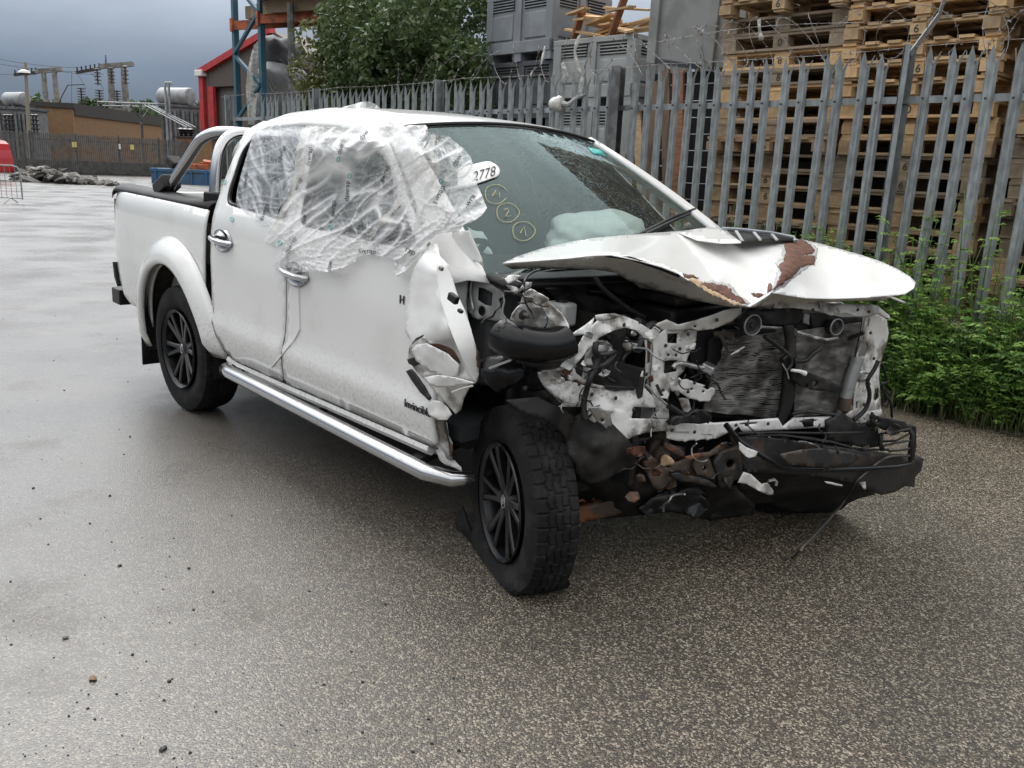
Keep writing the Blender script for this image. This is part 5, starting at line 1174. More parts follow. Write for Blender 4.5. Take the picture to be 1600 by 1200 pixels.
# roll bar
rb = bpy.data.objects.new('roll_bar', None); COL.objects.link(rb); rb.parent = T
def spl(P, n=6):
    P = [Vector(p) for p in P]; out_ = []
    for i in range(len(P)-1):
        p0, p1, p2, p3 = P[max(i-1, 0)], P[i], P[i+1], P[min(i+2, len(P)-1)]
        for t in np.linspace(0, 1, n, endpoint=False):
            t = float(t); out_.append(.5*((2*p1)+(-p0+p2)*t+(2*p0-5*p1+4*p2-p3)*t*t+(-p0+3*p1-3*p2+p3)*t**3))
    return out_+[P[-1]]
for s in (-1, 1):
    q = MB(); q.tube(spl([(-.46, s*.735, 1.27), (-.28, s*.725, 1.40), (-.02, s*.71, 1.585), (.04, s*.70, 1.625), (.11, s*.67, 1.655), (.16, s*.62, 1.667), (.19, s*.5, 1.668)]), .032, 14); q.build('brace_tube', M['chrome'], rb, 60)
    q = MB(); q.tube(spl([(.24, s*.735, 1.22), (.245, s*.73, 1.35), (.24, s*.71, 1.50), (.225, s*.67, 1.60), (.215, s*.60, 1.655), (.20, s*.50, 1.668)]), .032, 14); q.build('hoop_leg', M['chrome'], rb, 60)
    q = MB(); q.bar((-.52, s*.735, 1.285), (-.36, s*.73, 1.36), .11, .085); q.build('clamp_foot', M['black_plastic'], rb, bevel=.01)
    q = MB(); q.bar((.24, s*.735, 1.16), (.245, s*.73, 1.335), .10, .10); q.build('clamp_foot', M['black_plastic'], rb, bevel=.01)
q = MB(); q.tube([(.20, -.5, 1.668), (.20, .5, 1.668)], .032, 14); q.build('top_tube', M['chrome'], rb, 60)
# ---- wheels
def tyre_mesh(R=.385, rin=.232, wd=.265, flat=0.0, seed=0):
    """tread cut into real blocks; flat = height of the hub above the ground when the tyre has gone down"""
    na = 360; prof = []           # (y, r, tread?)
    hw = wd/2
    inner = [(-.105, rin, 0), (-.118, rin+.012, 0), (-.130, rin+.04, 0), (-.136, rin+.075, 0), (-.134, R-.052, 0), (-.127, R-.028, 0)]
    ty = np.linspace(-.120, .120, 41)
    prof = inner+[(float(y), R-.010*(abs(y)/.12)**4, 1) for y in ty]+[(-a, b, 0) for a, b, _ in inner[::-1]]
    n = len(prof); V = []; F = []
    for i in range(na):
        a = 2*math.pi*i/na
        for j, (y, r, t) in enumerate(prof):
            rr_ = r
            if t:
                ay = y+.006*math.sin(a*38); g = 0
                for gy in (-.062, -.020, .020, .062): g = max(g, 1 if abs(ay-gy) < .0045 else 0)
                blk = int(i+ (2 if -.06 < y < -.02 else 4 if -.02 <= y < .02 else 1 if .02 <= y < .06 else 0)) % (8 if abs(y) > .06 else 10)
                if blk == 0: g = 1
                rr_ -= .0055*g
            elif abs(y) > .125 and r > R-.06: rr_ -= .006*((i % 8) == 0)
            V.append([rr_*math.cos(a), y, rr_*math.sin(a)])
    for i in range(na):
        for j in range(n-1): p = i*n+j; q = ((i+1) % na)*n+j; F.append((p, p+1, q+1, q))
    return V, F
def make_wheel(c, s, steer=0.0, flat=False, label=None, spin=.2):
    root = bpy.data.objects.new('wheel', None); COL.objects.link(root); root.parent = T; root.location = c; root.rotation_euler = (0, 0, steer)
    V, F = tyre_mesh()
    for v in V: v[1] *= .87
    if flat:
        Rz = Matrix.Rotation(steer, 3, 'Z')
        gz = -(c[2]-(-TH*0)) 
        for v in V:
            x, y, z = v; w_ = Rz @ Vector(v)+Vector(c); wz = (-math.sin(TH)*w_.x+math.cos(TH)*(w_.z-.385)+.385)      # world height
            if wz < .075:
                k = max(0, (.075-wz)/.075); r_ = math.hypot(x, z)
                side = 1 if y > 0 else -1
                if abs(y) > .10: y += side*.045*math.sin(min(1, k)*math.pi/2)*(1 if r_ < .37 else .75)
                if wz < .004: z += (.004-wz)
                v[1], v[2] = y, z
    me = bpy.data.meshes.new('tyre'); me.from_pydata([tuple(v) for v in V], [], F); me.update(); me.flip_normals(); ty = link('tyre', me, M['rubber'], root, 28)
    rim = bpy.data.objects.new('rim', None); COL.objects.link(rim); rim.parent = root
    q = MB(); yo = s*1.0
    pf = [(.236, .128), (.240, .120), (.234, .112), (.222, .104), (.216, .07), (.200, -.02), (.205, -.10), (.232, -.12)]
    q.lathe([(r, y*yo) for r, y in pf], 48, (0, 0, 0), 'y'); q.build('barrel', M['rim_black'], rim, 40)
    for k in range(6):
        a0 = k*math.pi/3+spin
        for dlt in (-.19, .19):
            q = MB(); V2 = []
            for r, wv, y0, y1 in ((.045, .017, .050, .085), (.12, .014, .060, .096), (.19, .014, .066, .104), (.222, .018, .068, .108)):
                a = a0+dlt*(.62+.38*(r/.22)); ca, sa = math.cos(a), math.sin(a); tx, tz = -sa, ca
                for sg, y in ((-1, y0), (-1, y1-.006), (-.6, y1), (.6, y1), (1, y1-.006), (1, y0)): V2.append((r*ca+tx*wv*sg, yo*y, r*sa+tz*wv*sg))
            F2 = []
            for i in range(3):
                for j in range(5): p = i*6+j; F2.append((p, p+1, p+7, p+6) if s < 0 else (p, p+6, p+7, p+1))
            q.add(V2, F2); q.build('spoke', M['rim_black'], rim, 40)
    q = MB(); q.lathe([(0, yo*.092), (.030, yo*.091), (.038, yo*.086), (.062, yo*.082), (.070, yo*.05)], 24, (0, 0, 0), 'y'); q.build('hub', M['rim_black'], rim, 40)
    q = MB(); P = [(.020*math.cos(a), yo*.094, .027*math.sin(a)) for a in np.linspace(0, 2*math.pi, 24)]; q.tube(P, .0032, 5, False); P = [(.009*math.cos(a), yo*.094, .005+.014*math.sin(a)) for a in np.linspace(0, 2*math.pi, 20)]; q.tube(P, .0026, 5, False); P = [(.017*math.cos(a), yo*.094, .012+.008*math.sin(a)) for a in np.linspace(0, 2*math.pi, 20)]; q.tube(P, .0024, 5, False); q.build('emblem', M['chrome'], rim)
    q = MB(); q.lathe([(.05, yo*-.02), (.155, yo*-.02), (.155, yo*0.0), (.05, yo*0.0)], 28, (0, 0, 0), 'y'); q.build('brake_disc', M['dark_metal'], rim, 30)
    q = MB(); q.box((.14, 0, .02), (.06, .07, .14)); q.build('brake_caliper', M['dark_metal'], rim, bevel=.01)
    if label: root['label'] = label
    return root
FWZ = .280+math.sin(TH)*2.84
make_wheel((0, -.765, .385), -1, 0)
make_wheel((0, .765, .385), 1, 0)
make_wheel((2.832, -.703, FWZ-.002), -1, rad(-22), True, 'burst front wheel turned outwards with its tyre flat', .1).scale = (.97, .76, .97)
make_wheel((3.05, .77, FWZ+.07), 1, rad(-12), True)
# torn sidewall flap of the flat tyre
_fl = [(716, 800), (722, 792), (735, 830), (752, 862), (775, 888), (790, 912), (778, 915), (752, 898), (728, 868), (714, 838), (711, 815)]
_wn = np.array([-math.sin(rad(22)), -math.cos(rad(22)), 0]); _wc = np.array([2.832, -.703, FWZ])
def wheel_y(px, py, off): d = ray(px, py, True); return float((CL_+((_wc+_wn*off-CL_) @ _wn)/(d @ _wn)*d)[1])
traced('torn_sidewall', _fl, [(x, y, ('y', wheel_y(x, y, .105+.02*(i > 5)))) for i, (x, y) in enumerate(_fl)], M['rubber'], T, step=5, solid=.008, crumple=.012, cs=30)

# ---- badges
def badge(txt, px, py, size, slope=0):
    me = text_mesh(txt, size, .002); me.materials.append(M['ink' if txt != 'H' else 'dark_metal']); p = SIDE(px, py, .007); o = link('badge', me, None, T); o.matrix_local = Matrix.Translation(Vector(p)) @ Matrix(((1, 0, 0), (0, 0, -1), (0, 1, 0))).to_4x4() @ Matrix.Rotation(slope, 4, 'Z'); return o
badge('Invincible', 652, 638, .047); badge('H', 628, 469, .050)
# drip string from the front handle
q = MB(); q.tube([SIDE(466, 444, .012), SIDE(467, 470, .008), SIDE(468, 515, .008), SIDE(460, 530, .008), SIDE(440, 555, .008), SIDE(424, 574, .008)], .0035, 5); q.build('white_cord', M['label_white'], T)
# ---- rear door blue/green marks? none; bonnet, crumpled
HOOD = [(785, 411), (815, 398), (850, 387), (890, 378), (925, 372), (990, 366), (1060, 361), (1110, 357), (1130, 358), (1160, 361), (1200, 366), (1240, 374), (1256, 375), (1280, 380), (1312, 389), (1345, 398), (1375, 408), (1402, 420), (1422, 432), (1431, 441), (1428, 450), (1414, 459), (1395, 461), (1350, 465), (1300, 467), (1260, 466), (1225, 461), (1206, 457), (1190, 468), (1172, 479), (1160, 476), (1135, 462), (1105, 447), (1075, 437), (1060, 427), (1035, 417), (1000, 407), (955, 398), (925, 399), (890, 403), (840, 407)]
HC = [(785, 411, ('y', -.70)), (850, 387, ('y', -.45)), (925, 372, ('y', -.20)), (1010, 365, ('y', .12)), (1110, 357, ('y', .50)), (1180, 363, ('y', .66)), (1256, 374, ('y', .73)), (1340, 397, ('y', .74)), (1431, 441, ('y', .72)), (1395, 461, ('y', .58)), (1300, 467, ('x', 3.47)), (1225, 461, ('x', 3.42)), (1172, 479, ('x', 3.405)), (1105, 447, ('y', -.27)), (1060, 427, ('y', -.35)), (955, 398, ('y', -.50)), (870, 404, ('y', -.62)), (1206, 455, ('x', 3.40)), (1220, 425, ('x', 3.36)), (1240, 395, ('x', 3.22)), (1130, 420, ('x', 3.14)), (1040, 392, ('x', 2.98)), (1320, 430, ('y', .50)), (1170, 400, ('x', 3.1)), (1192, 425, ('x', 3.225)), (1215, 395, ('x', 3.165)), (1262, 412, ('x', 3.30)), (1236, 432, ('x', 3.385))]
hood = traced('bonnet', HOOD, HC, WP, T, step=5, solid=.004, crumple=.003, cs=9, smooth=180)
_hts = []
for x, y, r in HC:
    d = ray(x, y, True); _hts.append(float((resolve(x, y, r)-CL_) @ d/(d @ d)))
_htp = TPS([(c[0], c[1]) for c in HC], _hts)
def onhood(x, y, up_=.004): d = ray(x, y, True); p = CL_+(_htp(x, y))*d; return p-up_*d/np.linalg.norm(d)
def ragged(outline, amp=2.2, st=2.5, seed=0): return [(x+amp*mnoise.noise(Vector((x*.31, y*.31, seed)))+.8*amp*mnoise.noise(Vector((x*.9, y*.9, seed+3))), y+amp*mnoise.noise(Vector((x*.31, y*.31, seed+9)))+.8*amp*mnoise.noise(Vector((x*.9, y*.9, seed+7)))) for x, y in dense(outline, st)]
def hood_patch(name, outline, m_, lift=.006, step=5):
    outline = ragged(outline); return panel(name, outline, lambda x, y: onhood(x, y, lift+.004*nz3((x, y, 0), .08)), M[m_], hood, (), step, .0012, 180, tuple(CL_-onhood(*outline[0])))
hood_patch('rust_patch', [(1226, 378), (1240, 374), (1256, 375), (1268, 383), (1273, 390), (1271, 395), (1256, 400), (1273, 399), (1273, 412), (1262, 413), (1250, 420), (1240, 432), (1224, 440), (1232, 442), (1218, 446), (1208, 453), (1216, 438), (1222, 425), (1214, 416), (1224, 408), (1228, 395), (1225, 387)], 'rust', .012)
hood_patch('rust_patch', [(1096, 442), (1110, 441), (1135, 446), (1148, 460), (1160, 466), (1170, 476), (1158, 474), (1140, 466), (1118, 456), (1104, 448)], 'rust', .008)
hood_patch('rust_patch', [(1066, 427), (1078, 428), (1092, 434), (1080, 435), (1070, 433)], 'rust', .008)
for R_ in ([(1222, 376), (1240, 372), (1262, 376), (1278, 388), (1276, 404), (1266, 416), (1246, 430), (1228, 446), (1204, 458), (1210, 436), (1216, 420), (1210, 412), (1222, 402)], [(1088, 440), (1112, 438), (1140, 444), (1155, 460), (1174, 474), (1166, 478), (1136, 468), (1102, 450)]): hood_patch('chipped_edge', R_, 'pale_bin', .004)
hood_patch('bare_filler', [(1070, 432), (1090, 436), (1104, 446), (1130, 462), (1160, 477), (1150, 477), (1112, 460), (1085, 443)], 'wood1', .007)
hood_patch('rust_patch', [(1174, 458), (1184, 457), (1196, 459), (1186, 464), (1178, 463)], 'rust', .010)
hood_patch('rust_patch', [(1200, 440), (1206, 446), (1204, 454), (1199, 457)], 'rust', .010, 3)
# turned-down hem and inner frame under the near edge
traced('bonnet_hem', [(785, 413), (840, 408), (890, 404), (955, 400), (1000, 409), (1035, 419), (1062, 431), (1080, 440), (1110, 452), (1160, 478), (1170, 481), (1140, 479), (1110, 474), (1080, 468), (1030, 455), (985, 440), (960, 426), (925, 421), (875, 419), (840, 417), (800, 421)], [(785, 413, ('y', -.68)), (890, 404, ('y', -.585)), (955, 400, ('y', -.48)), (1060, 430, ('y', -.33)), (1170, 480, ('x', 3.395)), (1030, 455, ('y', -.22)), (925, 421, ('y', -.46)), (800, 421, ('y', -.62)), (1110, 474, ('x', 3.24))], M['dirty_white'], hood, step=7, solid=.004, crumple=.010, cs=8, smooth=50)
traced('bonnet_gap', [(940, 399), (985, 401), (1035, 417), (1064, 431), (1060, 434), (1030, 422), (985, 407), (950, 402)], [(940, 399, ('y', -.505)), (985, 401, ('y', -.46)), (1064, 431, ('y', -.345)), (1030, 422, ('y', -.39)), (985, 407, ('y', -.455))], M['void'], hood, step=6, solid=.002)
traced('bonnet_hem', [(1172, 480), (1190, 470), (1206, 459), (1260, 468), (1300, 469), (1395, 463), (1380, 470), (1330, 470), (1270, 474), (1225, 478), (1195, 479)], [(1172, 480, ('x', 3.39)), (1206, 459, ('x', 3.37)), (1300, 469, ('x', 3.44)), (1395, 463, ('y', .58)), (1270, 474, ('x', 3.38)), (1195, 479, ('x', 3.33))], M['dirty_white'], hood, step=7, solid=.004, crumple=.008, cs=10, smooth=50)
q = MB(); q.bar(onhood(1388, 462, -.02), L(1414, 473, 'y', .60), .012, .006); q.build('hem_strip', M['dirty_white'], hood)
# bonnet scoop with its slats
sc_ = traced('scoop', [(1060, 362), (1085, 358), (1108, 355), (1132, 357), (1142, 366), (1158, 378), (1130, 379), (1090, 374)], [(1060, 362, ('y', .24)), (1108, 355, ('y', .42)), (1132, 357, ('y', .46)), (1158, 378, ('y', .16)), (1090, 374, ('y', .14))], WP, hood, step=6, solid=.006, smooth=180)
traced('scoop_mouth', [(1132, 357), (1150, 359), (1200, 364), (1236, 370), (1242, 376), (1200, 374), (1160, 378), (1142, 366)], [(1132, 357, ('y', .46)), (1236, 370, ('y', .66)), (1160, 378, ('y', .25)), (1242, 376, ('y', .60))], M['void'], sc_, step=6, solid=.004)
for a, b in (((1150, 361), (1160, 377)), ((1178, 363), (1188, 375)), ((1206, 366), (1214, 375))):
    q = MB(); q.bar(L(a[0], a[1], 'y', .40+.002*(a[0]-1150)), L(b[0], b[1], 'y', .26+.004*(b[0]-1160)), .012, .006); q.build('scoop_slat', M['pale_bin'], sc_)
q = MB(); q.tube([L(1128, 357, 'y', .42), L(1160, 359, 'y', .47), L(1205, 364, 'y', .54), L(1240, 371, 'y', .60), L(1243, 377, 'y', .58)], .008, 6); q.build('scoop_rim', M['grey_bin'], sc_)
q = MB(); q.lathe([(0, .006), (.012, .004), (.014, 0)], 10, onhood(1131, 381, .004), 'z'); q.build('washer_jet', M['dark_metal'], hood)

# ---- engine bay
for nm, c, d, m_ in (('firewall', (2.58, .06, .86), (.04, 1.26, .70), 'engine'), ('engine_block', (2.86, .10, .80), (.36, .48, .42), 'engine'), ('engine_cover', (2.86, .10, 1.05), (.34, .42, .08), 'black_plastic'), ('battery', (3.22, .52, .98), (.20, .26, .20), 'black_plastic'), ('intercooler', (2.86, .12, 1.12), (.32, .40, .05), 'dark_metal')):
    q = MB(); q.box(c, d, (0, 0, -.25 if nm == 'fan_shroud' else 0)); q.build(nm, M[m_], T, bevel=.015)
q = MB(); q.box((2.82, .70, .80), (.55, .03, .5)); q.build('inner_wing', M['inner_white'], T)
q = MB(); q.box((2.80, -.38, .82), (.40, .03, .5), (0, .1, 0)); q.build('inner_wing', M['engine'], T)
panel('front_wing', [(2.52, 1.16), (3.0, 1.13), (3.42, 1.06), (3.46, .80), (3.42, .62)]+[(x, z) for x, z in arc(3.05, .42, .43, 40, 175, 14)]+[(2.56, .48), (2.50, .80)], lambda x, z: (x, .855-.10*max(0, (x-3.1)/.4)**2, z), WP, T, (), .05, .004, 40, (0, 1, 0))
rb_ = random.Random(31)
for i in range(24):       # hoses and looms
    p = Vector((rb_.uniform(2.72, 3.25), rb_.uniform(-.5, .6), rb_.uniform(.72, 1.14))); P = [p]; d = Vector((rb_.uniform(-.5, .5), rb_.uniform(-1, 1), rb_.uniform(-.4, .3))).normalized()
    for j in range(6): d = (d+Vector((rb_.uniform(-.6, .6), rb_.uniform(-.6, .6), rb_.uniform(-.6, .4)))*.6).normalized(); p = p+d*.07; p.z = min(max(p.z, .66), 1.15); P.append(p)
    q = MB(); q.tube(spl(P, 4), rb_.choice((.006, .009, .014, .02)), 7); q.build('hose', M[rb_.choice(('black_plastic', 'black_gloss', 'dark_metal'))], T, 60)
c1 = lambda *P: [(600+x/3, 360+y/3) for x, y in P]
c2 = lambda *P: [(780+x/3.3324, 340+y/3.3324) for x, y in P]
c3 = lambda *P: [(1060+x/3.334, 340+y/3.334) for x, y in P]
c4 = lambda *P: [(860+x/5.217, 600+y/5.217) for x, y in P]
c5 = lambda *P: [(1120+x/4.285, 600+y/4.285) for x, y in P]
def circ(c, r, n=12, k=1.0): return [(c[0]+r*math.cos(2*math.pi*i/n), c[1]+r*k*math.sin(2*math.pi*i/n)) for i in range(n)]
IW, GP_, BP, DB, RS = M['inner_white'], M['grey_primer'], M['black_plastic'], M['dusty_black'], M['rusty_steel']

# ---- near side, behind the torn wing: pillar foot, scuttle panel, tower
traced('pillar_foot', c1((318, 8), (398, 0), (432, 72), (466, 150), (390, 140), (318, 126)), [(706, 363, ('y', -.76)), (733, 362, ('y', -.735)), (755, 410, ('y', -.715)), (706, 402, ('y', -.78))], WP, T, step=6, solid=.006)
traced('pillar_foot', c1((318, 126), (390, 140), (466, 150), (470, 190), (455, 215), (400, 200), (385, 330), (395, 420), (390, 520), (350, 480), (330, 300), (312, 190)), [(706, 363, ('y', -.74)), (755, 410, ('y', -.70)), (755, 430, ('y', -.71)), (730, 470, ('y', -.76)), (730, 530, ('y', -.74)), (706, 420, ('y', -.80))], GP_, T, step=8, solid=.006, crumple=.006)
traced('scuttle_panel', c1((392, 202), (470, 230), (560, 290), (563, 308), (536, 322), (548, 370), (552, 402), (580, 415), (575, 428), (480, 418), (420, 410), (384, 362)), [(730, 428, ('y', -.735)), (787, 458, ('y', -.70)), (793, 500, ('y', -.69)), (730, 480, ('y', -.74))], GP_, T, [c1((441, 266), (470, 272), (508, 292), (504, 356), (470, 348), (438, 326)), [(752.4+6*math.cos(a), 486+8*math.sin(a)) for a in np.linspace(0, 6.28, 12, endpoint=False)]], step=6, solid=.005, crumple=.004, cs=20)
for nm, a in (('stiffener', c1((398, 220), (412, 225), (405, 300), (420, 380), (406, 372), (392, 300))),): traced(nm, a, [(733, 435, ('y', -.745)), (735, 485, ('y', -.75)), (728, 470, ('y', -.75))], M['alu'], T, step=6, solid=.008)
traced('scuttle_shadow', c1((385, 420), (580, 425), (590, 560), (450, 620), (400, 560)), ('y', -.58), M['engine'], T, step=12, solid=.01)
traced('wing_bracket', c1((508, 190), (528, 196), (545, 215), (575, 206), (600, 200), (640, 186), (668, 180), (625, 205), (608, 222), (640, 244), (656, 268), (640, 285), (600, 265), (560, 285), (528, 270), (508, 250)), ('y', -.66), IW, T, step=5, solid=.004, crumple=.02, cs=22)
tw = traced('strut_tower', c1((580, 440), (600, 395), (636, 350), (650, 300), (690, 275), (735, 300), (770, 322), (768, 345), (800, 365), (840, 400), (862, 440), (872, 495), (868, 525), (840, 490), (790, 455), (765, 465), (720, 455), (680, 470), (620, 465)), [(795, 505, ('x', 2.86)), (830, 470, ('x', 2.96)), (855, 480, ('x', 3.0)), (888, 530, ('x', 3.06)), (840, 512, ('x', 2.93))], IW, T, step=5, solid=.004, crumple=.05, cs=14, smooth=25, seed=3)
for c in (c1((648, 395))[0], c1((767, 372))[0]):
    q = MB(); p = np.array(L(c[0], c[1], 'x', 2.99)); q.lathe([(.004, .03), (.009, .025), (.010, .006), (.018, .004), (.018, 0)], 10, p, 'x'); q.build('stud', M['dark_metal'], tw)
traced('tower_flange', c1((740, 345), (770, 330), (830, 390), (865, 450), (870, 520), (845, 490), (800, 440), (760, 400)), [(850, 478, ('x', 3.01)), (888, 530, ('x', 3.08)), (870, 500, ('x', 3.05)), (855, 495, ('x', 3.02))], IW, T, step=5, solid=.004, crumple=.02, cs=18, smooth=25)
# black intake trunk, air box
def roundbox(name, P, r, m_, flat=1.0): q = MB(); q.tube(spl(P, 5), r, 16); o = q.build(name, M[m_], T, 60); return o
q = MB(); A = [L(782, 522, 'x', 2.92), L(800, 532, 'x', 2.97), L(840, 540, 'x', 3.02), L(870, 538, 'x', 3.05), L(888, 530, 'x', 3.06)]; q.tube(spl([tuple(a) for a in A], 5), [.03]+[.062]*19+[.045], 16); q.build('intake_trunk', M['black_gloss'], T, 60)
q = MB(); A = [L(812, 552, 'x', 2.98), L(850, 563, 'x', 3.03), L(884, 556, 'x', 3.06)]; q.tube(spl([tuple(a) for a in A], 5), .034, 12); q.build('intake_trunk', M['black_plastic'], T, 60)
traced('air_box', c1((452, 606), (500, 590), (575, 580), (640, 602), (660, 640), (650, 700), (590, 740), (540, 770), (480, 720), (455, 680)), [(752, 565, ('x', 2.80)), (812, 562, ('x', 2.92)), (815, 595, ('x', 2.93)), (780, 615, ('x', 2.86)), (790, 560, ('x', 2.88)), (770, 590, ('x', 2.87))], M['black_gloss'], T, step=7, solid=.03, crumple=.012, cs=16)
q = MB(); q.bar(L(765, 575, 'x', 2.88), L(800, 562, 'x', 2.95), .02, .006); q.build('air_box_clip', M['alu'], T)
traced('loose_bracket', c1((437, 560), (446, 572), (450, 610), (470, 625), (455, 652), (440, 640)), ('x', 2.80), RS, T, step=4, solid=.006)
# ---- torn wing hanging on the door edge
wing = traced('torn_wing', c1((212, 72), (250, 60), (262, 120), (300, 158), (345, 300), (385, 385), (430, 540), (447, 640), (440, 700), (428, 718), (395, 700), (330, 690), (240, 676), (200, 684), (150, 640), (112, 600), (110, 560), (130, 520), (112, 500), (98, 470), (100, 390), (112, 330), (120, 250), (140, 180), (175, 110)), [(671, 384, ('y', -.86)), (683, 382, ('y', -.85)), (700, 412, ('y', -.90)), (682, 420, ('y', -.945)), (640, 440, ('y', -.895)), (633, 500, ('y', -.90)), (670, 480, ('y', -.955)), (690, 470, ('y', -.97)), (715, 465, ('y', -.90)), (728, 488, ('y', -.90)), (700, 520, ('y', -.985)), (745, 560, ('y', -.905)), (749, 575, ('y', -.90)), (742, 598, ('y', -.92)), (720, 590, ('y', -.96)), (690, 560, ('y', -.93)), (660, 530, ('y', -.955)), (640, 560, ('y', -.90)), (670, 585, ('y', -.91))], WP, T, step=5, solid=.003, crumple=.012, cs=10, smooth=30)
fl = traced('wing_flange', c1((247, 160), (265, 165), (300, 158), (345, 300), (385, 385), (430, 540), (447, 640), (440, 706), (428, 715), (405, 680), (350, 560), (300, 440), (265, 330), (250, 240)), [(682, 414, ('y', -.96)), (700, 413, ('y', -.915)), (728, 488, ('y', -.915)), (749, 575, ('y', -.915)), (742, 598, ('y', -.94)), (717, 547, ('y', -.992)), (690, 475, ('y', -.985)), (684, 440, ('y', -.97))], WP, wing, step=5, solid=.003, smooth=40)
for c, r in ((c1((325, 318))[0], 0), (c1((358, 378))[0], 1), (c1((268, 178))[0], 2)):
    q = MB(); p = L(c[0], c[1], 'y', -1.0); q.box(p, ((.045, .02, .028), (.02, .015, .012), (.018, .012, .016))[r], (0, .3, 0)); q.build('plastic_clip', BP if r < 2 else M['alu'], wing, bevel=.003)
bowl = traced('wing_bowl', c1((112, 600), (118, 545), (150, 520), (180, 500), (215, 520), (260, 545), (310, 560), (350, 600), (365, 640), (360, 690), (410, 712), (395, 745), (372, 790), (360, 840), (335, 862), (300, 820), (250, 770), (210, 720), (150, 660), (125, 625)), [(640, 555, ('y', -.925)), (660, 528, ('y', -.965)), (715, 560, ('y', -.975)), (735, 598, ('y', -.955)), (722, 630, ('y', -.90)), (712, 646, ('y', -.89)), (680, 600, ('y', -.91)), (660, 585, ('y', -.905)), (690, 570, ('y', -.925))], M['dirty_white'], wing, step=5, solid=.003, crumple=.02, cs=16, smooth=30, seed=2)
traced('wing_bowl_paint', c1((128, 560), (150, 535), (200, 530), (300, 580), (350, 630), (345, 680), (300, 690), (240, 670), (190, 640), (150, 610)), [(643, 547, ('y', -.945)), (667, 537, ('y', -.975)), (716, 572, ('y', -.985)), (712, 588, ('y', -.97)), (680, 583, ('y', -.945)), (650, 563, ('y', -.945))], WP, wing, step=5, solid=.002, crumple=.012, cs=16, smooth=30)
decal('rust_patch', c1((212, 530), (250, 530), (300, 545), (325, 560), (350, 600), (362, 625), (330, 605), (290, 580), (240, 555)), bowl, M['rust'], .02)
traced('wing_wedge', c1((188, 692), (215, 682), (250, 678), (330, 690), (400, 708), (425, 716), (380, 725), (300, 735), (240, 735), (205, 712)), [(663, 590, ('y', -.97)), (690, 588, ('y', -1.0)), (742, 598, ('y', -.98)), (690, 605, ('y', -.985)), (668, 597, ('y', -.98))], WP, wing, step=4, solid=.003, crumple=.008)
q = MB(); q.tube([L(*c1((320, 758))[0], 'y', -.96), L(*c1((370, 740))[0], 'y', -.97), L(*c1((415, 728))[0], 'y', -.965)], .004, 5); q.build('wing_strip', WP, wing)
for P_ in (c1((118, 545), (150, 505), (185, 488), (180, 500), (160, 525), (130, 558)), c1((108, 605), (140, 594), (178, 600), (172, 625), (140, 636), (115, 625)), c1((300, 645), (338, 640), (330, 655), (308, 660)), c1((192, 690), (240, 678), (232, 690), (208, 700))):
    decal('wing_scrape', P_, bowl if P_[0][1] > 545 else wing, M['rust'] if P_[0][0] > 655 else M['dusty_black'], .006)
traced('rubber_strip', c1((102, 660), (125, 650), (150, 680), (185, 730), (218, 785), (208, 796), (170, 760), (130, 705)), ('s', .012), BP, wing, step=4, solid=.012, crumple=.004, cs=30)
traced('wing_tail', c1((205, 815), (230, 795), (260, 800), (300, 830), (318, 862), (295, 890), (250, 888), (208, 862)), [(668, 632, ('s', .015)), (690, 630, ('s', .03)), (705, 648, ('s', .01)), (690, 655, ('s', .02))], M['dirty_white'], wing, step=4, solid=.003, crumple=.014, cs=24)
traced('sill_end', c1((246, 890), (296, 900), (302, 960), (322, 1000), (320, 1060), (335, 1085), (360, 1110), (366, 1132), (330, 1112), (290, 1100), (262, 1080), (243, 1030), (240, 1000)), [(682, 657, ('y', -.845)), (698, 660, ('y', -.82)), (706, 700, ('y', -.81)), (720, 737, ('y', -.80)), (685, 718, ('y', -.845)), (680, 695, ('y', -.85))], WP, T, step=5, solid=.006, crumple=.008)
traced('sill_rust', c1((300, 1005), (318, 1000), (322, 1030), (315, 1055), (302, 1040)), [(702, 695, ('y', -.835)), (706, 710, ('y', -.83)), (700, 705, ('y', -.835))], RS, T, step=3, solid=.004)

# ---- front panel: near headlamp bucket, cross members (all on the pushed-back front plane)
def KK(name, poly, off, m_, holes=(), step=6, solid=.005, crumple=.006, cs=14, parent=T, seed=0, smooth=30):
    return traced(name, poly, ('k', off) if not isinstance(off, list) else off, m_, parent, holes, step, solid, crumple, cs, smooth, seed)
lampb = KK('headlamp_bucket', c2((320, 810), (325, 760), (370, 730), (400, 690), (440, 620), (490, 560), (540, 510), (600, 498), (660, 515), (720, 540), (780, 580), (830, 600), (840, 640), (815, 680), (805, 760), (800, 830), (790, 870), (760, 900), (700, 890), (640, 905), (560, 900), (480, 880), (420, 860), (370, 850)), [(880, 580, ('k', .0)), (960, 490, ('k', -.02)), (1030, 520, ('k', .0)), (1020, 600, ('k', .02)), (930, 605, ('k', .03)), (905, 550, ('k', .01))], IW, [c2((490, 660), (520, 625), (590, 590), (660, 570), (720, 590), (760, 630), (770, 700), (765, 780), (755, 850), (720, 880), (640, 880), (560, 880), (500, 870), (440, 840), (400, 810), (390, 770), (430, 730), (460, 690))], 6, .006, .018, 14)
KK('bucket_back', c2((400, 760), (470, 690), (490, 640), (560, 640), (600, 680), (640, 730), (650, 800), (640, 850), (560, 870), (470, 850), (400, 820)), -.16, IW, [], 7, .004, .05, 12)
KK('bucket_plate', c2((485, 645), (540, 640), (600, 690), (560, 712), (510, 700)), -.10, M['alu'], [], 5, .003, .03, 12)
KK('bucket_plate', c2((630, 760), (680, 780), (715, 850), (712, 880), (640, 870), (610, 830)), -.08, GP_, [], 5, .003, .04, 18)
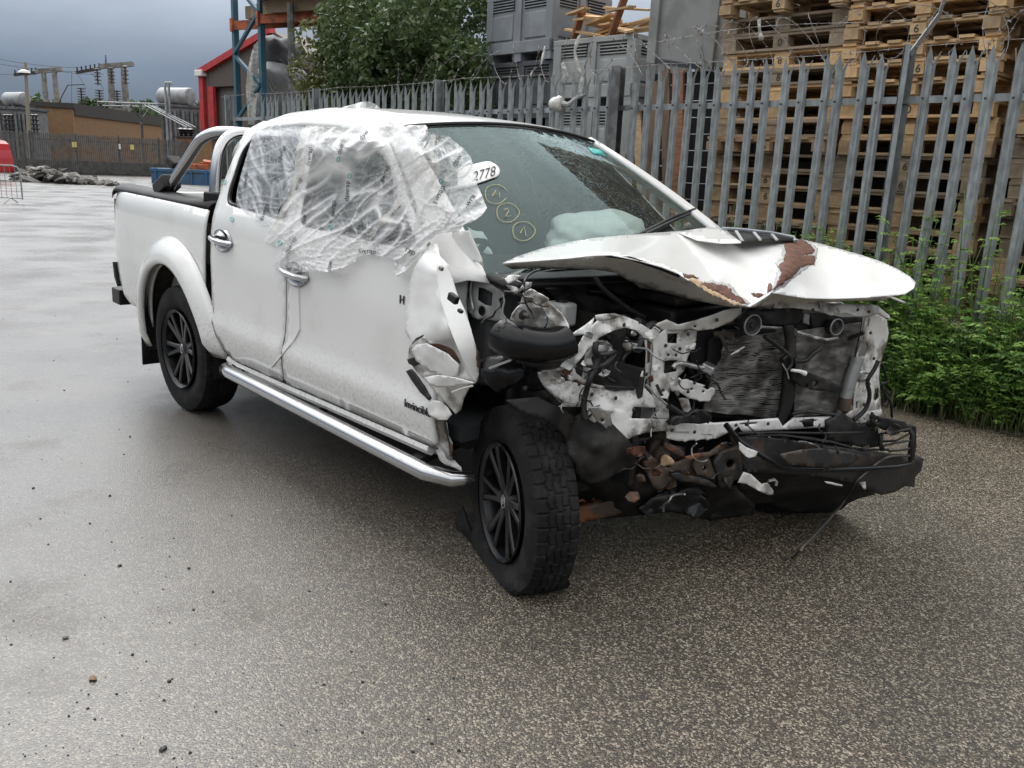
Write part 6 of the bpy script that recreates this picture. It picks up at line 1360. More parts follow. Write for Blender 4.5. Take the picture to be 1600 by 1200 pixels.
KK('bucket_tear', c2((368, 618), (400, 590), (450, 560), (495, 520), (490, 545), (465, 600), (420, 612)), .02, M['white_paint'], [], 5, .003, .02, 16)
KK('bucket_top', c2((500, 510), (560, 500), (625, 515), (600, 528), (540, 540), (505, 535)), .01, IW, [], 5, .003, .02, 16)
for P_ in (((320, 800), (350, 780), (385, 770), (380, 800), (350, 840)), ((380, 850), (420, 880), (380, 860), (440, 870), (400, 840)), ((775, 830), (800, 820), (805, 850), (785, 860)), ((770, 640), (790, 650), (785, 750), (772, 760)), ((650, 920), (690, 905), (690, 940), (660, 945)), ((380, 920), (470, 930), (560, 940), (500, 945), (420, 935))):
    KK('rust_patch', c2(*P_), .035, M['rust'], [], 3, .001, .004)
KK('bucket_shelf', c2((245, 880), (300, 855), (365, 850), (480, 885), (600, 905), (700, 890), (760, 890), (800, 930), (820, 990), (700, 985), (690, 1040), (560, 1010), (440, 985), (360, 985), (310, 985), (345, 960), (290, 930)), [(855, 605, ('k', .02)), (900, 605, ('k', .05)), (1000, 615, ('k', .05)), (1020, 640, ('k', .07)), (960, 645, ('k', .08)), (880, 635, ('k', .05))], IW, [], 6, .005, .016, 16)
KK('wing_stay', c2((200, 810), (250, 800), (300, 820), (320, 850), (350, 880), (350, 950), (330, 965), (290, 930), (245, 885)), .0, M['dirty_white'], [], 5, .004, .03, 16)
KK('wing_stay', c2((215, 755), (270, 740), (320, 745), (315, 800), (320, 840), (270, 850), (230, 820)), -.05, M['dirty_white'], [], 5, .004, .03, 16)
lower = KK('lower_panel', c2((440, 985), (500, 975), (560, 985), (640, 1000), (690, 1045), (860, 1050), (1000, 1055), (1105, 1065), (1133, 1070), (1133, 1135), (1000, 1125), (860, 1110), (760, 1120), (700, 1140), (645, 1165), (590, 1140), (540, 1100), (470, 1050)), [(912, 636, ('k', .06)), (985, 655, ('k', .09)), (1110, 662, ('k', .06)), (975, 690, ('k', .10)), (1110, 680, ('k', .07)), (930, 660, ('k', .08))], IW, [], 6, .006, .010, 12)
KK('lower_panel_face', c2((455, 985), (520, 985), (580, 1020), (590, 1080), (560, 1100), (510, 1060)), .115, M['alu'], [[(p[0], p[1]) for p in circ(c2((538, 1056))[0], 2.6, 8)]], 5, .003, .006)
KK('upright_panel', c2((800, 600), (840, 605), (880, 570), (930, 575), (1030, 590), (1025, 640), (985, 720), (960, 800), (900, 860), (880, 950), (885, 1050), (820, 1050), (815, 980), (790, 880), (800, 760), (805, 680)), [(1025, 525, ('k', .01)), (1090, 520, ('k', -.03)), (1060, 570, ('k', .01)), (1045, 650, ('k', .05)), (1020, 620, ('k', .04))], IW, [c2((875, 605), (930, 602), (928, 655), (876, 652)), c2((860, 745), (930, 742), (925, 800), (858, 812)), circ(c2((882, 715))[0], 2.6, 8), circ(c2((922, 716))[0], 2.6, 8)], 5, .005, .010, 16)
KK('box_recess', c2((700, 990), (805, 980), (812, 1045), (710, 1050)), -.02, GP_, [], 6, .004)
br_ = KK('crash_bracket', c2((890, 860), (940, 840), (1000, 850), (1090, 880), (1125, 890), (1120, 920), (1090, 960), (1030, 950), (985, 940), (935, 905), (900, 905)), .06, M['white_paint'], [circ(c2((1003, 893))[0], 2.2, 8), circ(c2((1063, 905))[0], 2.2, 8), c2((1060, 880), (1085, 868), (1108, 885), (1085, 898))], 5, .006, .008, 20)
KK('crash_bracket', c2((935, 940), (985, 940), (1000, 1000), (990, 1020), (960, 1010)), .05, IW, [], 5, .006, .01)
q = MB(); q.tube(spl([tuple(K(*p, .03)) for p in c2((905, 780), (930, 760), (980, 765), (1040, 780), (1090, 775))], 5), .010, 8); q.build('coolant_pipe', M['alu'], T, 60)
q = MB(); q.box(K(*c2((1090, 785))[0], .03), (.05, .05, .035), (0, .3, .3)); q.build('pipe_union', M['alu'], T, bevel=.006)
# strut hanging forward, wiring looms
q = MB(); q.tube([tuple(K(*p, .10)) for p in c2((765, 870), (820, 930), (885, 985))], .005, 6); q.build('strut_rod', M['alu'], T)
q = MB(); q.tube([tuple(K(*p, .11)) for p in c2((882, 980), (965, 1035))], .012, 8); q.build('strut_body', BP, T)
for nm, pts, off, r in (('wiring_loom', ((505, 650), (500, 700), (515, 720), (500, 780), (470, 850), (455, 900), (440, 970), (450, 1050)), .09, .011), ('wiring_loom', ((510, 715), (560, 712), (605, 700), (590, 730), (540, 770), (500, 775)), .08, .008), ('wiring_loom', ((440, 770), (480, 775), (520, 770), (560, 830), (600, 855)), .03, .006), ('wiring_loom', ((550, 880), (620, 885), (700, 890)), .05, .008), ('wiring_loom', ((640, 800), (650, 730), (700, 690), (760, 680)), -.06, .006), ('cable', ((820, 870), (850, 930), (875, 960)), .09, .006), ('cable', ((500, 310), (540, 370), (600, 420), (680, 480), (760, 520)), -.15, .010), ('cable', ((240, 370), (290, 370), (305, 390)), -.3, .005), ('wire_end', ((205, 820), (240, 880), (290, 930), (320, 960)), .03, .004), ('cable', ((760, 860), (770, 840), (760, 880), (800, 900)), .09, .003)):
    q = MB(); q.tube(spl([tuple(K(*p, off+.01*math.sin(i*2))) for i, p in enumerate(c2(*pts))], 5), r, 7); q.build(nm, BP if nm != 'wire_end' else M['steel_grey'], T, 60)
KK('black_clamp', c2((885, 1075), (920, 1040), (990, 1025), (1040, 1000), (1090, 1020), (1110, 1060), (1050, 1075), (950, 1070), (910, 1085)), .13, BP, [circ(c2((1012, 1025))[0], 2.5, 8)], 5, .02, .03, 16)
# upper tie bar and slam panel
tie = KK('upper_tie_bar', c3((-120, 560), (-60, 535), (0, 560), (90, 540), (180, 510), (260, 480), (330, 470), (330, 500), (280, 540), (200, 575), (100, 590), (60, 580), (0, 590), (-80, 590)), [(1025, 508, ('k', -.01)), (1075, 510, ('k', .03)), (1140, 488, ('k', .06)), (1160, 490, ('k', .05)), (1090, 516, ('k', .03))], M['dirty_white'], [circ(c3((88, 568))[0], 2.4, 8)], 5, .006, .014, 16)
KK('slam_panel', c3((500, 430), (640, 425), (690, 440), (780, 445), (900, 450), (1000, 450), (1040, 460), (1100, 510), (1105, 528), (1080, 520), (1040, 500), (1000, 515), (930, 515), (880, 495), (840, 500), (800, 510), (760, 495), (700, 480), (600, 470), (500, 470)), [(1210, 475, ('k', .03)), (1290, 480, ('k', .0)), (1385, 480, ('k', .03)), (1388, 498, ('k', .05)), (1310, 490, ('k', .02))], M['dirty_white'], [circ(c3((826, 490))[0], 4, 10), circ(c3((992, 490))[0], 2.5, 8)], 5, .006, .010, 18)
q = MB(); q.bar(K(*c3((735, 435))[0], .04), K(*c3((738, 470))[0], .04), .01, .006); q.build('latch_pin', M['alu'], T)
traced('latch_stay', c3((660, 500), (685, 505), (680, 545), (685, 560), (650, 550), (652, 530)), ('k', .02), M['steel_grey'], T, step=4, solid=.006)
# far headlamp panel
farp = KK('headlamp_panel', c3((975, 520), (1000, 512), (1040, 505), (1085, 530), (1095, 600), (1085, 660), (1070, 700), (1050, 770), (1045, 840), (1050, 900), (1055, 990), (1060, 1020), (1010, 1030), (960, 1040), (905, 1055), (870, 1030), (915, 1000), (920, 900), (940, 830), (945, 760), (930, 720), (955, 640), (965, 580)), [(1352, 497, ('k', .02)), (1385, 500, ('k', -.02)), (1388, 540, ('k', -.05)), (1373, 600, ('k', .0)), (1378, 650, ('k', -.02)), (1330, 652, ('k', .06)), (1342, 560, ('k', .03))], IW, [c3((985, 525), (1000, 522), (995, 565), (980, 572)), c3((955, 655), (985, 655), (990, 675), (975, 720), (940, 725)), c3((958, 618), (970, 620), (966, 640), (955, 638)), c3((925, 960), (938, 955), (935, 990), (925, 1000)), c3((1025, 890), (1045, 885), (1045, 940), (1030, 960), (1015, 945))], 5, .006, .005, 12)
KK('panel_bracket', c3((930, 805), (970, 798), (1005, 812), (1000, 845), (960, 855), (925, 850)), .05, M['alu'], [c3((962, 818), (1000, 815), (998, 832), (962, 832))], 4, .01, .006)
KK('panel_foot', c3((920, 1030), (1010, 1010), (1060, 1000), (1062, 1040), (1005, 1060), (950, 1075)), .07, IW, [circ(c3((968, 1052))[0], 2.2, 8)], 5, .006, .006)
q = MB(); q.tube(spl([tuple(K(*p, .08)) for p in c3((1040, 745), (1020, 790), (985, 850), (995, 910), (990, 960), (965, 1010), (915, 1055))], 5), .009, 7); q.build('wiring_loom', BP, T, 60)
q = MB(); q.tube(spl([tuple(K(*p, -.02)) for p in c3((1060, 760), (1085, 850), (1060, 870), (1080, 920), (1105, 960), (1112, 1040))], 5), .006, 6); q.tube(spl([tuple(K(*p, -.03)) for p in c3((1055, 870), (1100, 930), (1070, 980), (1050, 940))], 5), .005, 6); q.build('wiring_loom', BP, T, 60)
# ---- radiator: a buckled half and a straight half, made of real fins
def fins(name, corners, n, wav, seed, m_='fin', off=0.0, thick=.0026):
    """corners tl, tr, br, bl in pixels; n fins, wav = buckling in metres"""
    tl, tr, br, bl = (np.array(p, float) for p in corners); q = MB(); rr_ = random.Random(seed)
    for i in range(n):
        v = (i+.5)/n; V = []; m = 26
        for j in range(m):
            u = j/(m-1); p = (tl*(1-u)+tr*u)*(1-v)+(bl*(1-u)+br*u)*v
            P = K(p[0], p[1], off); a = nz3((u*3.2, v*2.6, 0), 1.6, seed); b = nz3((u*5.5, v*9, 4), 1.2, seed); c = nz3((u*9, v*26, 9), 1.0, seed)
            P = P+SK_N*(wav*(1.0*a+.45*b))+np.array([0, 0, 1])*(wav*(.42*b+.22*c+.3*a)*min(1, 4*min(v, 1-v)+.15))
            t = thick*(1+.5*c)
            V += [P+np.array([0, 0, t]), P+SK_N*.004+np.array([0, 0, t*.3]), P-np.array([0, 0, t])]
        F = []
        for j in range(m-1): k = j*3; F += [(k, k+1, k+4, k+3), (k+1, k+2, k+5, k+4)]
        q.add(V, F)
    o = q.build(name, M[m_], None, 60); return o
rad_ = bpy.data.objects.new('radiator', None); COL.objects.link(rad_); rad_.parent = T
for nm, cn, n, wv, sd in (('crumpled_fins', (c3((240, 640))[0], c3((600, 575))[0], c3((540, 1050))[0], c3((120, 1010))[0]), 62, .034, 3), ('straight_fins', (c3((615, 590))[0], c3((950, 545))[0], c3((845, 1020))[0], c3((600, 1040))[0]), 70, .003, 5)):
    o = fins(nm, cn, n, wv, sd); o.parent = rad_; o['kind'] = 'stuff'
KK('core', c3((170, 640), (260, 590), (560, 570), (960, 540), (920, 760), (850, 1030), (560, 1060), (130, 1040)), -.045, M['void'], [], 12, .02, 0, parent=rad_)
KK('top_tank', c3((420, 562), (560, 572), (600, 580), (600, 592), (560, 588), (430, 578)), .03, M['alu'], [], 5, .006, .01, parent=rad_)
KK('top_tank', c3((620, 590), (700, 612), (770, 630), (835, 622), (836, 634), (790, 645), (700, 630), (622, 606)), .03, M['alu'], [], 5, .008, .004, parent=rad_)
KK('side_edge', c3((185, 600), (215, 590), (250, 640), (262, 700), (245, 770), (200, 830), (165, 860), (150, 850), (200, 800), (235, 740), (240, 680), (220, 630)), .0, M['dark_metal'], [], 5, .008, .012, parent=rad_)
q = MB(); q.tube([tuple(K(*p, .03)) for p in c3((935, 730), (905, 820), (870, 940))], .026, 12); q.build('side_tank', M['steel_grey'], rad_, 60)
q = MB(); q.tube([tuple(K(*p, .03)) for p in c3((872, 935), (862, 1000))], .027, 12); q.build('side_tank_foot', RS, rad_, 60)
KK('fin_glint', c3((268, 715), (300, 695), (345, 668), (350, 675), (310, 705), (275, 720)), .05, M['alu'], [], 4, .002, .004, parent=rad_)
brace = KK('centre_brace', c3((560, 560), (600, 560), (612, 640), (610, 740), (590, 780), (600, 850), (610, 930), (590, 1000), (560, 1060), (545, 1090), (520, 1080), (540, 1000), (555, 900), (560, 800), (545, 740), (575, 720), (570, 640)), .06, DB, [], 6, .022, .008, 12)
KK('brace_arm', c3((590, 790), (650, 800), (720, 820), (780, 850), (860, 880), (850, 905), (780, 905), (700, 900), (640, 880), (595, 850)), .075, DB, [circ(c3((712, 864))[0], 5, 12), circ(c3((668, 878))[0], 2.6, 8)], 5, .015, .004)
q = MB(); q.tube([tuple(K(*p, .09)) for p in c3((590, 795), (630, 800), (660, 812))], [.006, .007, .011], 8); q.build('glossy_clip', M['label_white'], T)
q = MB(); q.tube([tuple(K(*p, .09)) for p in c3((540, 760), (565, 800), (575, 840))], .003, 5); q.build('wire_end', M['alu'], T)
for pts, r in ((((600, 745), (660, 745), (700, 710), (740, 680)), .010), (((590, 1025), (660, 1010), (760, 1020), (830, 1030)), .008), (((450, 620), (520, 670), (580, 720)), .009), (((545, 740), (575, 715), (590, 760), (560, 800)), .007)):
    q = MB(); q.tube(spl([tuple(K(*p, .075)) for p in c3(*pts)], 5), r, 7); q.build('hose', BP, T, 60)
def horn(px, py, off, r):
    p = K(px, py, off); ax = Vector(SK_N); Rh = ax.to_track_quat('Z', 'Y').to_matrix(); root = bpy.data.objects.new('horn', None); COL.objects.link(root); root.parent = T
    q = MB(); q.lathe([(0, .012), (r*.22, .012), (r*.3, .006), (r*.62, .004), (r*.8, .012), (r*.9, .014), (r, .008), (r, -.02), (r*.5, -.04), (0, -.04)], 26, p, 'z', rot=Rh); q.build('body', BP, root, 40)
    q = MB(); P = [Vector(p)+Rh @ Vector((r*.97*math.cos(a), r*.97*math.sin(a), .012)) for a in np.linspace(0, 2*math.pi, 30)]; q.tube(P, .0035, 6, False); q.build('rim', M['steel_grey'], root, 60)
horn(1173, 507, .07, .040); horn(1304, 510, .02, .034)
KK('fan_hole_shade', c3((100, 590), (190, 585), (240, 640), (240, 720), (200, 800), (150, 860), (90, 860), (60, 800), (70, 700)), -.08, M['void'], [], 8, .01, .01)  # flat black sheet, the shade of an open hole put into its colour
KK('ragged_duct', c3((190, 610), (240, 585), (290, 600), (300, 645), (260, 660), (240, 625), (200, 630)), .0, M['dark_metal'], [], 4, .008, .02, 20)
KK('latch_mechanism', c3((300, 520), (400, 480), (520, 480), (640, 470), (660, 530), (600, 570), (520, 560), (440, 560), (430, 520), (330, 560)), -.03, M['engine'], [], 6, .02, .02, 14)
KK('duct_panel', c3((690, 500), (760, 500), (860, 520), (960, 520), (955, 560), (840, 620), (770, 630), (700, 605)), -.02, M['engine'], [], 8, .01, .01)
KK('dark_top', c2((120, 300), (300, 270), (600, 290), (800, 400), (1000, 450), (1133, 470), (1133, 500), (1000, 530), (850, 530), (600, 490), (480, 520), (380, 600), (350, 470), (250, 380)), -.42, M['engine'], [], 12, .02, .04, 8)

# ---- lower front: cross member, undertray, frame horn
beam = KK('lower_cross_member', c3((-60, 1060), (0, 1065), (100, 1075), (230, 1068), (400, 1055), (520, 1045), (545, 1090), (600, 1045), (810, 1035), (840, 1060), (800, 1090), (640, 1100), (450, 1110), (260, 1120), (200, 1150), (0, 1165), (-60, 1150)), .07, M['white_paint'], [c3((320, 1072), (410, 1066), (412, 1074), (322, 1080)), c3((630, 1060), (720, 1052), (722, 1060), (632, 1068))], 6, .008, .004)
KK('beam_recess', c3((300, 1060), (430, 1055), (430, 1085), (300, 1090)), .05, M['engine'], [], 8, .004, 0)
KK('black_bracket', c5((745, 250), (790, 230), (830, 180), (860, 200), (905, 240), (960, 270), (1080, 280), (1085, 420), (1000, 430), (860, 400), (740, 380)), .09, BP, [], 7, .03, .01)
def bars(name, segs, off, r, m_=BP):
    q = MB()
    for pts in segs: q.tube([tuple(K(*p, off+.02*math.sin(i))) for i, p in enumerate(c5(*pts))], r, 6)
    return q.build(name, m_, T, 60)
def bars2(n_, segs, off, r):
    for s_ in segs: bars(n_, [s_], off, r)
KK('bumper_bracket', c5((1035, 220), (1050, 190), (1060, 210), (1120, 225), (1200, 240), (1265, 255), (1275, 275), (1325, 280), (1325, 310), (1260, 325), (1200, 310), (1120, 310), (1040, 265)), .10, BP, [circ(c5((1077, 248))[0], 3.2, 10), circ(c5((1188, 274))[0], 3, 10)], 5, .012, .006)
for sg_ in (((1290, 300), (1310, 340), (1295, 430), (1300, 520)), ((1320, 285), (1318, 420), (1305, 525)), ((1100, 330), (1095, 400), (1110, 440))): bars('bracket_bar', [sg_], .10, .011)
bars2('grille_wire', [((1115, 385), (1200, 380), (1285, 335)), ((1110, 415), (1200, 395), (1290, 380)), ((1150, 450), (1220, 445), (1290, 432)), ((1100, 330), (1180, 325), (1300, 300))], .11, .005)
bars('bumper_edge', [((60, 270), (150, 385), (300, 480), (430, 555), (520, 570), (760, 575), (1000, 565), (1200, 555), (1295, 540), (1310, 520))], .14, .011, M['black_gloss'])
bars2('grille_wire', [((210, 345), (420, 340), (640, 365), (780, 390), (900, 425), (1000, 440), (1150, 440)), ((240, 340), (500, 350), (700, 380)), ((140, 330), (400, 325), (700, 330), (1000, 325))], .11, .005)
ut = KK('bumper_beam', c5((100, 330), (250, 345), (420, 365), (600, 390), (800, 420), (1000, 450), (1150, 470), (1300, 490), (1387, 500), (1370, 580), (1330, 620), (1325, 690), (1260, 685), (1190, 725), (1100, 745), (1000, 700), (900, 660), (700, 620), (400, 600), (200, 590), (120, 480)), [(1150, 680, ('k', .06)), (1260, 695, ('k', .10)), (1440, 718, ('k', .06)), (1430, 760, ('k', .04)), (1380, 772, ('k', .10)), (1250, 740, ('k', .12)), (1160, 735, ('k', .10)), (1340, 710, ('k', .12))], M['dark_beam'], [], 8, .03, .008, 8)
KK('bumper_beam_scrape', c5((420, 470), (560, 440), (700, 430), (850, 450), (980, 480), (900, 540), (760, 560), (600, 550), (480, 540)), .165, M['dark_metal'], [], 7, .003, .006)
KK('bumper_beam_hole', c5((960, 660), (995, 655), (1000, 700), (985, 710)), .16, IW, [], 4, .003, 0)
KK('undertray', c5((190, 590), (400, 600), (700, 615), (900, 660), (1000, 700), (1060, 740), (960, 765), (880, 800), (840, 840), (740, 870), (620, 880), (450, 850), (350, 800), (200, 810), (100, 760), (150, 660)), [(1165, 738, ('k', .04)), (1260, 745, ('k', .08)), (1360, 770, ('k', .06)), (1320, 790, ('k', -.10)), (1260, 804, ('k', -.22)), (1150, 785, ('k', -.10))], DB, [], 8, .01, .01, 8)
KK('white_shard', c5((180, 590), (230, 605), (300, 670), (340, 660), (380, 715), (378, 740), (350, 745), (290, 720), (200, 670), (140, 660)), .17, M['dirty_white'], [], 5, .003, .012, 16)
KK('white_shard', c5((150, 388), (200, 425), (275, 452), (262, 485), (215, 497), (180, 470), (152, 440)), .19, M['white_paint'], [], 4, .003, .012, 16)
KK('white_shard', c5((722, 652), (770, 658), (840, 675), (842, 686), (780, 676), (735, 665)), .17, M['white_paint'], [], 4, .003, .004)
q = MB(); q.tube([tuple(K(1120+p[0]/4.285, 600+p[1]/4.285, .12)) for p in ((345, 650), (385, 640), (400, 655), (395, 680))], .006, 6); q.build('hook', M['alu'], T)
q = MB(); P = [K(*p, .13) for p in c5((1290, 480), (1200, 480), (1130, 495), (1060, 540), (990, 600), (930, 660))]; P += [L(*c5((840, 800))[0], 'x', 3.52), L(*c5((700, 960))[0], 'x', 3.60), L(*c5((560, 1110))[0], 'x', 3.66)]
def to_ground(p, h=.006): return p
e1 = W(*c5((510, 1160))[0], 'z', .006); e2 = W(*c5((455, 1172))[0], 'z', .006)
P += [(e-RO) @ RT+RO for e in (e1, e2)]
q.tube(spl([tuple(p) for p in P], 5), .006, 6); q.build('hanging_cable', M['dark_metal'], T, 60)
# frame horn, tow eye, rusty ends
KK('frame_horn', c4((770, 640), (830, 600), (900, 640), (960, 690), (1000, 720), (985, 790), (930, 855), (880, 865), (830, 830), (790, 740)), .08, RS, [circ(c4((848, 713))[0], 2, 8)], 5, .05, .03, 12)
KK('frame_rail', c4((680, 455), (760, 440), (900, 440), (960, 480), (1100, 520), (1100, 600), (1000, 640), (900, 640), (820, 605), (740, 540)), -.02, M['dark_metal'], [], 6, .04, .02, 12)
q = MB(); Pk = [K(*p, o_) for p, o_ in zip(c4((880, 480), (860, 520), (900, 560), (880, 590), (920, 605), (935, 625)), (.0, .02, .04, .06, .08, .10))]
for i, p in enumerate(Pk[:-1]):
    q.tube([tuple(p), tuple(p+SK_N*.018)], .045-.006*i, 14)
q.build('bump_stop', M['dark_metal'], T, 40)
q = MB(); q.tube([tuple(K(*p, .13)) for p in c4((930, 620), (970, 630), (998, 640))], [.022, .016, .008], 10); q.build('tow_pin', M['wood1'], T, 60)
KK('horn_plate', c4((940, 480), (990, 495), (1060, 530), (1100, 570), (1085, 600), (1040, 590), (980, 550), (930, 520)), .07, RS, [], 5, .02, .01)
KK('horn_plate', c4((1190, 600), (1300, 610), (1350, 750), (1340, 780), (1200, 740), (1170, 680)), .09, M['rusty_steel'], [circ(c4((1257, 687))[0], 4.0, 10)], 5, .02, .004)
KK('horn_plate', c4((980, 650), (1180, 590), (1200, 720), (1180, 750), (1000, 720)), .07, RS, [], 6, .02, .03, 14)
KK('crossbar', c4((990, 735), (1040, 725), (1180, 760), (1300, 790), (1360, 830), (1340, 850), (1200, 810), (1050, 790), (1000, 765)), .11, M['dark_metal'], [], 5, .02, .008)
KK('tow_box', c4((1330, 640), (1400, 560), (1565, 500), (1565, 760), (1500, 790), (1400, 850), (1370, 760)), .10, M['dark_metal'], [circ(c4((1470, 650))[0], 7, 12)], 6, .03, .02, 10)
KK('rusty_rail', c4((1100, 600), (1200, 570), (1300, 560), (1420, 480), (1440, 500), (1380, 560), (1250, 600), (1120, 615)), .12, RS, [], 5, .01, .01)
KK('tray_edge', c4((770, 990), (840, 930), (950, 910), (1050, 890), (1110, 860), (1200, 840), (1275, 900), (1180, 900), (1060, 905), (960, 950), (850, 960), (800, 1000)), .09, DB, [], 5, .008, .02, 14)
KK('sump_guard', [(885, 752), (930, 735), (1000, 726), (1080, 740), (1150, 765), (1180, 792), (1165, 806), (1110, 814), (1050, 800), (990, 806), (930, 812), (895, 806)], [(885, 752, ('k', -.10)), (1000, 726, ('k', -.02)), (1150, 765, ('k', .02)), (1170, 803, ('k', -.04)), (1050, 802, ('k', -.10)), (930, 811, ('k', -.22)), (895, 806, ('k', -.28)), (1010, 770, ('k', .0))], DB, [], 6, .02, .05, 9)
KK('lower_arm', [(885, 800), (930, 788), (985, 778), (1000, 790), (960, 806), (900, 818)], -.10, RS, [], 6, .04, .02, 10)
KK('tray_edge', [(1000, 795), (1030, 772), (1060, 762), (1095, 772), (1112, 790), (1100, 805), (1085, 812), (1068, 800), (1040, 796), (1012, 806)], .03, M['black_gloss'], [], 5, .02, .03, 16)
# sagging wheel-arch liner
KK('arch_liner', [(893, 655), (915, 640), (950, 655), (985, 690), (1002, 722), (985, 732), (960, 742), (945, 752), (920, 756), (905, 750), (890, 715), (882, 680)], [(893, 655, ('k', .02)), (950, 655, ('k', .08)), (1002, 722, ('k', .06)), (945, 752, ('k', .10)), (905, 750, ('k', .08)), (885, 690, ('k', .02)), (935, 700, ('k', .15))], DB, [], 6, .01, .02, 14)
KK('arch_liner', [(790, 625), (840, 620), (880, 640), (905, 655), (920, 690), (925, 745), (905, 752), (893, 700), (880, 678), (850, 655), (815, 643)], [(790, 625, ('x', 2.92)), (840, 620, ('x', 3.02)), (905, 655, ('k', .03)), (925, 745, ('k', .06)), (893, 700, ('k', .02)), (850, 655, ('x', 3.06))], DB, [], 6, .008, .012, 12)
traced('arch_liner', [(755, 610), (800, 600), (850, 610), (880, 640), (850, 652), (800, 640), (770, 645), (735, 660), (720, 690), (715, 640)], ('y', -.52), DB, T, step=10, solid=.01, crumple=.03, cs=8)
q = MB(); q.box((2.86, -.46, .70), (.62, .03, .45)); q.build('inner_arch', M['engine'], T)
q = MB(); q.box((2.86, .1, .42), (.30, .9, .12)); q.tube([(2.95, -.72, .44), (3.0, -.2, .40)], .03, 8); q.tube([(2.85, -.7, .40), (2.95, -.3, .42)], .025, 8); q.tube([(2.93, -.62, .46), (2.90, -.55, .95)], .05, 10); q.build('suspension', M['dusty_black'], T)
q = MB(); q.box((2.84, .1, .60), (.3, 1.0, .18)); q.build('front_cross_member', M['engine'], T)

# ---- small wreckage: bolts, clips, torn shreds and loose wires over the broken front
rz = random.Random(77)
def shred(px, py, off, size, m_, seed):
    n = rz.randint(5, 7); a0 = rz.uniform(0, 6.28); P = []
    for i in range(n):
        a = a0+2*math.pi*i/n; r = size*rz.uniform(.35, 1.25); P.append((px+r*math.cos(a)*1.3, py+r*math.sin(a)))
    tilt = [(x, y, ('k', off+rz.uniform(-.03, .03))) for x, y in P[:5]]
    traced('torn_shred', P, tilt, M[m_], T, (), 4, .003, .02, 22, 22, seed)
ZN = [(880, 1010, 500, 620, .05, ('inner_white', 'dirty_white', 'grey_primer')), (1010, 1110, 520, 660, .06, ('inner_white', 'dirty_white', 'alu')), (980, 1160, 685, 780, .12, ('rusty_steel', 'dark_metal', 'dusty_black', 'rust')), (780, 890, 420, 480, -.02, ('inner_white', 'grey_primer')), (860, 940, 590, 650, .05, ('dirty_white', 'black_plastic')), (1120, 1400, 655, 700, .11, ('black_plastic', 'dusty_black', 'dark_metal'))]
for k, (x0, x1, y0, y1, of, ms) in enumerate(ZN):
    for i in range((9, 7, 14, 4, 6, 8)[k]): shred(rz.uniform(x0, x1), rz.uniform(y0, y1), of+rz.uniform(-.02, .03), rz.uniform(4, 11), rz.choice(ms), 100+k*20+i)
bme = MB(); bme.lathe([(0, .007), (.003, .007), (.005, .005), (.005, .002), (.0078, .0012), (.0078, 0)], 6); bme = bme.mesh('bolt', [M['dark_metal']]); Rk = Vector(SK_N).to_track_quat('Z', 'Y').to_matrix().to_4x4()
for px, py, of in [(905, 600, .055), (925, 616, .07), (962, 622, .075), (990, 640, .09), (1020, 668, .10), (1050, 672, .10), (1085, 675, .09), (940, 655, .105), (1040, 540, .03), (1062, 545, .02), (1075, 522, .02), (1036, 610, .05), (1150, 664, .085), (1200, 662, .085), (1265, 658, .085), (1360, 520, .03), (1365, 560, .03), (1358, 600, .03), (1350, 632, .06), (1230, 485, .04), (1270, 484, .04), (1340, 484, .04), (1120, 500, .06), (975, 508, .02), (1000, 503, .02), (890, 575, .03), (1010, 585, .04), (1085, 598, .075), (1075, 612, .075), (1330, 700, .13), (1290, 690, .13), (1240, 690, .13)]:
    o = link('bolt', bme, None, T); o.matrix_local = Matrix.Translation(Vector(K(px, py, of))) @ Rk
for i in range(34):
    k = rz.randrange(6); x0, x1, y0, y1, of, ms = ZN[k]; x, y = rz.uniform(x0, x1), rz.uniform(y0, y1); a = rz.uniform(0, 6.28); P = []
    for j in range(6):
        P.append(tuple(K(x, y, of+.03+rz.uniform(-.02, .03)))); a += rz.uniform(-.9, .9); x += 10*math.cos(a); y += 8*math.sin(a)+1.5
    q = MB(); q.tube(spl(P, 4), rz.choice((.0025, .003, .004)), 5); q.build('loose_wire', M[rz.choice(('black_plastic', 'black_plastic', 'dark_metal', 'steel_grey'))], T, 60)
# battered bits in the dark of the bay: cylinder-head pipes, reservoir, brake servo, strut top
q = MB(); q.lathe([(0, .05), (.06, .05), (.10, .03), (.11, 0), (.10, -.03), (0, -.03)], 24, (2.68, -.34, 1.02), 'x'); q.build('brake_servo', M['black_plastic'], T, 40)
q = MB(); q.box((2.80, -.52, 1.07), (.10, .08, .09)); q.build('fluid_reservoir', M['pale_bin'], T, bevel=.012)
q = MB(); q.lathe([(0, .01), (.014, .01), (.024, .004), (.024, -.012), (0, -.012)], 12, (2.80, -.52, 1.12)); q.build('reservoir_cap', M['black_plastic'], T)
for i in range(4):
    q = MB(); x = 2.74+.075*i; q.tube(spl([(x, -.10, 1.0), (x+.01, -.17, 1.03), (x+.01, -.22, 1.0), (x, -.24, .92)], 4), .014, 8); q.build('injector_pipe', M['steel_grey'], T, 60)
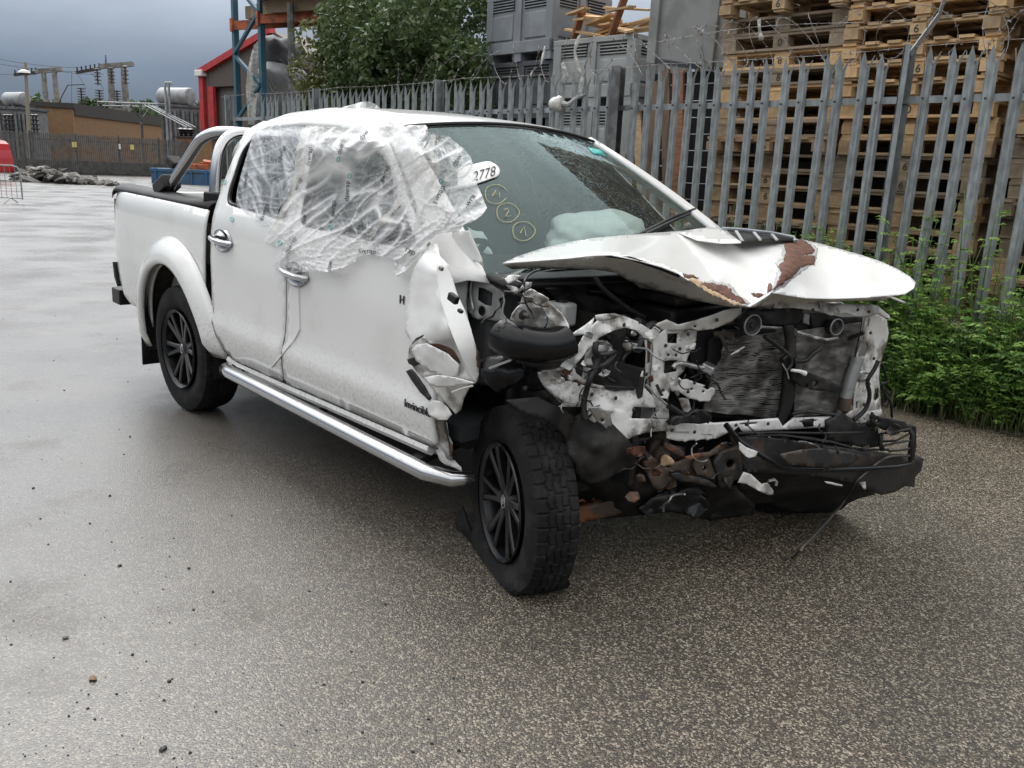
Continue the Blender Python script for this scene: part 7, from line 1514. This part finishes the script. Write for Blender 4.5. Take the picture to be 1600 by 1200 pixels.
# ================================================================== FILM OVER THE BROKEN WINDOWS
c6 = lambda *P: [(340+x/3.6364, 150+y/3.6364) for x, y in P]
def ridge(x, y, s, ang, st, seed):
    ca, sa = math.cos(ang), math.sin(ang); u, v = (x*ca+y*sa)*s/st, (-x*sa+y*ca)*s
    wx = mnoise.noise(Vector((x*s*.3, y*s*.3, seed+5)))*.9
    n = abs(mnoise.noise(Vector((u+wx, v+wx, seed)))); return max(0, 1-n*5.0)**2
def pull(x, y, ax, ay, fr, reach, seed):          # folds running out from where the sheet is held
    dx, dy = x-ax, y-ay; d = math.hypot(dx, dy); a = math.atan2(dy, dx)
    n = abs(mnoise.noise(Vector((math.cos(a)*fr, math.sin(a)*fr, seed+d*.006)))); return max(0, 1-n*5.2)**2*math.exp(-(d/reach)**2)*min(1, d/8)
def film(name, outline, ctrl, m_, label, step, folds, pulls, amp):
    ts = []
    for x, y, r in ctrl: d = ray(x, y, True); ts.append(float((resolve(x, y, r)-CL_) @ d/(d @ d)))
    tpf = TPS([(c[0], c[1]) for c in ctrl], ts); fold = []
    def fn(x, y, rec=False):
        d = ray(x, y, True); h = 0; f_ = 0
        for i, (s, an, st, a) in enumerate(folds): r = ridge(x, y, s, an, st, i*11+3); h += a*r; f_ = max(f_, r*min(1, a/.012))
        for i, (ax, ay, fr, rc, a) in enumerate(pulls): r = pull(x, y, ax, ay, fr, rc, i*5+1); h += a*r; f_ = max(f_, r*min(1, a/.010))
        h += amp*mnoise.noise(Vector((x*.03, y*.03, 1)))
        if rec: fold.append(f_)
        t = tpf(x, y)
        if x < 668:
            q_ = SIDE(x, y, .012, 9)
            if q_[2] < 1.74: t = min(t, float((q_-CL_) @ d/(d @ d)))
        return CL_+t*d-h*d/np.linalg.norm(d)
    o = panel(name, outline, lambda x, y: fn(x, y, True), M[m_], None, (), step, 0, 180, tuple(-ray(*outline[0], True)))
    at = o.data.attributes.new('fold', 'FLOAT', 'POINT'); at.data.foreach_set('value', fold[-len(o.data.vertices):])
    o.location = truck.location; o.rotation_euler = truck.rotation_euler
    tag(o, label, 'plastic sheet'); return o, fn
SA = c6((290, 158), (345, 150), (420, 155), (505, 168), (480, 230), (455, 300), (450, 400), (440, 470), (395, 570), (350, 640), (325, 720), (280, 735), (235, 728), (190, 690), (150, 660), (112, 625), (104, 600), (112, 530), (140, 420), (170, 320), (205, 215), (240, 175))
fa, fna = film('plastic_sheet', SA, [(x, y, ('s', o_)) for (x, y), o_ in zip(c6((290, 158), (505, 168), (455, 330), (440, 470), (330, 725), (235, 728), (104, 600), (170, 320), (300, 400)), (.012, .014, .03, .035, .012, .010, .008, .010, .012))], 'clear_film', 'clear wrinkled plastic film taped over the rear door window', 2.0, [(.035, 1.25, 6, .010), (.06, -.2, 5, .007), (.07, 1.5, 6, .007)], [(*c6((290, 165))[0], 7, 70, .010), (*c6((440, 420))[0], 6, 45, .010), (*c6((250, 720))[0], 7, 60, .010)], .006)
SB = c6((505, 165), (560, 120), (640, 85), (720, 60), (790, 42), (830, 30), (870, 32), (905, 52), (935, 78), (1010, 95), (1100, 110), (1180, 140), (1255, 160), (1290, 190), (1330, 245), (1400, 300), (1440, 350), (1462, 420), (1470, 490), (1500, 560), (1530, 635), (1500, 680), (1440, 720), (1400, 728), (1370, 775), (1310, 775), (1240, 790), (1180, 850), (1120, 940), (1060, 1000), (1020, 1028), (1004, 1000), (1008, 930), (960, 915), (920, 908), (870, 905), (820, 898), (800, 930), (740, 960), (680, 990), (620, 1000), (560, 992), (490, 1000), (430, 1005), (365, 1005), (330, 985), (308, 985), (325, 930), (350, 860), (300, 838), (262, 822), (300, 760), (345, 690), (400, 590), (440, 470), (440, 380), (455, 300), (480, 230))
CB = [(p[0], p[1], r) for p, r in zip(c6((505, 168), (640, 88), (830, 32), (935, 80), (1100, 112), (1250, 165), (640, 180), (900, 190), (1150, 210), (1300, 260), (1440, 360), (1400, 500), (1528, 635), (1400, 728), (1250, 785), (1020, 1026), (920, 905), (820, 898), (620, 1000), (430, 1000), (310, 985), (350, 860), (265, 820), (440, 470), (560, 500), (800, 600), (1000, 700), (1100, 500), (700, 850), (1200, 620), (900, 380), (1330, 640)),
      (('s', .02), ('z', 1.812), ('y', -.30), ('z', 1.835), ('z', 1.815), ('z', 1.765), ('s', .03), ('s', .03), ('s', .04), ('y', -.60), ('y', -.66), ('y', -.74), ('y', -.76), ('y', -.83), ('s', .05), ('s', .03), ('s', .03), ('s', .02), ('s', .05), ('s', .06), ('s', .012), ('s', .02), ('s', .010), ('s', .035), ('s', .03), ('s', .025), ('s', .05), ('s', .06), ('s', .03), ('y', -.86), ('s', .03), ('y', -.84)))]
fb_, fnb = film('plastic_sheet', SB, CB, 'milky_film', 'large milky plastic sheet draped over the front door window and roof', 2.2, [(.022, -.55, 6, .020), (.040, -.75, 6, .015), (.075, -.45, 7, .006), (.045, .25, 6, .005)], [(*c6((1230, 200))[0], 7, 90, .014), (*c6((840, 880))[0], 7, 80, .014), (*c6((480, 930))[0], 6, 60, .010), (*c6((1280, 760))[0], 7, 80, .014), (*c6((520, 200))[0], 7, 70, .010), (*c6((1000, 420))[0], 5, 60, .012)], .012)
# thicker folds and bunched strips lying on the big sheet
for k, (pts, w_) in list(enumerate(((((505, 180), (470, 300), (455, 420), (400, 590), (290, 810)), 34), (((1255, 170), (1210, 300), (1250, 420), (1180, 560), (1120, 760)), 26), (((860, 790), (1000, 640), (1120, 470), (1210, 380)), 26), (((560, 250), (720, 320), (900, 330), (1180, 300)), 18), (((750, 850), (900, 700), (1000, 620)), 22), (((1330, 250), (1400, 420), (1430, 600), (1380, 760)), 22))))[:3]:
    P = [np.array(p) for p in c6(*pts)]; L_ = []; R_ = []
    D = spl([(p[0], p[1], 0) for p in P], 6)
    for i, p in enumerate(D):
        t = D[min(i+1, len(D)-1)]-D[max(i-1, 0)]; n = Vector((-t.y, t.x, 0)).normalized(); h = w_/3.6/2*(.55+.9*abs(math.sin(i*.8+k)))*(1 if 0 < i < len(D)-1 else .2); L_.append((p.x+n.x*h, p.y+n.y*h)); R_.append((p.x-n.x*h, p.y-n.y*h))
    def ff(x, y, k=k): d = ray(x, y, True); return fnb(x, y)-(.010+.008*ridge(x, y, .2, .5*k, 2.5, k))*d/np.linalg.norm(d)
    o = panel('bunched_fold', L_+R_[::-1], ff, M['fold_film'], fb_, (), 3.0, 0, 180, tuple(-ray(*L_[0], True)))
# printed marks
def film_text(t, x, y, ang, fnx, par, size=.032, mk='ink'):
    me = text_mesh(t, size); V = [v.co.copy() for v in me.vertices]; px, py = 340+x/3.6364, 150+y/3.6364
    sc = FPX/np.linalg.norm(fnx(px, py)-CL_); ca, sa = math.cos(ang), math.sin(ang)
    for v, c in zip(me.vertices, V):
        u, w_ = c.x*sc, c.y*sc; X, Y = px+u*ca+w_*sa, py+u*sa-w_*ca; d = ray(X, Y, True); p = fnx(X, Y)-.007*d/np.linalg.norm(d); v.co = Vector(p)
    me.materials.append(M[mk]); o = link('print', me, None, par)
for t, x, y, a in (('dswrap', 158, 470, -1.5), ('dswrap', 262, 660, -1.25), ('swrap', 365, 320, -1.2)): film_text(t, x, y, a, fna, fa)
for t, x, y, a in (('dswrap', 520, 345, -1.45), ('wrap', 455, 500, -1.2), ('dsw', 697, 300, -1.3), ('dswrap', 735, 540, -1.5), ('swrap', 655, 640, -1.5), ('dsw', 830, 220, -.9), ('swrap', 950, 440, -1.1), ('rap', 805, 735, -1.1), ('dswrap', 415, 850, -1.1), ('dsw', 635, 965, -1.4), ('swrap', 1255, 560, -1.1), ('dsw', 1360, 365, -1.1), ('sw', 1255, 215, -1.2), ('wra', 1435, 590, -.9), ('rap', 1095, 880, .4), ('swrap', 850, 880, .1), ('dsw', 490, 700, -1.5)): film_text(t, x, y, a, fnb, fb_)
for x, y, f_, pr_ in ((38, 488, None, None), (82, 700, None, None), (685, 360, fnb, fb_), (750, 455, fnb, fb_), (1270, 485, fnb, fb_), (355, 835, fnb, fb_), (640, 745, fnb, fb_)):
    px, py = 340+x/3.6364, 150+y/3.6364; g_ = f_ or (lambda X, Y: SIDE(X, Y, .008)); q = MB(); P = []
    for a in np.linspace(0, 2*math.pi, 14): X, Y = px+2.6*math.cos(a), py+3.6*math.sin(a); d = ray(X, Y, True); P.append(tuple(g_(X, Y)-.003*d))
    q.tube(P, .0022, 4, False); q.build('print_ring', M['teal_ink'], pr_ or T)
# a thin loose corner of film on the windscreen edge and shreds under the handle
sh = traced('film_shred', [(425, 425), (440, 420), (470, 418), (505, 420), (545, 424), (520, 430), (480, 432), (450, 436), (437, 445), (438, 458), (433, 450), (428, 436)], ('s', .035), M['clear_film'], None, step=4, solid=0, crumple=.02, cs=20); sh.parent = fb_

# the figures on the paper slip
me = text_mesh('2778', 20)
for v in me.vertices:
    x, y = v.co.x*.92, v.co.y*1.12; v.co = Vector(wp_at(757+x*.97+y*.10, 272-y-x*.26, .0095))
me.materials.append(M['ink']); link('lettering', me, None, slip)
